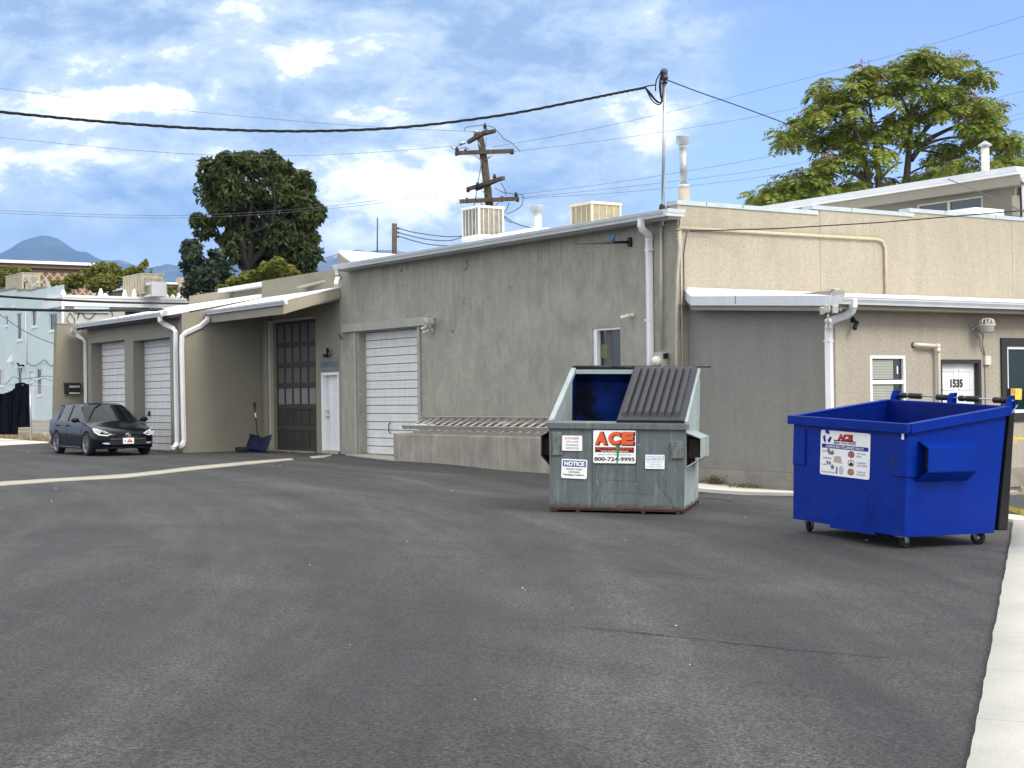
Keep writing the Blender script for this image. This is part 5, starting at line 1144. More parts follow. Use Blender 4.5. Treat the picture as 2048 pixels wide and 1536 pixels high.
for k, (x0, x1) in enumerate(((.03, LB*.5-.02), (LB*.5+.03, LB+.0))):
    mb = MB().hexa([(x0,DB+.06,.02),(x1,DB+.06,.02),(x1,DB+.20,.02),(x0,DB+.20,.02),(x0,DT+.07,HR-.03),(x1,DT+.07,HR-.03),(x1,DT+.14,HR-.02),(x0,DT+.14,HR-.02)])
    o = mb.build('hanging_lid', M['lid_black'], BB, .012)
    rb = MB()
    for j in range(4): xx = x0+.1+(x1-x0-.2)*j/3; rb.hexa([(xx-.03,DB+.19,.1),(xx+.03,DB+.19,.1),(xx+.02,DB+.235,.1),(xx-.02,DB+.235,.1),(xx-.03,DT+.13,HR-.2),(xx+.03,DT+.13,HR-.2),(xx+.02,DT+.165,HR-.2),(xx-.02,DT+.165,HR-.2)])
    rb.build('lid_rib', M['lid_black'], o)
mb = MB().box(LB-.12, LB+.03, DT+.13, DT+.19, HR+.05, HR+.2); mb.build('lid_handle', M['lid_black'], BB, .01)
mb = MB().box(LB-.03, LB+.034, DT+.10, DT+.192, HR+.085, HR+.2); mb.build('warning_sticker', mat('amber sticker', (.85,.5,.10), .5, var=.3, scale=40), BB)
mb = MB().hexa([(LB+.0,DT+.06,HR-.06),(LB+.02,DT+.06,HR-.06),(LB+.02,DT+.08,HR-.06),(LB,DT+.08,HR-.06),(LB+.0,DT+.14,HR+.03),(LB+.02,DT+.14,HR+.03),(LB+.02,DT+.16,HR+.03),(LB,DT+.16,HR+.03)]); mb.build('locking_pin', M['galv'], BB)
# castors
for i, (x, y, sw, rot) in enumerate(((.14,.10,.025,.5),(LB-.14,.10,-.01,.2),(LB-.16,DB-.12,-.02,-1.25),(.14,DB-.12,0,1.0))):
    wp = MM @ Vector((x, y, 0)); gz = g(wp.x, wp.y); r = .076
    zl = -(wp.z-gz); R3 = Matrix.Rotation(rot, 3, 'Z'); ax = R3 @ Vector((1,0,0)); bk = R3 @ Vector((0,.045,0)); c = Vector((x, y, zl+r)) + bk
    fk = MB().box(x-.05, x+.05, y-.05, y+.05, -.014, -.001)
    for s in (-1, 1): fk.hexa([tuple(Vector((x,y,-.014))+ax*(s*.032)+v) for v in (ax*-.003+bk*-.6, ax*.003+bk*-.6, ax*.003+bk*.9, ax*-.003+bk*.9)]+[tuple(c+ax*(s*.032)+v) for v in (ax*-.003+bk*-.4, ax*.003+bk*-.4, ax*.003+bk*.4, ax*-.003+bk*.4)])
    F = fk.build('castor_fork', M['galv'], BB)
    MB().lathe([(.03,-.022),(r*.8,-.024),(r,-.016),(r,.016),(r*.8,.024),(.03,.022)], c, ax, 22).build('castor_wheel', M['rubber'], F)
    MB().lathe([(.0,-.034),(.03,-.033),(.03,.033),(0,.034)], c, ax, 14).build('hub', M['galv'], F)
# recycling sign
sc_ = 1.0
P = Plane((.68*1.0, -.0125, .78), (1,0,0), (0,0,1))
fx = lambda px: (px-1582)/(1804-1582)
def blocal(px, py):
    """point of the bin's front plane seen at a pixel"""
    d = ray(px, py); n = -ey; o = La+ey*(-.008); t = (o-EYE).dot(n)/d.dot(n); p = EYE+d*t; q = MM.inverted() @ p; return q
c1 = blocal(1641.5,857); c2 = blocal(1741,870); c3 = blocal(1740,960); c4 = blocal(1642,948)
cx = (c1.x+c2.x+c3.x+c4.x)/4; cz = (c1.z+c2.z+c3.z+c4.z)/4; sw = ((c2.x-c1.x)+(c3.x-c4.x))/2; sh = ((c1.z-c4.z)+(c2.z-c3.z))/2
P = Plane((cx, -.014, cz), (1,0,0), (0,0,1)); SG = P.plate(sw, sh, .004, .025).build('recycling_sign', wht, BB)
U = lambda u: (u-.5)*sw; V = lambda v: (.5-v)*sh       # 0..1 from the top left
bin_blue = mat('navy ink', (.012,.02,.20), .5)
mb = MB(); P.rect(mb, U(.03), U(.97), V(.395), V(.305)); 
# three chasing arrows
ccx, ccy, rr = U(.135), V(.145), sw*.085
for k in range(3):
    a0 = math.radians(90+120*k); 
    def pol(r, a): return (ccx+r*rr*math.cos(a), ccy+r*rr*math.sin(a)*1.05)
    P.poly(mb, [pol(.62,a0+.62), pol(1.12,a0+.55), pol(1.02,a0+.0), pol(.5,a0+.0)], .002); P.poly(mb, [pol(1.02,a0), pol(.5,a0), pol(.50,a0-.35), pol(.98,a0-.32)], .002); P.poly(mb, [pol(1.22,a0-.30), pol(.30,a0-.45), pol(.78,a0-.85)], .002)
P.mesh(mb, 'blue_print', bin_blue, SG)
mb = MB(); P.text(mb, 'ACE', U(.50)+.004, V(.125)-.004, sw*.31, sh*.155, .002, .09); P.rect(mb, U(.27), U(.72), V(.222), V(.198), .002); P.mesh(mb, 'lettering_shadow', dred, SG)
mb = MB(); P.text(mb, 'ACE', U(.50), V(.12), sw*.28, sh*.135, .004, .05); P.mesh(mb, 'lettering', mat('red ink', (.50,.03,.02), .5), SG)
mb = MB(); P.text(mb, '800-724-9995', U(.50), V(.26), sw*.44, sh*.05, .002, .02); P.text(mb, 'RECYCLING & DISPOSAL', U(.5), V(.21), sw*.44, sh*.018, .0035, .0)
for t, u, v, w2 in (('PAPER',.115,.47,.15),('CARDBOARD',.14,.62,.19),('CANS',.10,.77,.10),('PLASTIC BOTTLES',.175,.935,.27),('NO PLASTIC',.84,.46,.17),('BAGS',.79,.52,.09),('NO BAGGED',.84,.655,.17),('RECYCLABLES',.86,.715,.20),('NO FOOD OR',.84,.855,.17),('YARD WASTE',.84,.915,.18)): mq = MB(); P.text(mq, t, U(u), V(v), sw*w2, sh*.034, .002, .0); P.mesh(mq, 'lettering', blk, SG)
P.mesh(mb, 'phone_lettering', blk, SG)
mb = MB(); P.text(mb, 'CLEAN RECYCLABLES ONLY!', U(.5), V(.35), sw*.76, sh*.055, .004, .02); P.mesh(mb, 'band_lettering', wht, SG)
mb = MB()
for v in (.49,.68,.875): P.disc(mb, U(.635), V(v), sw*.065, sh*.075, .002, 20, .82)
P.mesh(mb, 'prohibition_ring', mat('maroon ink', (.25,.03,.03), .5), SG)
mb = MB(); P.disc(mb, U(.635), V(.49), sw*.052, sh*.06, .002); P.mesh(mb, 'bag_picture', mat('brown red print', (.28,.12,.11), .5, var=.4, scale=60), SG)
mb = MB(); P.poly(mb, [(U(.60),V(.735)),(U(.67),V(.735)),(U(.675),V(.70)),(U(.65),V(.665)),(U(.635),V(.63)),(U(.625),V(.665)),(U(.597),V(.70))]); P.mesh(mb, 'sack_picture', blk, SG)
mb = MB(); P.disc(mb, U(.635), V(.875), sw*.052, sh*.06, .002); P.mesh(mb, 'food_picture', mat('orange brown print', (.35,.20,.10), .5, var=.4, scale=60), SG)
mb = MB(); P.poly(mb, [(U(.28),V(.67)),(U(.44),V(.67)),(U(.47),V(.71)),(U(.285),V(.70))]); P.poly(mb, [(U(.30),V(.56)),(U(.42),V(.555)),(U(.445),V(.66)),(U(.29),V(.66))], .003); P.mesh(mb, 'cardboard_picture', mat('cardboard print', (.42,.36,.27), .6, var=.3, scale=50), SG)
mb = MB(); P.poly(mb, [(U(.14),V(.41)),(U(.19),V(.40)),(U(.21),V(.47)),(U(.27),V(.43)),(U(.29),V(.5)),(U(.27),V(.54)),(U(.17),V(.53))]); P.disc(mb, U(.155), V(.72), sw*.02, sh*.045); P.disc(mb, U(.205), V(.73), sw*.02, sh*.045); P.disc(mb, U(.26), V(.81), sw*.035, sh*.05); P.poly(mb, [(U(.33),V(.95)),(U(.365),V(.95)),(U(.365),V(.82)),(U(.35),V(.77)),(U(.335),V(.82))]); P.mesh(mb, 'paper_and_can_picture', mat('grey print', (.16,.15,.16), .5, var=.7, scale=80), SG)
mb = MB(); P.disc(mb, U(.44), V(.86), sw*.045, sh*.095); P.mesh(mb, 'bottle_picture', mat('pale grey print', (.45,.47,.48), .5, var=.2, scale=80), SG)
mb = MB(); q = Plane((LB-.03,-.03,HF-.11), (1,0,0), (0,0,1)); q.rect(mb, -.018, .018, -.03, .03, .001); q.mesh(mb, 'small_tag', wht, BB)
MB().box(LB*.35, LB*.75, .0, .05, -.03, -.001).build('base_channel', M['blue'], BB)

# ------------------------------------------------------------------ black hatchback
CARX, CARY = -43.64, 14.88
gz = g(CARX, CARY)
CR = thing('parked_car', 'black five-door hatchback parked in front of the white garage doors', 'car', matrix=Matrix.Translation((CARX, CARY, gz)))
M['carpaint'] = mat('black car paint', (.004,.005,.008), .15, var=.1, coat=.12, spec=.12)
M['carglass'] = mat('tinted car glass', (.004,.006,.009), .04, var=.1, spec=.22)
M['chrome'] = mat('chrome', (.62,.63,.65), .15, .9, var=.05)
M['alloy'] = mat('silver alloy', (.30,.31,.32), .35, .5, var=.05)
ST = [  # x, w, zb, zs, ztop, (roof half, roof z) or None
 (2.24,.44,.34,.55,.60,None),(2.21,.60,.26,.585,.64,None),(2.12,.745,.21,.64,.70,None),(1.95,.82,.19,.69,.76,None),(1.72,.855,.18,.745,.815,None),(1.45,.87,.18,.80,.87,None),(1.2,.875,.18,.845,.90,None),(1.08,.878,.18,.865,.95,(.77,.915)),
 (.64,.878,.18,.885,1.20,(.71,1.14)),(.22,.878,.18,.895,1.41,(.65,1.34)),(-.05,.878,.18,.905,1.455,(.635,1.395)),(-.50,.878,.18,.92,1.475,(.63,1.42)),(-1.10,.878,.18,.94,1.46,(.62,1.405)),(-1.55,.872,.18,.955,1.42,(.605,1.36)),(-1.88,.86,.18,.965,1.37,(.59,1.305)),(-2.10,.835,.20,.975,1.06,(.62,1.03)),(-2.17,.80,.22,.93,.98,None),(-2.22,.72,.28,.62,.66,None),(-2.24,.60,.36,.55,.58,None)]
rings = []
for (x, w, zb, zs, zt, rf) in ST:
    h = zs-zb
    if rf: rw, rz = rf; top = [(w-.045, zs+.02), (rw, rz), (rw*.86, (rz+zt)/2+.012), (rw*.45, zt-.006), (0, zt)]
    else: top = [(w*.95, zs+.018), (w*.82, zs+(zt-zs)*.55), (w*.62, zs+(zt-zs)*.82), (w*.32, zt-.004), (0, zt)]
    rings.append((x, [(0,zb),(w*.80,zb),(w*.97,zb+.05),(w*1.0,zb+h*.38),(w*.995,zb+h*.68),(w*.965,zs-.02)]+top))
NP = len(rings[0][1])
body = MB(); glass_side = [MB(), MB()]; ws = MB(); rg = MB()
def rp(i, j, s): x, r = rings[i]; return Vector((x, s*r[j][0], r[j][1]))
for i in range(len(rings)-1):
    for j in range(NP-1):
        for s in (-1, 1):
            q = [rp(i,j,s), rp(i+1,j,s), rp(i+1,j+1,s), rp(i,j+1,s)]; xm = (rings[i][0]+rings[i+1][0])/2
            tgt = body
            if j == 6 and -1.89 < xm < 1.08: tgt = glass_side[0 if s < 0 else 1]
            elif j >= 7 and .22 < xm < 1.08: tgt = ws
            elif j >= 7 and -2.10 < xm < -1.88: tgt = rg
            tgt.poly(q if s < 0 else q[::-1], True)
for i in (0, len(rings)-1):
    for j in range(NP-1): body.poly([rp(i,j,-1), rp(i,j+1,-1), rp(i,j+1,1), rp(i,j,1)], True)
bo = body.build('body', M['carpaint'], None)
# cut wheel arches
for x in (1.34, -1.30):
    cm = MB().lathe([(.365,-1.2),(.365,1.2)], (x, 0, .325), (0,1,0), 32).build('cutter', None)
    md = bo.modifiers.new('cut', 'BOOLEAN'); md.object = cm; md.operation = 'DIFFERENCE'; md.solver = 'EXACT'
    dg = bpy.context.evaluated_depsgraph_get(); dg.update(); nm = bpy.data.meshes.new_from_object(bo.evaluated_get(dg)); bo.modifiers.clear(); bo.data = nm; bpy.data.objects.remove(cm)
bo.parent = CR; WL[bo.name] = Vector((0,0,0))
if not bo.data.materials: bo.data.materials.append(M['carpaint'])
for p in bo.data.polygons: p.use_smooth = True
try: bo.data.set_sharp_from_angle(angle=.7)
except Exception: pass
MB().box(-1.95, 1.9, -.72, .72, .20, .62).build('underbody', M['black'], CR)
for m_, nm in ((glass_side[0], 'side_window'), (glass_side[1], 'side_window'), (ws, 'windscreen'), (rg, 'rear_window')): m_.build(nm, M['carglass'], CR)
# pillars and window trim on the visible side
mb = MB()
for s in (-1, 1):
    for x0, x1, lean in ((-.42,-.34,.0), (-1.36,-1.27,-.12)):
        mb.hexa([(x0,s*.842,.95),(x1,s*.842,.95),(x1,s*.834,.95),(x0,s*.834,.95),(x0+lean,s*.648,1.405),(x1+lean,s*.648,1.405),(x1+lean,s*.63,1.405),(x0+lean,s*.63,1.405)])
mb.build('pillar', M['black'], CR)
mb = MB()
for s in (-1, 1):
    for x in (.93, -.38, -1.42): mb.box(x-.005, x+.005, s*.878, s*.882, .30, .90)
    mb.box(-1.0, .9, s*.880, s*.884, .255, .275)
mb.build('door_seam', M['black'], CR)
MB().box(-.92, .92, -.895, -.875, .19, .235).box(-.92, .92, .875, .895, .19, .235).build('side_sill', M['carpaint'], CR, .01)
mb = MB().box(-.92,.92,-.899,-.8955,.226,.238); mb.build('sill_highlight', M['alloy'], CR)
for x in (-.30, -1.22):
    MB().tube([(x-.09,-.885,.83),(x-.06,-.91,.835),(x+.06,-.91,.835),(x+.09,-.885,.83)], .016, 8).build('door_handle', M['carpaint'], CR)
for s in (-1, 1):
    o = MB().ball((.80, s*1.0, .985), (.085,.115,.07), 14).tube([(.82,s*.86,.93),(.80,s*.95,.96)], .025, 6).build('wing_mirror', M['carpaint'], CR)
# headlamps
for s in (-1, 1):
    hl = MB(); 
    P = [(2.235,.44,.60),(2.18,.60,.685),(1.98,.80,.765),(1.84,.86,.765),(1.96,.85,.655),(2.12,.78,.58),(2.225,.58,.55)]
    hl.prism([(x+.006, s*(y+.008), z) for x, y, z in P], (-.03, -s*.02, 0)); H = hl.build('headlight', mat('clear headlamp', (.62,.62,.58), .12, .2, coat=.6), CR)
    mb = MB()
    for c, r in (((2.06,s*.72,.675),.05),((2.13,s*.63,.64),.048),((1.985,s*.79,.70),.035)): mb.lathe([(r,0),(r*1.1,.02),(r*.8,.035),(r*.5,.02),(0,.025)], c, (.8,s*.55,.12), 16)
    mb.build('reflector', M['chrome'], H)
    mb = MB(); mb.prism([(2.235,s*.52,.32),(2.20,s*.64,.33),(2.15,s*.70,.36),(2.19,s*.60,.375),(2.235,s*.50,.36)], (.02,s*.01,0)); mb.build('fog_light', mat('fog lamp', (.35,.36,.38), .15, .3), CR)
# grille, emblem, bumper, plate
mb = MB().prism([(2.245,-.36,.60),(2.245,-.26,.52),(2.245,0,.47),(2.245,.26,.52),(2.245,.36,.60),(2.245,.0,.615)], (.012,0,0)); GR = mb.build('grille', M['black'], CR)
MB().tube([(2.262,-.37,.60),(2.262,-.27,.515),(2.262,0,.462),(2.262,.27,.515),(2.262,.37,.60)], .008, 6).build('grille_trim', M['black_trim'], GR)
mb = MB().box(2.25,2.266,-.33,.33,.565,.585); mb.build('grille_bar', M['carpaint'], GR)
em = MB(); 
for i in range(20): a, b = 2*pi*i/20, 2*pi*(i+1)/20; em.tube([(2.272,.075*math.cos(a),.565+.055*math.sin(a)),(2.272,.075*math.cos(b),.565+.055*math.sin(b))], .007, 5, caps=False)
em.tube([(2.272,-.06,.585),(2.272,-.02,.58),(2.272,0,.555),(2.272,.02,.58),(2.272,.06,.585)], .007, 5); em.build('badge', M['chrome'], GR)
MB().prism([(2.235,-.55,.42),(2.235,.55,.42),(2.235,.50,.30),(2.235,-.50,.30)], (.018,0,0)).build('lower_intake', M['black'], CR)
MB().hexa([(2.0,-.80,.215),(2.27,-.45,.20),(2.27,.45,.20),(2.0,.80,.215),(2.0,-.80,.25),(2.265,-.45,.245),(2.265,.45,.245),(2.0,.80,.25)]).build('front_splitter', M['carpaint'], CR, .01)
MB().box(2.225, 2.262, -.50, .50, .435, .485).build('bumper_strip', mat('dark grey plastic', (.05,.052,.056), .5), CR, .006)
P = Plane((2.285, -.0, .41), (0,1,0), (0,0,1)); PL = P.plate(.31, .16, .012, .01).build('number_plate', wht, CR)
mb = MB(); P.poly(mb, [(-.05,-.05),(-.03,.0),(-.0,.045),(.04,.05),(.08,.02),(.13,-.045)]); P.mesh(mb, 'plate_picture', mat('orange print', (.62,.20,.07), .5, var=.3, scale=40), PL)
mb = MB(); P.poly(mb, [(-.13,-.02),(-.06,-.02),(-.07,.01),(-.12,.005)]); P.poly(mb, [(.02,-.03),(.1,-.035),(.1,-.005),(.03,.005)], .003); P.mesh(mb, 'plate_lettering', blu, PL)
# wheels
def wheel(x, s):
    c = Vector((x, s*.79, .322)); ax = Vector((0, s, 0)); r = .322
    T_ = MB().lathe([(.225,-.10),(.30,-.105),(r,-.085),(r,.085),(.30,.10),(.235,.095),(.225,.06)], c, ax, 36, caps=False).build('tyre', M['rubber'], CR)
    rm = MB().lathe([(.226,.088),(.238,.097),(.228,.10),(.215,.085),(.208,.04)], c, ax, 36, caps=False)
    R_ = rm.build('rim', M['alloy'], T_)
    sp = MB()
    for k in range(10):
        a = 2*pi*(k//2)/5+(.16 if k%2 else -.16)+.3*s; d = Vector((math.cos(a), 0, math.sin(a))); t = Vector((-math.sin(a), 0, math.cos(a)))
        sp.hexa([c+d*.03+t*-.009+ax*.04, c+d*.03+t*.009+ax*.04, c+d*.03+t*.009+ax*.062, c+d*.03+t*-.009+ax*.062, c+d*.218+t*-.008+ax*.052, c+d*.218+t*.008+ax*.052, c+d*.218+t*.008+ax*.088, c+d*.218+t*-.008+ax*.088])
    sp.lathe([(.045,.04),(.045,.068),(.03,.075),(0,.076)], c, ax, 16); sp.build('spokes', M['alloy'], R_)
    MB().lathe([(.0,-.055),(.195,-.054)], c, ax, 24).build('brake_disc', M['black'], R_)
for x in (1.34, -1.30):
    for s in (-1, 1): wheel(x, s)
mb = MB().prism([(-1.86,-.55,1.375),(-1.86,.55,1.375),(-2.06,.52,1.385),(-2.06,-.52,1.385)], (0,0,.025)); mb.build('roof_spoiler', M['carpaint'], CR, .008)
MB().tube([(.35,-.05,1.40),(.35,-.05,1.41)], .02, 8).build('mirror_mount', M['black'], CR)
MB().tube([(1.02,-.55,.965),(.98,-.1,.985),(.92,.0,1.0)], .008, 5).tube([(1.02,.05,.985),(.98,.45,.965),(.90,.6,.98)], .008, 5).build('wiper', M['black'], CR)

# ------------------------------------------------------------------ snow shovel and tools by the porch
T0 = Vector((-41.75, 18.55, 0)); sx = onY(516, 895, 18.4)
T = thing('snow_shovel', 'dark blue snow shovel standing against the porch wall beside the tall dark door', 'shovel', (sx.x, 18.4, 0))
s0, s1 = onY(516,872,18.4), onY(509,812,18.7)
nav = mat('navy plastic', (.003,.005,.035), .4, var=.2)
MB().tube([s0-Vector((0,0,.15)), s0.lerp(s1,.93)], .017, 8).build('shaft', M['black'], T)
MB().tube([s0.lerp(s1,.62), s0.lerp(s1,.76)], .021, 8).build('shaft_label', M['frame_white'], T)
hd = s0.lerp(s1,.92); MB().tube([hd, hd+Vector((-.07,0,.08)), hd+Vector((-.07,0,.15)), hd+Vector((.07,0,.15)), hd+Vector((.07,0,.08)), hd], .017, 8).build('d_handle', M['black'], T)
mb = MB(); bl = onY(492,901,18.3); br_ = onY(535,901,18.3)
rows_ = []
for j in range(7):
    v = j/6; row = []
    for i in range(13):
        u = i/12; x = bl.x+(br_.x-bl.x)*(.06*(1-v)+u*(1-.0*v)) ; y = 18.22+.22*v+.10*(1-(2*u-1)**2)*(1-.4*v); z = .02+.44*v+(.06*abs(2*u-1)**2 if j == 6 else 0)-(.05 if j == 6 and abs(u-.5) < .12 else 0); row.append(Vector((x+.03*math.sin(v*3)*(1 if u > .5 else -1)*(.3), y, z)))
    rows_.append(row)
for j in range(6):
    for i in range(12): mb.poly([rows_[j][i], rows_[j][i+1], rows_[j+1][i+1], rows_[j+1][i]], True)
o = mb.build('blade', nav, T); o.modifiers.new('thick','SOLIDIFY').thickness = .012
T = thing('snow_brush', 'low black yard pusher lying on the ground just left of the snow shovel', 'yard tool', tuple(onY(480,900,18.0)))
a, b = onY(466,897,17.9), onY(492,897,18.1); MB().box(a.x, b.x, 17.95, 18.2, a.z-.09, a.z+.04).build('head', M['black'], T, .03); MB().tube([(a.x+.1,18.0,a.z-.05),(a.x-.1,18.3,a.z+.0)], .03, 8).build('grip', M['frame_white'], T)
# ------------------------------------------------------------------ pale blue house at the left
YH = 23.0
xh = onY(130, 700, YH).x; zt0 = onY(118, 590, YH).z; zb0 = -.3
H = thing('apartment_house', 'pale blue two-storey house with a white spiked parapet and narrow windows', 'building', (xh-4, YH, 0))
xl_ = onY(-230, 700, YH).x
def hxz(px, py): p = onY(px, py, YH); return p.x, p.z
wins = [(-2,4,596,614),(25.5,29.5,597,612),(10.5,15.5,631,651),(33,43.5,626,680),(62.5,73,619,653),(98,122,625,660),(-12,7,740,772),(34,45,737,769),(72.5,84,737,790)]
holes = []
for a, b, c, d in wins:
    x0, _ = hxz(a, c); x1, _ = hxz(b, c); z1q = hxz((a+b)/2, c)[1]; z0q = hxz((a+b)/2, d)[1]; holes.append((x0-xl_, x1-xl_, z0q, z1q))
d0, d1_ = hxz(59,800)[0], hxz(69,800)[0]; holes.append((d0-xl_, d1_-xl_, .7, hxz(64,743)[1]))
ztop = hxz(100, 590)[1]
mb = MB(); wall(mb, (xl_, YH), (1,0,0), xh-xl_, -1, ztop-.25, holes, .12)
# sloping stepped top of the gable side
tp = [(-230,640),(0,584),(35,577.5),(35,583),(52,580),(52,582),(62,582),(87,575),(87,582),(100,596),(131,602)]
pts = [onY(x, y, YH-.001) for x, y in tp]; pts = [Vector((p.x, YH-.001, p.z)) for p in pts]
mb.poly([Vector((xl_,YH-.001,ztop-.25))]+[p for p in pts if p.z > ztop-.25]+[Vector((xh,YH-.001,ztop-.25))])
mb.build('front_wall', M['ivory'], H)
mb = MB(); mb.box(xh-.2, xh, YH+.01, YH+9, -1, ztop-.3); mb.build('side_wall', M['offwhite_wall'], H)
mb = MB()
for i in range(1, 8):
    p, q = pts[i], pts[i+1] if i+1 < len(pts) else pts[i]
    if abs(q.x-p.x) < .05 or i > 6: continue
    mb.hexa([p+Vector((0,-.03,0)), q+Vector((0,-.03,0)), q+Vector((0,.2,0)), p+Vector((0,.2,0)), p+Vector((0,-.03,.09)), q+Vector((0,-.03,.09)), q+Vector((0,.2,.09)), p+Vector((0,.2,.09))])
mb.build('verge', M['found'], H)
wmx = mat('white blind', (.52,.54,.52), .7, var=.25, scale=4)
for k, (a, b, c, d) in enumerate(holes[:-1]):
    o = MB(); t = .05; X0, X1 = xl_+a, xl_+b
    for q in ((X0,X0+t,c,d),(X1-t,X1,c,d),(X0+t,X1-t,d-t,d),(X0+t,X1-t,c,c+t)): o.box(q[0], q[1], YH+.05, YH+.09, q[2], q[3])
    o.box(X0-.06, X1+.06, YH-.05, YH-.003, c-.09, c-.01); o = o.build('window', M['frame_white'], H)
    MB().box(X0+t, X0+(X1-X0)*.5, YH+.07, YH+.08, c+t, d-t).build('pane', M['glass_dark'], o)
    if X1-X0 > .25: MB().box(X0+(X1-X0)*.55, X1-t, YH+.07, YH+.08, c+t, d-t).build('pane', wmx, o)
MB().box(xl_+holes[-1][0], xl_+holes[-1][1], YH+.06, YH+.1, .7, holes[-1][3]).build('door', M['white_door'], H)
# eave band, spikes, lower side panels
f0 = Vector((hxz(90,578)[0], YH-.1, hxz(90,575)[1]-.05)); zr_ = onX(378, 600, xh+.15).z
yend = onX(378, 600, xh+.15).y
mb = MB().box(f0.x, xh+.15, YH-.12, yend, zr_-.42, zr_-.02); mb.build('eave_band', M['white_metal'], H)
MB().box(f0.x-.0, xh+.19, YH-.16, yend, zr_-.02, zr_+.10).build('parapet_cap', M['white_roof'], H)
for px, hgt in ((128,.55),(203,.75),(212,.3),(251,.7),(270,.8),(285,.45),(308,.65),(318,.4),(334,.4),(347,.35),(359,.5),(374,.5)):
    q = onX(px, 590, xh+.1); MB().lathe([(.14,0),(.13,.06),(.08,hgt*.38),(.05,hgt*.48)], (xh+.0, q.y, zr_+.09), n=10).build('roof_spike', M['white_roof'], H)
# meters, boxes, cables on the off-white side
q = onX(176, 615, xh); MB().box(xh+.004, xh+.12, q.y-.7, q.y+1.0, onX(176,625,xh).z, onX(176,607,xh).z).build('panel_box', M['ivory'], H)
q0 = onX(250, 622, xh); MB().box(xh+.003, xh+.02, q0.y, onX(283,622,xh).y, onX(270,632,xh).z, onX(270,623,xh).z).build('low_window', M['glass_dark'], H)
mb = MB()
for P in ([(140,584),(150,590),(153,600),(149,612),(157,625),(155,638)], [(155,638),(162,622),(170,634),(180,637),(190,628),(196,615),(210,610),(245,613),(300,618)], [(205,612),(222,622),(226,632)], [(140,625),(134,640),(145,648),(150,640),(140,625)]): mb.tube(bez([onX(x, y, xh+.06) for x, y in P], 5), .018, 5)
mb.build('wall_cables', M['wire'], H)
MB().tube([onY(126,603,YH-.1), onY(126,640,YH-.1), onY(126,900,YH-.1)], .07, 6).tube([onY(51.5,620,YH-.05), onY(53,730,YH-.05)], .03, 6).build('rain_pipe', M['white_metal'], H)
q = onY(25, 722, YH); MB().hexa([(q.x-.12,YH-.28,q.z-.05),(q.x+.14,YH-.28,q.z-.05),(q.x+.14,YH,q.z-.05),(q.x-.12,YH,q.z-.05),(q.x+.02,YH-.06,q.z+.32),(q.x+.14,YH-.06,q.z+.32),(q.x+.14,YH,q.z+.32),(q.x+.02,YH,q.z+.32)]).build('vent_hood', M['white_metal'], H)
q = onY(48, 731, YH); T = thing('flood_light', 'tiny black floodlight on the pale blue house wall above the tarp', 'floodlight', (q.x, YH, q.z)); lamp_head(q+Vector((0,-.3,.05)), (-.3,-1,-.5), T, .16, .12, M['black']); lamp_head(q+Vector((.2,-.25,-.2)), (.5,-1,-.6), T, .12, .1, M['black']); MB().tube([q, q+Vector((0,-.25,0))], .05, 6).build('bracket', M['black'], T)
mb = MB().tube(bez([onY(54,724,YH-.1),onY(62,731,YH-.1),(onY(75,729,YH-.1)),onY(88,720,YH-.1),onY(95,727,YH-.1),onY(102,732,YH-.1),onY(112,725,YH-.1)],5), .02, 5); mb.build('wall_cables', M['wire_grey'], H)
# concrete steps and landing behind the fence
mb = MB(); a = onY(66,852,YH-1.5); b = onY(112,852,YH-1.5)
for k in range(4): mb.box(a.x-1, b.x+1, YH-2.4+k*.35, YH-.003, -.5 if k == 0 else .17*k, .17*(k+1))
solo(mb, 'concrete_steps', mat('light block', (.34,.31,.25), .9, var=.15, fine=.1), 'worn concrete steps behind the chain-link panel by the pale blue house', 'steps')
c1 = onY(62, 571, YH+1.5)
def dish(name, label, px, py, Y, r, aim):
    q = onY(px, py, Y); T = thing(name, label, 'satellite dish', tuple(q), 'satellite dishes on the pale blue house'); aim = Vector(aim).normalized()
    MB().lathe([(0,-.0),(r*.5,.04*r),(r*.85,.14*r),(r,.22*r)], q, aim, 20).build('reflector', M['trim_grey'], T).modifiers.new('t','SOLIDIFY').thickness = .015
    MB().tube([q-aim*.02, q-aim*.2, q-aim*.2+Vector((0,0,-r*1.3))], .03, 6).build('stand', M['black'], T)
    e = q+aim*r*1.25+Vector((0,0,-r*.5)); MB().tube([q+Vector((0,0,-r*.9)), e], .022, 6).box(e.x-.05, e.x+.05, e.y-.05, e.y+.05, e.z-.04, e.z+.06).build('feed_arm', M['offwhite'], T)
dish('satellite_dish', 'dark satellite dish nearest the tan cooler on the pale blue house roof', 56, 563, YH+1.2, .42, (.5,.85,.35)); dish('satellite_dish', 'grey satellite dish at the corner of the white parapet', 94, 572, YH+.3, .40, (.5,.8,.3))
def simple_cooler(label, pa, pb, Y, dep, m, zb):
    a = onY(*pa, Y); b = onY(*pb, Y); T = thing('swamp_cooler', label, 'cooler', ((a.x+b.x)/2, Y+dep/2, zb), 'swamp coolers on the roofs'); mb = MB(); n = 7
    mb.box(a.x, b.x, Y, Y+dep, b.z, a.z)
    for k in range(n): x = a.x+(b.x-a.x)*(k+.5)/n; mb.box(x-.03, x+.03, Y-.03, Y-.001, b.z+.1, a.z-.1)
    mb.box(a.x-.03, b.x+.03, Y-.03, Y+dep+.03, a.z+.002, a.z+.06); mb.build('housing', m, T); 
    lv = MB()
    for k in range(12): z = b.z+.12+(a.z-b.z-.3)*k/12; lv.box(b.x+.001, b.x+.02, Y+.12, Y+dep-.12, z, z+.05)
    lv.build('louvres', M['louvre'], T); return T
simple_cooler('tan swamp cooler at the far left on the pale blue house roof', (11,555), (44,578), YH+1.5, 1.0, M['tan_metal'], 5.8)
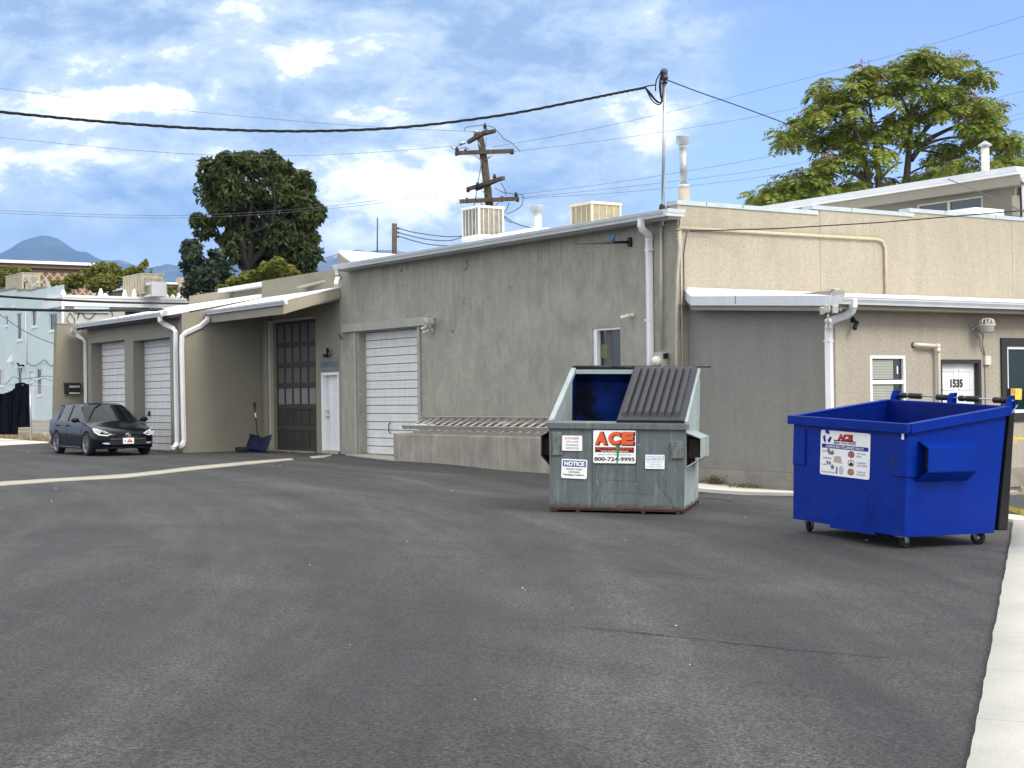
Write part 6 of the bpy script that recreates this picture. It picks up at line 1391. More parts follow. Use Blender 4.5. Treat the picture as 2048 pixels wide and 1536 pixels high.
simple_cooler('tan swamp cooler behind the white spikes, left of the white framed unit', (246,556), (283,588), YH+3.6, 1.1, M['tan_metal'], 5.8)
T = thing('rooftop_unit', 'white framed rooftop unit with dark mesh beside the tan cooler', 'cooler', tuple(onY(294,590,YH+4)))
a, b = onY(284,567,YH+3.8), onY(306,592,YH+3.8); mb = MB()
for q in ((a.x,a.x+.12,b.z,a.z),(b.x-.12,b.x,b.z,a.z),(a.x+.12,b.x-.12,a.z-.14,a.z),(a.x+.12,b.x-.12,b.z,b.z+.1),(b.x-.3,b.x-.24,b.z,a.z)): mb.box(q[0], q[1], YH+3.8, YH+4.5, q[2], q[3])
mb.build('frame', M['white_metal'], T); MB().box(a.x+.12, b.x-.12, YH+3.85, YH+4.4, b.z+.1, a.z-.14).build('mesh_panel', M['louvre'], T)

# ------------------------------------------------------------------ fence with tarp
ZF = 60.0
def fD(px, py, D=ZF): return onD(px, py, D)
F = thing('chain_link_fence', 'chain-link fence with leaning steel post left of the parked car', 'fence', tuple(fD(62,880)))
mb = MB().tube([fD(62,882), fD(59.5,770)], .04, 8).tube([fD(110,885,60), fD(110,752,60)], .035, 8).tube([fD(-20,885,60), fD(-21,768,60)], .035, 8); mb.build('post', M['galv'], F)
mb = MB().tube([fD(60,770), fD(112,771)], .022, 6).tube([fD(-20,769), fD(60,770)], .022, 6).tube([fD(60,770), fD(82,755)], .022, 6); mb.build('rail', M['galv'], F)
def meshwire(mb, A, B, C, Dd, n, m, r=.0045):
    for i in range(-m, n):
        for sgn in (0, 1):
            pts = []
            for t in (0, 1):
                u = (i+(m if t else 0))/n if not sgn else (i+m-(m if t else 0))/n; pts.append((u, t))
            (u0, t0), (u1, t1) = pts
            if u1 == u0: continue
            def clip(u0, t0, u1, t1):
                P = [(u0, t0), (u1, t1)]
                out = []
                for (u, t), (v, s) in ((P[0], P[1]), (P[1], P[0])):
                    if u < 0: k = (0-u)/(v-u); u, t = 0, t+(s-t)*k
                    elif u > 1: k = (1-u)/(v-u); u, t = 1, t+(s-t)*k
                    out.append((u, t))
                return out
            if max(u0, u1) <= 0 or min(u0, u1) >= 1: continue
            (a, b), (c, d) = clip(u0, t0, u1, t1)
            f = lambda u, t: A.lerp(B, u).lerp(Dd.lerp(C, u), t)
            mb.tube([f(a, b), f(c, d)], r, 3, caps=False)
mb = MB(); meshwire(mb, fD(62,868), fD(110,868), fD(110,772), fD(60,771), 14, 24); mb.build('wire_mesh', M['galv'], F)
mb = MB().tube(bez([fD(-20,768),fD(10,768),fD(26,754),fD(40,758),fD(60,756),fD(95,752),fD(112,756)],5), .014, 5).tube(bez([fD(60,757),fD(75,762),fD(90,757),fD(112,765)],5), .012, 5); mb.build('loose_wire', M['wire_grey'], F)
# tarp with folds
mb = MB(); nxq, nzq = 60, 26; tarp_top = lambda px: 778-.10*max(0,px)+(6*math.sin(px*.09+1))+(-3 if px > 30 else 4); tarp_bot = lambda px: 869 if px < 34 else 856-.03*px
G_ = []
for j in range(nzq+1):
    row = []
    for i in range(nxq+1):
        px = -30+89*i/nxq; t = j/nzq; py = tarp_top(px)*(1-t)+tarp_bot(px)*t; q = fD(px, py, ZF-.08)
        q += FW*(.10*math.sin(px*.33+t*2.2+.8*math.sin(px*.11+t*3))+.05*math.sin(px*.9-t*3)) ; row.append(q)
    G_.append(row)
for j in range(nzq):
    for i in range(nxq): mb.poly([G_[j][i], G_[j][i+1], G_[j+1][i+1], G_[j+1][i]], True)
o = mb.build('tarp', mat('black tarp', (.004,.005,.008), .8, spec=.05, var=.3, scale=3)); tag(o, 'black tarp hung in folds over the fence at the far left', 'tarp'); o.modifiers.new('t', 'SOLIDIFY').thickness = .01

# ------------------------------------------------------------------ far patterned building
def lattice():
    m, nt, b, vec = newmat('brown diamond lattice brick')
    s = nd(nt, 'ShaderNodeSeparateXYZ'); lk(nt, vec, s.inputs[0]); k = 1/.60
    A = math_(nt, 'FRACT', math_(nt, 'MULTIPLY', math_(nt, 'ADD', s.outputs[1], s.outputs[2]), k)); Bv = math_(nt, 'FRACT', math_(nt, 'MULTIPLY', math_(nt, 'SUBTRACT', s.outputs[1], s.outputs[2]), k))
    d1 = math_(nt, 'ABSOLUTE', math_(nt, 'SUBTRACT', A, .5)); d2 = math_(nt, 'ABSOLUTE', math_(nt, 'SUBTRACT', Bv, .5)); mx = math_(nt, 'MAXIMUM', d1, d2)
    line = ramp(nt, mx, [(.40, 0), (.43, 1)]); core = ramp(nt, mx, [(.12, 1), (.15, 0)])
    c = mix(nt, line, (.22,.13,.085), (.50,.38,.27)); c = mix(nt, core, c, (.12,.075,.05)); c = mix(nt, 1.0, c, ramp(nt, nz(nt, vec, 1.5, 4), [(.3,.85),(.7,1.12)]), 'MULTIPLY')
    lk(nt, c, b.inputs['Base Color']); b.inputs['Roughness'].default_value = .9; return m
LT = lattice()
def lat_building(label, px0, px1, py1, X):
    a = onX(px0, 560, X); b = onX(px1, py1, X); z = b.z
    T = thing('patterned_building', label, 'building', (X, (a.y+b.y)/2, 0)); MB().box(X-20, X, a.y, b.y, -1, z-.75).build('wall', LT, T)
    MB().box(X-20, X+.05, a.y, b.y, z-.745, z-.50).build('frieze', M['frieze'], T); MB().box(X-20, X+.3, a.y, b.y+.2, z-.495, z-.21).build('frieze', M['frieze'], T); MB().box(X-20, X+.5, a.y-.2, b.y+.4, z-.205, z).build('cornice', M['white_roof'], T); return T, z, a, b
lat_building('brown diamond-patterned building with white cornice below the mountain at far left', -200, 184, 527, -112)
T, z, a, b = lat_building('far brown diamond-patterned building seen behind the small dark tree', 309, 560, 572, -150)
q0, q1 = onX(353,560,-149.9), onX(373,560,-149.9); MB().box(-150, -149.3, q0.y, q1.y, 0, z+.5).build('pilaster', mat('tan stone', (.40,.34,.26), .9), T)
# tall antenna
q = onD(755, 435, 75); solo(MB().tube([onD(754.5,520,75), q], .035, 5), 'antenna_mast', M['wire_grey'], 'thin bare antenna mast rising behind the warehouse roof', 'antenna')

# ------------------------------------------------------------------ mountains
ctl = [(-900,640),(-500,600),(-200,552),(-80,528),(0,508),(25,496),(45,483),(68,477),(90,472),(100,474),(115,477),(128,484),(140,492),(155,501),(175,506),(205,519),(222,521),(240,518.5),(255,523),(270,528),(290,534),(305,537),(325,531),(345,529),(365,532),(400,527),(430,531),(470,524),(530,528),(590,520),(620,522),(655,514),(672,510),(700,502),(720,499),(740,503),(780,500),(860,515),(1000,540),(1300,600),(1700,640),(2600,660)]
def ridge(px):
    for (a, b), (c, d) in zip(ctl, ctl[1:]):
        if a <= px <= c: t = (px-a)/(c-a); return b+(d-b)*t
    return 660
mb = MB(); NI, NJ = 420, 46
for j in range(NJ+1):
    t = j/NJ; D = 5200+3300*t
    for i in range(NI+1):
        px = -900+3500*i/NI; top = onD(px, ridge(px), 8500); Hh = max(20, top.z)
        prof_ = t**1.25; p = onD(px, 780, D); nzv = noise.fractal(Vector((p.x/900, p.y/900, .3)), 1.0, 2.1, 6); rg_ = 1-abs(noise.noise(Vector((p.x/520+7, p.y/520, .9))))*2
        h = Hh*prof_*(1+(.30*nzv+.16*rg_)*(1-t)**.6*1.0) if t < 1 else Hh+14*noise.fractal(Vector((px*.03,0,.5)), 1.0, 2.2, 6)
        mb.v.append(Vector((p.x, p.y, max(-5, h-8*(1-t)))))
for j in range(NJ):
    for i in range(NI): k = j*(NI+1)+i; mb.f.append((k, k+1, k+NI+2, k+NI+1)); mb.sm.append(True)
m, nt, b, vec = newmat('mountain slope')
c = ramp(nt, nz(nt, vec, .0022, 8, .62, .4), [(.35, (.02,.03,.02)), (.5, (.06,.065,.045)), (.62, (.16,.14,.11))]); c = mix(nt, ramp(nt, nz(nt, vec, .004, 8, .7, 1, (1,1,.4)), [(.62,0),(.68,.8)]), c, (.42,.38,.33))
lk(nt, c, b.inputs['Base Color']); b.inputs['Roughness'].default_value = 1; M['mount'] = m
struct(mb, 'mountains', m)

# ------------------------------------------------------------------ trees
def branch(mb, a, b, r0, r1, wob=.06, n=6):
    a = Vector(a); b = Vector(b); L = (b-a).length; P = []
    o1 = Vector((random.gauss(0,1), random.gauss(0,1), random.gauss(0,.6)))*L*wob
    for i in range(n+1):
        t = i/n; P.append(a.lerp(b, t)+o1*math.sin(pi*t)+Vector((random.gauss(0,1), random.gauss(0,1), random.gauss(0,1)))*L*.012*(0 < i < n))
    mb.tube(P, [r0+(r1-r0)*i/n for i in range(n+1)], 6, caps=False); return P
def add_leaf(V, Fc, p, a, w, s, l):
    b = a.cross(w)
    if b.length < 1e-4: b = Vector((1,0,0))
    b.normalize(); n = len(V); V += [p-a*(s*l), p-b*(s*.5), p+a*(s*l), p+b*(s*.5)]; Fc.append((n, n+1, n+2, n+3))
def crown(name, blobs, leaf, m, parent, gap=.0, gs=1.2, droop=.5, elong=1.0, shell=.35):
    V, Fc = [], []; seed = random.random()*50
    for (c, r, n) in blobs:
        c = Vector(c)
        for _ in range(n):
            d = Vector((random.gauss(0,1), random.gauss(0,1), random.gauss(0,1))).normalized(); k = random.random()**shell
            wob = 1+.28*noise.noise(d*2.1+Vector((seed,c.x,c.z)))+.14*noise.noise(d*6+Vector((c.y,seed,0)))
            p = c+Vector((d.x*r[0], d.y*r[1], d.z*r[2]))*k*wob
            if gap and noise.noise(p*gs+Vector((seed,0,0)))+.35*noise.noise(p*gs*2.7) < gap-.35: continue
            a = (Vector((random.gauss(0,.8), random.gauss(0,.8), -droop*abs(random.gauss(1,.5)))) + d*.5).normalized()
            add_leaf(V, Fc, p, a, Vector((random.gauss(0,1), random.gauss(0,1), random.gauss(0,1))).normalized(), leaf*random.uniform(.6,1.25), elong)
    me = bpy.data.meshes.new(name); me.from_pydata([tuple(v-wl(parent)) for v in V], [], Fc); me.materials.append(m); o = bpy.data.objects.new(name, me); COL.objects.link(o); o.parent = parent; WL[o.name] = wl(parent); return o
BARK = mat('dark bark', (.026,.021,.017), .9, var=.3, scale=6); BARK2 = mat('grey brown bark', (.085,.068,.052), .9, var=.25, scale=8)
LF_dark = leafmat('dark green leaves', (.022,.040,.010), (.048,.072,.016), (.085,.105,.028))
LF_teal = leafmat('dark bluish leaves', (.020,.036,.022), (.034,.055,.032), (.05,.07,.042))
LF_yel = leafmat('yellow green leaves', (.085,.115,.012), (.15,.175,.022), (.24,.23,.05))
LF_ail = leafmat('fresh green leaves', (.060,.105,.012), (.135,.19,.024), (.25,.27,.05))
LF_seed = leafmat('tan seed clusters', (.30,.17,.05), (.38,.22,.08), (.26,.20,.06))
D1 = 70.0
def bl(px, py, rx, ry, n, D=D1, dz=None):
    s = D/FPX; return (onD(px, py, D+random.uniform(-1.2,1.2)), (rx*s, (dz or (rx+ry)/2)*s, ry*s), n)
T = thing('tree', 'large dark green willow-like tree standing in front of the mountains', 'tree', tuple(Vector((*onD(492,600,D1).xy, 0))))
tb = onD(494,600,D1); tb.z = 0; j0 = onD(496,545,D1); mb = MB(); branch(mb, tb, j0, .5, .34, .01)
limbs = [((440,400),.2),((465,360),.22),((505,350),.22),((545,370),.2),((575,420),.22),((590,470),.2),((560,540),.16),((430,450),.15),((480,440),.3),((600,420),.12)]
for (x, y), r in limbs: 
    e = onD(x, y, D1+random.uniform(-1.5,1.5)); P = branch(mb, j0, e, r*.95, .04, .08, 8)
    for _ in range(2): k = P[random.randint(3,5)]; branch(mb, k, k+Vector((random.gauss(0,1),random.gauss(0,1),random.uniform(.2,1.5)))*1.1, .07, .02, .1, 4)
branch(mb, onD(548,600,D1+1), onD(562,480,D1+1), .5, .25, .03); branch(mb, onD(562,480,D1+1), onD(590,380,D1+1), .25, .06, .05)
mb.build('trunk', BARK, T)
B1 = [bl(x,y,rx,ry,n) for x,y,rx,ry,n in ((500,405,30,24,900),(485,415,20,30,500),(530,410,26,26,700),(560,470,34,40,1400),(425,345,30,32,1500),(460,335,38,30,2000),(500,330,40,28,2000),(535,328,34,28,1600),(560,350,34,30,1600),(425,385,32,36,1500),(470,385,34,34,1100),(520,380,34,30,800),(565,395,30,30,1000),(606,375,22,36,1300),(612,420,28,40,1600),(628,425,22,28,900),(600,470,38,40,1900),(575,440,34,36,1400),(540,440,32,30,900),(450,425,30,30,900),(408,455,24,26,900),(395,440,14,16,450),(490,440,26,30,700),(480,480,36,34,1700),(520,490,34,30,1300),(455,470,24,30,700),(600,525,34,30,1500),(560,520,30,30,1100),(615,500,22,42,1100),(500,525,26,22,700),(460,512,22,20,450),(625,560,16,22,350),(540,545,26,26,700),(515,555,10,22,200),(438,405,18,40,600))]
crown('crown', [(c, r, int(n*2.0)) for c, r, n in B1], .112, LF_dark, T, .21, 2.0, .8, 1.35, .6)
T = thing('tree', 'small dark bluish tree at the left foot of the large tree', 'tree', tuple(Vector((*onD(420,600,66).xy, 0)))); mb = MB(); tb = onD(425,600,66); tb.z = 0
j0 = onD(424,570,66); branch(mb, tb, j0, .3, .22, .02)
for x, y in ((385,500),(400,520),(430,520),(440,550),(375,550),(400,570)): branch(mb, j0, onD(x,y,66), .14, .03, .08)
mb.build('trunk', BARK, T); crown('crown', [bl(x,y,rx,ry,n,66) for x,y,rx,ry,n in ((382,500,22,22,1000),(400,515,28,26,1400),(385,535,24,30,1300),(425,530,26,34,1400),(405,560,32,30,1500),(445,560,20,30,900),(380,580,18,20,400),(450,585,24,20,600))], .12, LF_teal, T, .08, .9, .7, 1.2, .55)
bushes = [('round yellow-green bush at the far left in front of the patterned building',[(22,552,28,18,900),(48,548,20,14,600),(64,560,16,14,400),(0,560,16,16,400),(72,575,14,10,300)],92),
 ('tall yellow-green bush left of the tan cooler on the spiked roof',[(108,570,18,14,500),(150,562,24,16,700),(190,548,26,22,1000),(222,545,24,20,900),(205,565,40,20,1200),(235,560,22,20,600),(206,533,9,10,160),(230,538,7,9,120),(130,575,16,12,300)],90),
 ('olive bush behind the tan cooler and the white framed unit',[(265,550,20,18,700),(290,548,16,16,500),(300,570,20,18,500),(282,536,8,9,100),(290,528,4,10,50),(278,575,24,14,300)],91),
 ('small yellow bush in front of the far patterned building',[(330,582,18,14,500),(318,590,14,10,200),(344,592,12,9,200)],90),
 ('bright yellow-green bush in front of the large tree trunk',[(470,566,18,12,700),(500,556,26,14,1200),(540,545,26,20,1300),(556,530,16,14,600),(575,545,20,16,800),(520,562,40,12,1200),(590,552,14,12,400),(445,578,14,8,300)],62)]
for lab, bs, D in bushes:
    q = onD(bs[0][0], 600, D); T = thing('bush', lab, 'bush', (q.x, q.y, 0), 'yellow-green bushes behind the roofs'); mb = MB()
    for (x, y, rx, ry, n) in bs[:4]: e = onD(x, y, D); branch(mb, (e.x, e.y, 0), e, .12, .03, .03)
    mb.build('stems', BARK2, T); crown('crown', [bl(x,y,rx,ry,int(n*1.9),D) for x,y,rx,ry,n in bs], .13, LF_yel, T, .08, .8, .1, .9, .5)
# bare red twiggy shrub top
q = onD(120, 580, 88); T = thing('bush', 'small dark red twiggy bush beside the satellite dish', 'bush', (q.x, q.y, 0), 'yellow-green bushes behind the roofs'); mb = MB(); branch(mb, (q.x,q.y,0), q, .1, .04); mb.build('stems', BARK2, T)
crown('crown', [bl(120,578,12,9,500,88)], .07, leafmat('dark red leaves', (.09,.04,.02), (.13,.06,.03)), T, 0, 1, 0, .8, .6)

# tree of heaven on the right: branch skeleton carrying compound fronds
DR = 46.0
T = thing('tree', 'tall open-crowned tree with feathery leaves and orange seed clusters behind the right roof', 'tree', tuple(Vector((*onD(1765,400,DR).xy, 0))))
mb = MB(); R_ = lambda x, y, d=0: onD(x, y, DR+d)
g0 = R_(1760,420); g0.z = 0
TR = {}
def tb_(pts, r0, r1, d=0): 
    P = [R_(x, y, d*i/(len(pts)-1)) for i, (x, y) in enumerate(pts)]; P = bez(P, 5); mb.tube(P, [r0+(r1-r0)*i/(len(P)-1) for i in range(len(P))], 6, caps=False)
tb_([(1760,700),(1756,420),(1757,360),(1755,310)], .14, .07); tb_([(1812,700),(1812,400),(1813,360),(1818,300),(1822,240),(1824,190),(1826,140)], .15, .03)
tb_([(1740,380),(1728,320),(1712,270),(1690,220)], .11, .03, -1); tb_([(1756,310),(1745,260),(1740,210)], .09, .03); tb_([(1758,360),(1790,330),(1805,325)], .05, .02)
tb_([(1822,320),(1850,285),(1890,262),(1930,248),(1975,255)], .09, .03, 1.5); tb_([(1818,300),(1860,250),(1885,235),(1940,205)], .08, .02, 1); tb_([(1822,230),(1850,190),(1872,170),(1900,140),(1930,125)], .07, .02, .5); tb_([(1822,240),(1800,190),(1760,150)], .06, .02, -.5)
tb_([(1850,290),(1885,278),(1930,275),(1965,290),(2000,275)], .05, .02, 2); tb_([(1712,280),(1680,250),(1640,215)], .05, .02, -1); tb_([(1740,260),(1700,200),(1672,185)], .05, .02, -1); tb_([(1745,370),(1700,345),(1640,340),(1560,370)], .07, .02, -1.5); tb_([(1840,300),(1890,310),(1930,330)], .04, .02, 1); tb_([(1813,350),(1860,330),(1880,350)], .04, .02, 0); tb_([(1965,290),(2000,320),(2040,330)], .03, .015, 2)
clus = []
def area(cx, cy, rx, ry, n, d=0):
    for _ in range(max(2, int(n*.50+.5))):
        a = random.random()*2*pi; k = math.sqrt(random.random()); clus.append((cx+rx*.78*k*math.cos(a), cy+ry*.78*k*math.sin(a), d+random.uniform(-1.6,1.6)))
for a in ((1828,103,14,9,6),(1845,125,26,16,14),(1800,135,28,14,14),(1862,120,18,12,7),(1905,125,20,16,9),(1930,145,14,10,6),(1962,150,14,8,5),(1922,118,8,6,3),(1730,145,24,14,12),(1718,170,34,14,14),(1650,175,16,14,8),(1668,190,24,12,8),(1700,205,40,16,14),(1770,180,30,18,12),(1820,165,28,16,11),(1870,175,24,18,11),(1905,180,20,12,7),
          (1910,215,28,16,11),(1960,205,30,18,14),(1985,230,22,18,11),(1975,255,24,12,8),(1940,245,26,12,8),(1850,215,28,16,8),(1810,235,26,22,11),(1830,275,20,18,6),(1760,250,28,22,12),(1700,250,36,24,20),(1640,225,24,16,12),(1610,250,20,14,9),(1575,270,18,12,7),(1597,285,12,8,4),(1660,280,26,22,13),(1710,300,26,20,12),(1760,300,20,18,7),(1655,320,20,16,9),
          (1640,350,28,18,13),(1590,355,24,12,9),(1545,375,24,16,10),(1520,393,16,10,8),(1600,385,34,16,15),(1650,380,30,16,13),(1700,365,28,18,12),(1730,340,14,12,4),(1895,295,26,16,9),(1920,325,20,16,8),(1880,345,26,12,8),(1845,350,18,10,5),(1870,320,14,10,4),(2000,275,20,12,8),(2035,270,16,12,6),(2005,300,16,12,5),(1995,325,22,10,6),(2045,320,14,12,5),(1960,270,16,10,5),(1820,370,24,10,5),(1780,365,14,10,3),(1940,345,20,10,4)): area(*a)
V, Fc, SV, SF = [], [], [], []; tw = MB()
for (x, y, d) in clus:
    c = R_(x, y, d); nf = random.randint(6, 9); ph = random.random()*6; up = Vector((random.gauss(0,.2), random.gauss(0,.2), 1)).normalized()
    for k in range(nf):
        a = ph+2*pi*k/nf+random.gauss(0,.3); dr_ = Vector((math.cos(a), math.sin(a), random.uniform(-.45,.95))).normalized(); Lf = random.uniform(.40,.68); p = c.copy(); dd = dr_.copy(); npair = 7
        for s in range(npair):
            dd = (dd+Vector((0,0,-.17))).normalized(); p = p+dd*(Lf/npair); side = dd.cross(up)
            if side.length < .1: continue
            side.normalize(); sz = .105*math.sin(pi*(s+1.6)/(npair+2.2))+.03
            if s < 1: continue
            for sg in (-1, 1):
                la = (side*sg+dd*.35+Vector((0,0,-.30))+Vector((random.gauss(0,.12),random.gauss(0,.12),random.gauss(0,.12)))).normalized()
                q = p+la*sz*.95; wv = (dd-la*dd.dot(la)).normalized(); n = len(V); V += [p, q-wv*sz*.36, p+la*sz*2.0, q+wv*sz*.36]; Fc.append((n,n+1,n+2,n+3))
        if k < 1 and random.random() < .3: tw.tube([c, c+dr_*Lf*.5], .008, 3, caps=False)
    if random.random() < .16:
        for _ in range(60):
            q = c+Vector((random.gauss(0,.14), random.gauss(0,.14), .12+random.gauss(0,.10))); add_leaf(SV, SF, q, Vector((random.gauss(0,1),random.gauss(0,1),random.gauss(0,1))).normalized(), Vector((0,.3,1)), .045, 1)
n0 = len(mb.v); mb.v += tw.v; mb.f += [tuple(i+n0 for i in q) for q in tw.f]; mb.sm += tw.sm; mb.build('trunk', BARK2, T, fix=False);
for nm, VV, FF, mm in (('crown', V, Fc, LF_ail), ('seed_clusters', SV, SF, LF_seed)):
    me = bpy.data.meshes.new(nm); off = wl(T); me.from_pydata([tuple(v-off) for v in VV], [], FF); me.materials.append(mm); o = bpy.data.objects.new(nm, me); COL.objects.link(o); o.parent = T; WL[o.name] = off

# ------------------------------------------------------------------ utility pole and lines
DP = 62.0
U_ = lambda x, y, d=0: onD(x, y, DP+d)
T = thing('utility_pole', 'leaning weathered timber utility pole with four crossarms behind the white cooler', 'utility pole', tuple(Vector((*U_(988,470).xy, 0))))
MB().tube([U_(1000,800), U_(984,440), U_(978,404), U_(968,320), U_(959,266)], [.19,.17,.16,.15,.13], 12).build('pole', M['pole_wood'], T)
def arm(p, q, w=.07, d=0): a = U_(*p, d-.2); b = U_(*q, d-.2); return MB().tube([a, b], 1, sect=[(-w,-w*1.1),(w,-w*1.1),(w,w*1.1),(-w,w*1.1)])
def slant(p, dp, q, dq, w=.065): a = onD(*p, DP+dp); b = onD(*q, DP+dq); return MB().tube([a, b], 1, sect=[(-w,-w*1.1),(w,-w*1.1),(w,w*1.1),(-w,w*1.1)])
arms = [arm((910,306),(1028,302)), arm((919,403),(1037,397)), slant((937,284),1.0,(974,262),-1.4), slant((950,272),1.3,(989,262),-1.0), slant((937,378),.9,(1007,356),-1.2), slant((953,378),.6,(992,361),-.7)]
for m_ in arms: m_.build('crossarm', M['pole_wood'], T)
mb = MB()
for p, q in (((946,309),(964,322)),((987,309),(972,320)),((956,283),(963,298)),((973,276),(970,298)),((955,400),(968,412)),((1003,399),(990,412)),((962,379),(972,390)),((985,372),(982,388)),((951,309),(962,320)),((983,309),(973,318))): mb.tube([U_(*p,-.25), U_(*q,-.2)], .022, 5)
mb.build('brace', M['galv'], T)
def insul(x, y, d=-.2, s=1.0): c = U_(x, y, d); return MB().lathe([(.02,-.12*s),(.08*s,-.1*s),(.05*s,-.04*s),(.09*s,-.02*s),(.05*s,.04*s),(.06*s,.1*s),(0,.12*s)], c, n=10)
for x, y in ((970,252),(914,299),(931,303),(1024,303),(1032,390),(934,401),(1004,398),(989,354),(955,370),(1035,398),(936,379),(913,306)): insul(x, y).build('insulator', M['porcelain'], T)
MB().tube([U_(947,263), U_(959,264)], .07, 8).build('strain_insulator', M['galv'], T); MB().tube([U_(918,289), U_(930,284)], .07, 8).build('strain_insulator', M['galv'], T)
mb = MB()
for P in ([(929,262),(932,255),(950,252),(970,250)], [(975,251),(988,256),(1000,268),(1008,278),(1022,285),(1036,298),(1040,303)], [(901,292),(906,298),(914,297)], [(916,298),(930,295),(938,298)], [(964,320),(955,370)], [(954,380),(948,412)], [(990,376),(1005,384),(1030,388),(1044,390),(1046,400),(1042,412),(1030,421),(1013,428)], [(1002,366),(1010,380),(1012,392)], [(1018,405),(1014,418),(1008,426)], [(1007,430),(1012,440),(1024,446)],):
    mb.tube(bez([U_(x, y, -.3) for x, y in P], 5), .017, 5)
mb.build('jumper_wires', M['wire_grey'], T)
def line(label, pts, D, r, m='wire_grey', nm='power_line', grp='thin overhead lines on the utility pole', d2=None):
    P = []
    for i, (x, y) in enumerate(pts): t = i/(len(pts)-1); P.append(onD(x, y, D+((d2-D)*t if d2 else 0)))
    if pts[0][0] < 0: P.insert(0, P[0]+(P[0]-P[1])*2+Vector((0,0,.4)))
    if pts[-1][0] > 2048: P.append(P[-1]+(P[-1]-P[-2])*2)
    return solo(MB().tube(bez(P, 8), r, 5), nm, M[m], label, 'overhead wire', grp)
r1_ = .0075
line('thin wire meeting the pole top from the upper left edge of the sky', [(-60,171),(0,177),(250,208),(500,234),(750,254),(948,263)], 66, r1_, d2=62)
line('thin wire crossing the upper part of the large tree towards the pole', [(-60,268),(0,275),(250,299),(430,310),(600,311),(760,304),(918,291)], 58, r1_, d2=62)
line('upper of the close pair of wires crossing the middle of the large tree', [(-60,417),(0,421),(200,429),(400,430),(620,416),(800,395),(936,376)], 60, r1_, d2=62)
line('lower of the close pair of wires crossing the middle of the large tree', [(-60,422),(0,426),(200,434),(400,435),(620,421),(800,401),(915,384)], 60, r1_, d2=62)
line('highest wire right of the pole, running over the right tree top', [(985,294),(1200,255),(1500,185),(1830,98),(2048,32),(2120,8)], 61.8, r1_, d2=66)
line('second wire right of the pole, running just below the highest', [(1028,303),(1250,275),(1500,235),(1700,190),(1960,128),(2120,86)], 62, r1_, d2=68)
line('middle wire right of the pole passing behind the tall flue', [(1036,389),(1250,362),(1500,320),(1700,277),(2048,181),(2120,160)], 62, r1_, d2=68)
line('lower wire of the right-hand spans passing behind the tall flue', [(1036,396),(1250,374),(1500,343),(1700,305),(2048,226),(2120,208)], 62, r1_, d2=70)
line('lowest wire of the right-hand spans, skimming the right tree', [(1046,397),(1250,384),(1500,357),(1700,320),(2048,236),(2120,218)], 62, r1_, d2=70)
for lab, P in (('wire dropping from the lower crossarm behind the white cooler to the right',[(1007,431),(1022,442),(1040,450),(1060,455)]), ('upper slack wire left of the white cooler',[(796,456),(830,465),(890,473),(924,472)]), ('middle slack wire left of the white cooler',[(796,465),(850,478),(900,481),(930,471)]), ('lower slack wire left of the white cooler',[(796,472),(840,485),(870,490),(910,492)])): line(lab, P, 60, .02, grp='slack wires behind the warehouse roof')
T = thing('short_pole', 'short dark timber pole with two arms at the left end of the warehouse roof', 'utility pole', tuple(Vector((*onD(789,520,58).xy, 0)))); MB().tube([onD(788,800,58), onD(789,447,58)], .10, 8).build('pole', M['pole_wood'], T); MB().tube([onD(793,456,58), onD(799,457,58)], .04, 6).tube([onD(793,464,58), onD(799,466,58)], .04, 6).tube([onD(793,472,58), onD(799,474,58)], .04, 6).build('bracket', M['wire_grey'], T)
# twisted service cable from the left to the mast
A0 = W(-9.4, 25.0); E0 = Vector((mt0.x-.15, mt0.y-.1, 0))
def on_vplane(px, py, A, E):
    d = ray(px, py); n = Vector((-(E.y-A.y), E.x-A.x, 0)); t = (A-EYE).dot(n)/d.dot(n); return EYE+d*t
P = bez([on_vplane(x, y, A0, E0) for x, y in ((-900,85),(-500,160),(-200,205),(0,224),(200,243),(400,257),(600,262.5),(800,255),(1000,231),(1150,203),(1240,185),(1290,175.5))], 24)
o = MB()
for k in range(3):
    o.tube([p+Vector((0,0,1))*(.016*math.cos(i*.55+2*pi*k/3))+Vector((.6,.6,0))*(.016*math.sin(i*.55+2*pi*k/3)) for i, p in enumerate(P)], .0125, 6)
solo(o, 'service_cable', M['wire'], 'thick twisted black service cable sagging across the sky to the mast', 'overhead wire')
solo(MB().tube(bez([on_vplane(x, y, Vector((mt0.x,mt0.y,0)), Vector((-26,31,0))) for x, y in ((1331,158),(1342,163),(1400,185),(1480,213),(1580,250),(1640,272))], 5), .012, 5), 'guy_wire', M['wire'], 'thin dark stay wire running from the mast down to the right tree', 'overhead wire')
q = onY(1337,159,19.2); 
solo(MB().tube([onX(1380,462,XC+.1), onX(1420,461,XC+.12), onX(1560,457,XC+.6), onX(1760,445,XC+1.2), onX(2060,420,XC+2.2)], .012, 5), 'phone_cable', M['wire'], 'thin black cable slanting across the beige wall above the rusty pipe', 'overhead wire')
solo(MB().tube(bez([onD(1895,358,31), onD(1950,380,31), onD(2000,402,31), onD(2075,437,31)], 5), .010, 5), 'phone_cable', M['wire_grey'], 'thin grey cable crossing the upper block strip window', 'overhead wire')
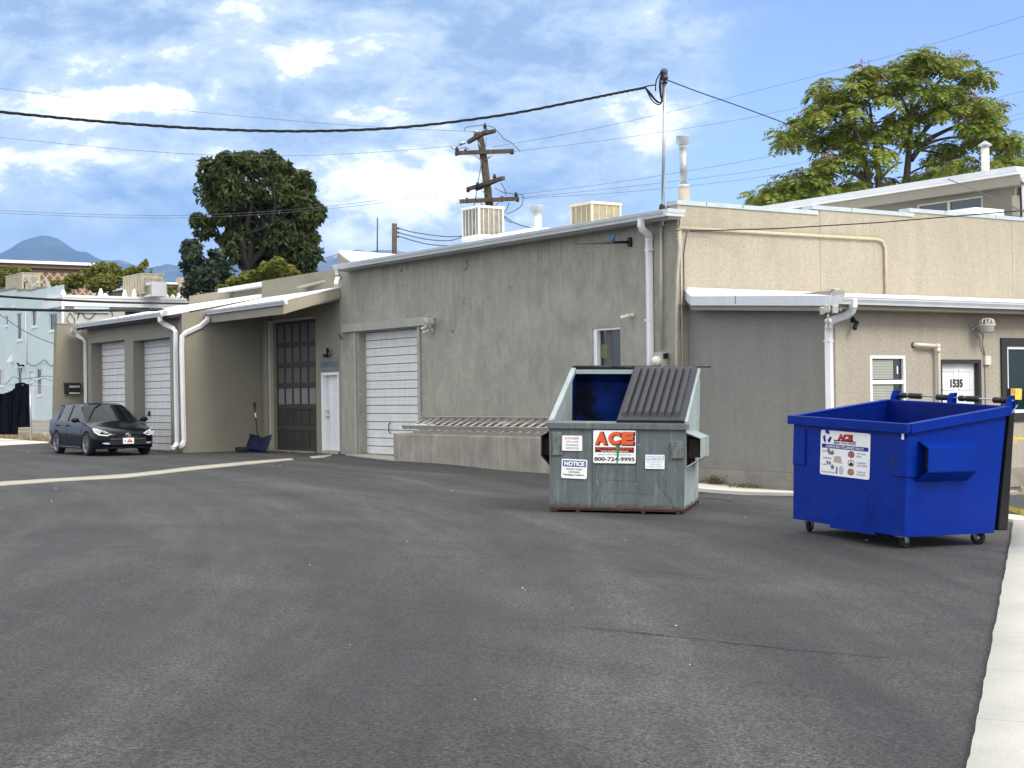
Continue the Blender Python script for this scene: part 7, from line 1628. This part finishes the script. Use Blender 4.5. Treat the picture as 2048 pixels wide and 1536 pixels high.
# two thick cables in front of the pale house
solo(MB().tube(bez([onD(-60,587,44), onD(0,592.5,44), onD(120,600,46), onD(240,605,48), onD(380,607.5,52)], 5), .038, 6), 'telecom_cable', M['wire'], 'upper of two thick black cables in front of the pale blue house', 'overhead wire', 'thick cables before the pale house')
solo(MB().tube(bez([onD(-60,616,42), onD(0,618,42), onD(100,620.5,44), onD(200,621,46), onD(345,620,50), onD(412,618,50)], 5), .045, 6), 'telecom_cable', M['wire'], 'lower of two thick black cables in front of the pale blue house', 'overhead wire', 'thick cables before the pale house')
solo(MB().tube(bez([onD(-40,605,50), onD(0,629,50), onD(40,657,50), onD(80,677,50), onD(112,689,50)], 5), .014, 5), 'drop_cable', M['wire_grey'], 'thin grey cable slanting down across the pale blue house windows', 'overhead wire')
# ------------------------------------------------------------------ haze
mb = MB().box(-14500, 3000, -5000, 14500, -12, 990)
hz_ = mb.build('haze', None); tag(hz_, kind='stuff')
m = bpy.data.materials.new('haze'); m.use_nodes = True; nt = m.node_tree; nt.nodes.clear()
pv = nt.nodes.new('ShaderNodeVolumePrincipled'); om = nt.nodes.new('ShaderNodeOutputMaterial'); nt.links.new(pv.outputs[0], om.inputs['Volume'])
pv.inputs['Density'].default_value = HAZE_DENS; pv.inputs['Color'].default_value = (.20,.46,1.0,1); pv.inputs['Anisotropy'].default_value = .0
hz_.data.materials.append(m)
if HAZE_DENS <= 0: bpy.data.objects.remove(hz_)

# ------------------------------------------------------------------ world
w = bpy.data.worlds.new('World'); sc.world = w; w.use_nodes = True; nt = w.node_tree; nt.nodes.clear()
out = nt.nodes.new('ShaderNodeOutputWorld'); bg = nt.nodes.new('ShaderNodeBackground'); lk(nt, bg.outputs[0], out.inputs[0])
SUN_EL, = (math.radians(42),)
# sun comes from the right and slightly behind the warehouse front: world +X, +Y
SV = Vector((.90, .10, 0)).normalized()*math.cos(SUN_EL)+Vector((0,0,math.sin(SUN_EL)))
SUN_ROT = math.atan2(SV.x, SV.y)
sky = nt.nodes.new('ShaderNodeTexSky'); sky.sky_type = 'NISHITA'; sky.sun_disc = False; sky.sun_elevation = SUN_EL; sky.sun_rotation = SUN_ROT; sky.altitude = 1300; sky.air_density = 1.0; sky.dust_density = .6; sky.ozone_density = 2.0
tc = nt.nodes.new('ShaderNodeTexCoord'); vec = tc.outputs['Generated']
def dotc(v): 
    d = nd(nt, 'ShaderNodeVectorMath', operation='DOT_PRODUCT'); lk(nt, vec, d.inputs[0]); d.inputs[1].default_value = tuple(v); return d.outputs['Value']
fwd = dotc(FW); rgt = dotc(RT); upz = dotc(UP)
# bearing and elevation of the view direction, as world compass quantities
az = math_(nt, 'ARCTAN2', rgt, fwd); el = math_(nt, 'ARCSINE', upz)
cmb = nd(nt, 'ShaderNodeCombineXYZ'); lk(nt, az, cmb.inputs[0]); lk(nt, math_(nt, 'MULTIPLY', el, 1.9), cmb.inputs[1])
P2 = cmb.outputs[0]
def lin(v, a, b, c, d, smooth=True):
    m = nd(nt, 'ShaderNodeMapRange'); m.interpolation_type = 'SMOOTHSTEP' if smooth else 'LINEAR'; lk(nt, v, m.inputs[0])
    for i, x in enumerate((a, b, c, d)): m.inputs[i+1].default_value = x
    return m.outputs[0]
def blob(a0, e0, sa, se):
    """soft bump at bearing a0, elevation e0"""
    x = math_(nt, 'DIVIDE', math_(nt, 'SUBTRACT', az, a0), sa); y = math_(nt, 'DIVIDE', math_(nt, 'SUBTRACT', el, e0), se)
    r = math_(nt, 'ADD', math_(nt, 'MULTIPLY', x, x), math_(nt, 'MULTIPLY', y, y)); return math_(nt, 'EXPONENT', math_(nt, 'MULTIPLY', r, -1))
A_of = lambda px: math.atan((px-1024)/3100)
E_of = lambda px, py: math.atan((792-.0134*(px-1024)-py)/3100/math.sqrt(1+((px-1024)/3100)**2))
# ragged edges: the bearings are warped by turbulence before the cloud masses are laid out
wn_ = nd(nt, 'ShaderNodeTexNoise'); wn_.inputs['Scale'].default_value = 11; wn_.inputs['Detail'].default_value = 8; wn_.inputs['Roughness'].default_value = .68; lk(nt, P2, wn_.inputs['Vector'])
wsep = nd(nt, 'ShaderNodeSeparateXYZ'); lk(nt, wn_.outputs['Color'], wsep.inputs[0])
az0, el0 = az, el
az = math_(nt, 'ADD', az, math_(nt, 'MULTIPLY', math_(nt, 'SUBTRACT', wsep.outputs[0], .5), .11)); el = math_(nt, 'ADD', el, math_(nt, 'MULTIPLY', math_(nt, 'SUBTRACT', wsep.outputs[1], .5), .06))
def pblob(px, py, sx, sy, amp): return math_(nt, 'MULTIPLY', blob(A_of(px), E_of(px, py), sx/3100, sy/3100), amp)
nA = nz(nt, P2, 9, 10, .60, .3, None, (1.3,4.2,.4)); nB = nz(nt, P2, 24, 8, .68, .4, None, (5.3,1.2,.9)); nD = nz(nt, P2, 60, 6, .6, .3, None, (0,2,.3))
edge = lin(az, A_of(1100), A_of(1600), 1.0, 0.12)
out_ = math_(nt, 'MAXIMUM', lin(az0, .62, .9, 0, 1.0), lin(el0, .36, .55, 0, 1.0))
dens = math_(nt, 'ADD', edge, pblob(1120, 60, 300, 75, .75)); dens = math_(nt, 'ADD', dens, math_(nt, 'MULTIPLY', math_(nt, 'SUBTRACT', nA, .5), 1.3)); dens = math_(nt, 'ADD', dens, out_)
alpha = math_(nt, 'MAXIMUM', lin(dens, .25, .95, 0, .97), out_)
tone = .52
calm = lin(el0, E_of(300,500), E_of(300,400), .25, 1.0)
fb = math_(nt, 'ADD', math_(nt, 'MULTIPLY', math_(nt, 'SUBTRACT', nA, .5), 1.7), math_(nt, 'MULTIPLY', math_(nt, 'SUBTRACT', nB, .5), 1.0)); fb = math_(nt, 'ADD', fb, math_(nt, 'MULTIPLY', math_(nt, 'SUBTRACT', nD, .5), .30))
tone = math_(nt, 'ADD', math_(nt, 'MULTIPLY', fb, calm), lin(el0, E_of(300,520), E_of(300,400), .56, .40))
for b_ in ((240,195,330,40,.26),(60,215,150,50,.22),(330,190,60,26,.18),(790,215,70,24,.30),(830,340,130,75,.42),(900,400,90,60,.25),(720,400,160,70,.22),(150,330,260,60,.16),(480,320,160,40,.14),(520,80,180,30,.06),(120,110,160,35,.14),(640,470,160,40,.10),
           (345,62,75,28,-.34),(45,28,120,26,-.30),(200,55,60,20,-.12),(300,150,300,22,-.12),(620,185,170,26,-.22),(640,40,150,22,-.06),(1120,85,280,60,-.34),(820,110,160,40,-.12),(230,370,60,20,-.26),(300,360,80,20,-.12),(1000,190,120,30,-.12),(180,470,320,40,-.14),(500,480,300,30,-.06),(40,360,80,16,-.14)):
    tone = math_(nt, 'ADD', tone, pblob(*b_))
CS = CLOUD
OUTV = math_(nt, 'MAXIMUM', math_(nt, 'MAXIMUM', lin(az0, .55, .9, 0, 1.0), lin(az0, -.9, -.5, 1.0, 0)), lin(el0, .34, .6, 0, 1.0))
ccol = ramp(nt, tone, [(.14, tuple(c*CS for c in (.20,.275,.39))), (.34, tuple(c*CS for c in (.285,.36,.455))), (.58, tuple(c*CS for c in (.42,.48,.54))), (.72, tuple(c*CS for c in (.70,.72,.74))), (.92, tuple(c*CS for c in (1.0,.97,.90)))])
bl_ = nd(nt, 'ShaderNodeMix', data_type='RGBA', blend_type='MIX'); hs = nd(nt, 'ShaderNodeMix', data_type='RGBA', blend_type='MULTIPLY'); hs.inputs[0].default_value = 1; lk(nt, sky.outputs[0], hs.inputs[6]); hs.inputs[7].default_value = (*SKYTINT, 1)
sc1 = nd(nt, 'ShaderNodeVectorMath', operation='SCALE'); ww = mix(nt, OUTV, ccol, tuple(c*CS for c in DOME)); lk(nt, ww, sc1.inputs[0]); sc1.inputs['Scale'].default_value = 10.0
lk(nt, alpha, bl_.inputs[0]); lk(nt, hs.outputs[2], bl_.inputs[6]); lk(nt, sc1.outputs[0], bl_.inputs[7])
lk(nt, bl_.outputs[2], bg.inputs[0]); bg.inputs[1].default_value = SKY_STR

sd = bpy.data.lights.new('sun', 'SUN'); sd.energy = SUN_STR; sd.angle = math.radians(SUN_ANG); sd.color = (1.0, .94, .84)
so = bpy.data.objects.new('sun', sd); COL.objects.link(so); so.rotation_euler = SV.to_track_quat('Z', 'Y').to_euler(); so.location = (0,0,60)

# ------------------------------------------------------------------ camera
cd = bpy.data.cameras.new('camera'); co = bpy.data.objects.new('camera', cd); COL.objects.link(co); sc.camera = co
cd.sensor_fit = 'HORIZONTAL'; cd.sensor_width = 36; cd.lens = 36*FPX/2048; cd.clip_start = .1; cd.clip_end = 40000
Mx = Matrix(((I3.x, J3.x, -F3.x, EYE.x), (I3.y, J3.y, -F3.y, EYE.y), (I3.z, J3.z, -F3.z, EYE.z), (0,0,0,1))); co.matrix_world = Mx
sc.view_settings.view_transform = 'Standard'; sc.view_settings.look = 'None'; sc.view_settings.exposure = EXPO; sc.view_settings.gamma = 1
sc.render.engine = 'CYCLES'; sc.render.resolution_x = 1024; sc.render.resolution_y = 768
sc.cycles.max_bounces = 6; sc.cycles.volume_bounces = 0; sc.cycles.transparent_max_bounces = 8
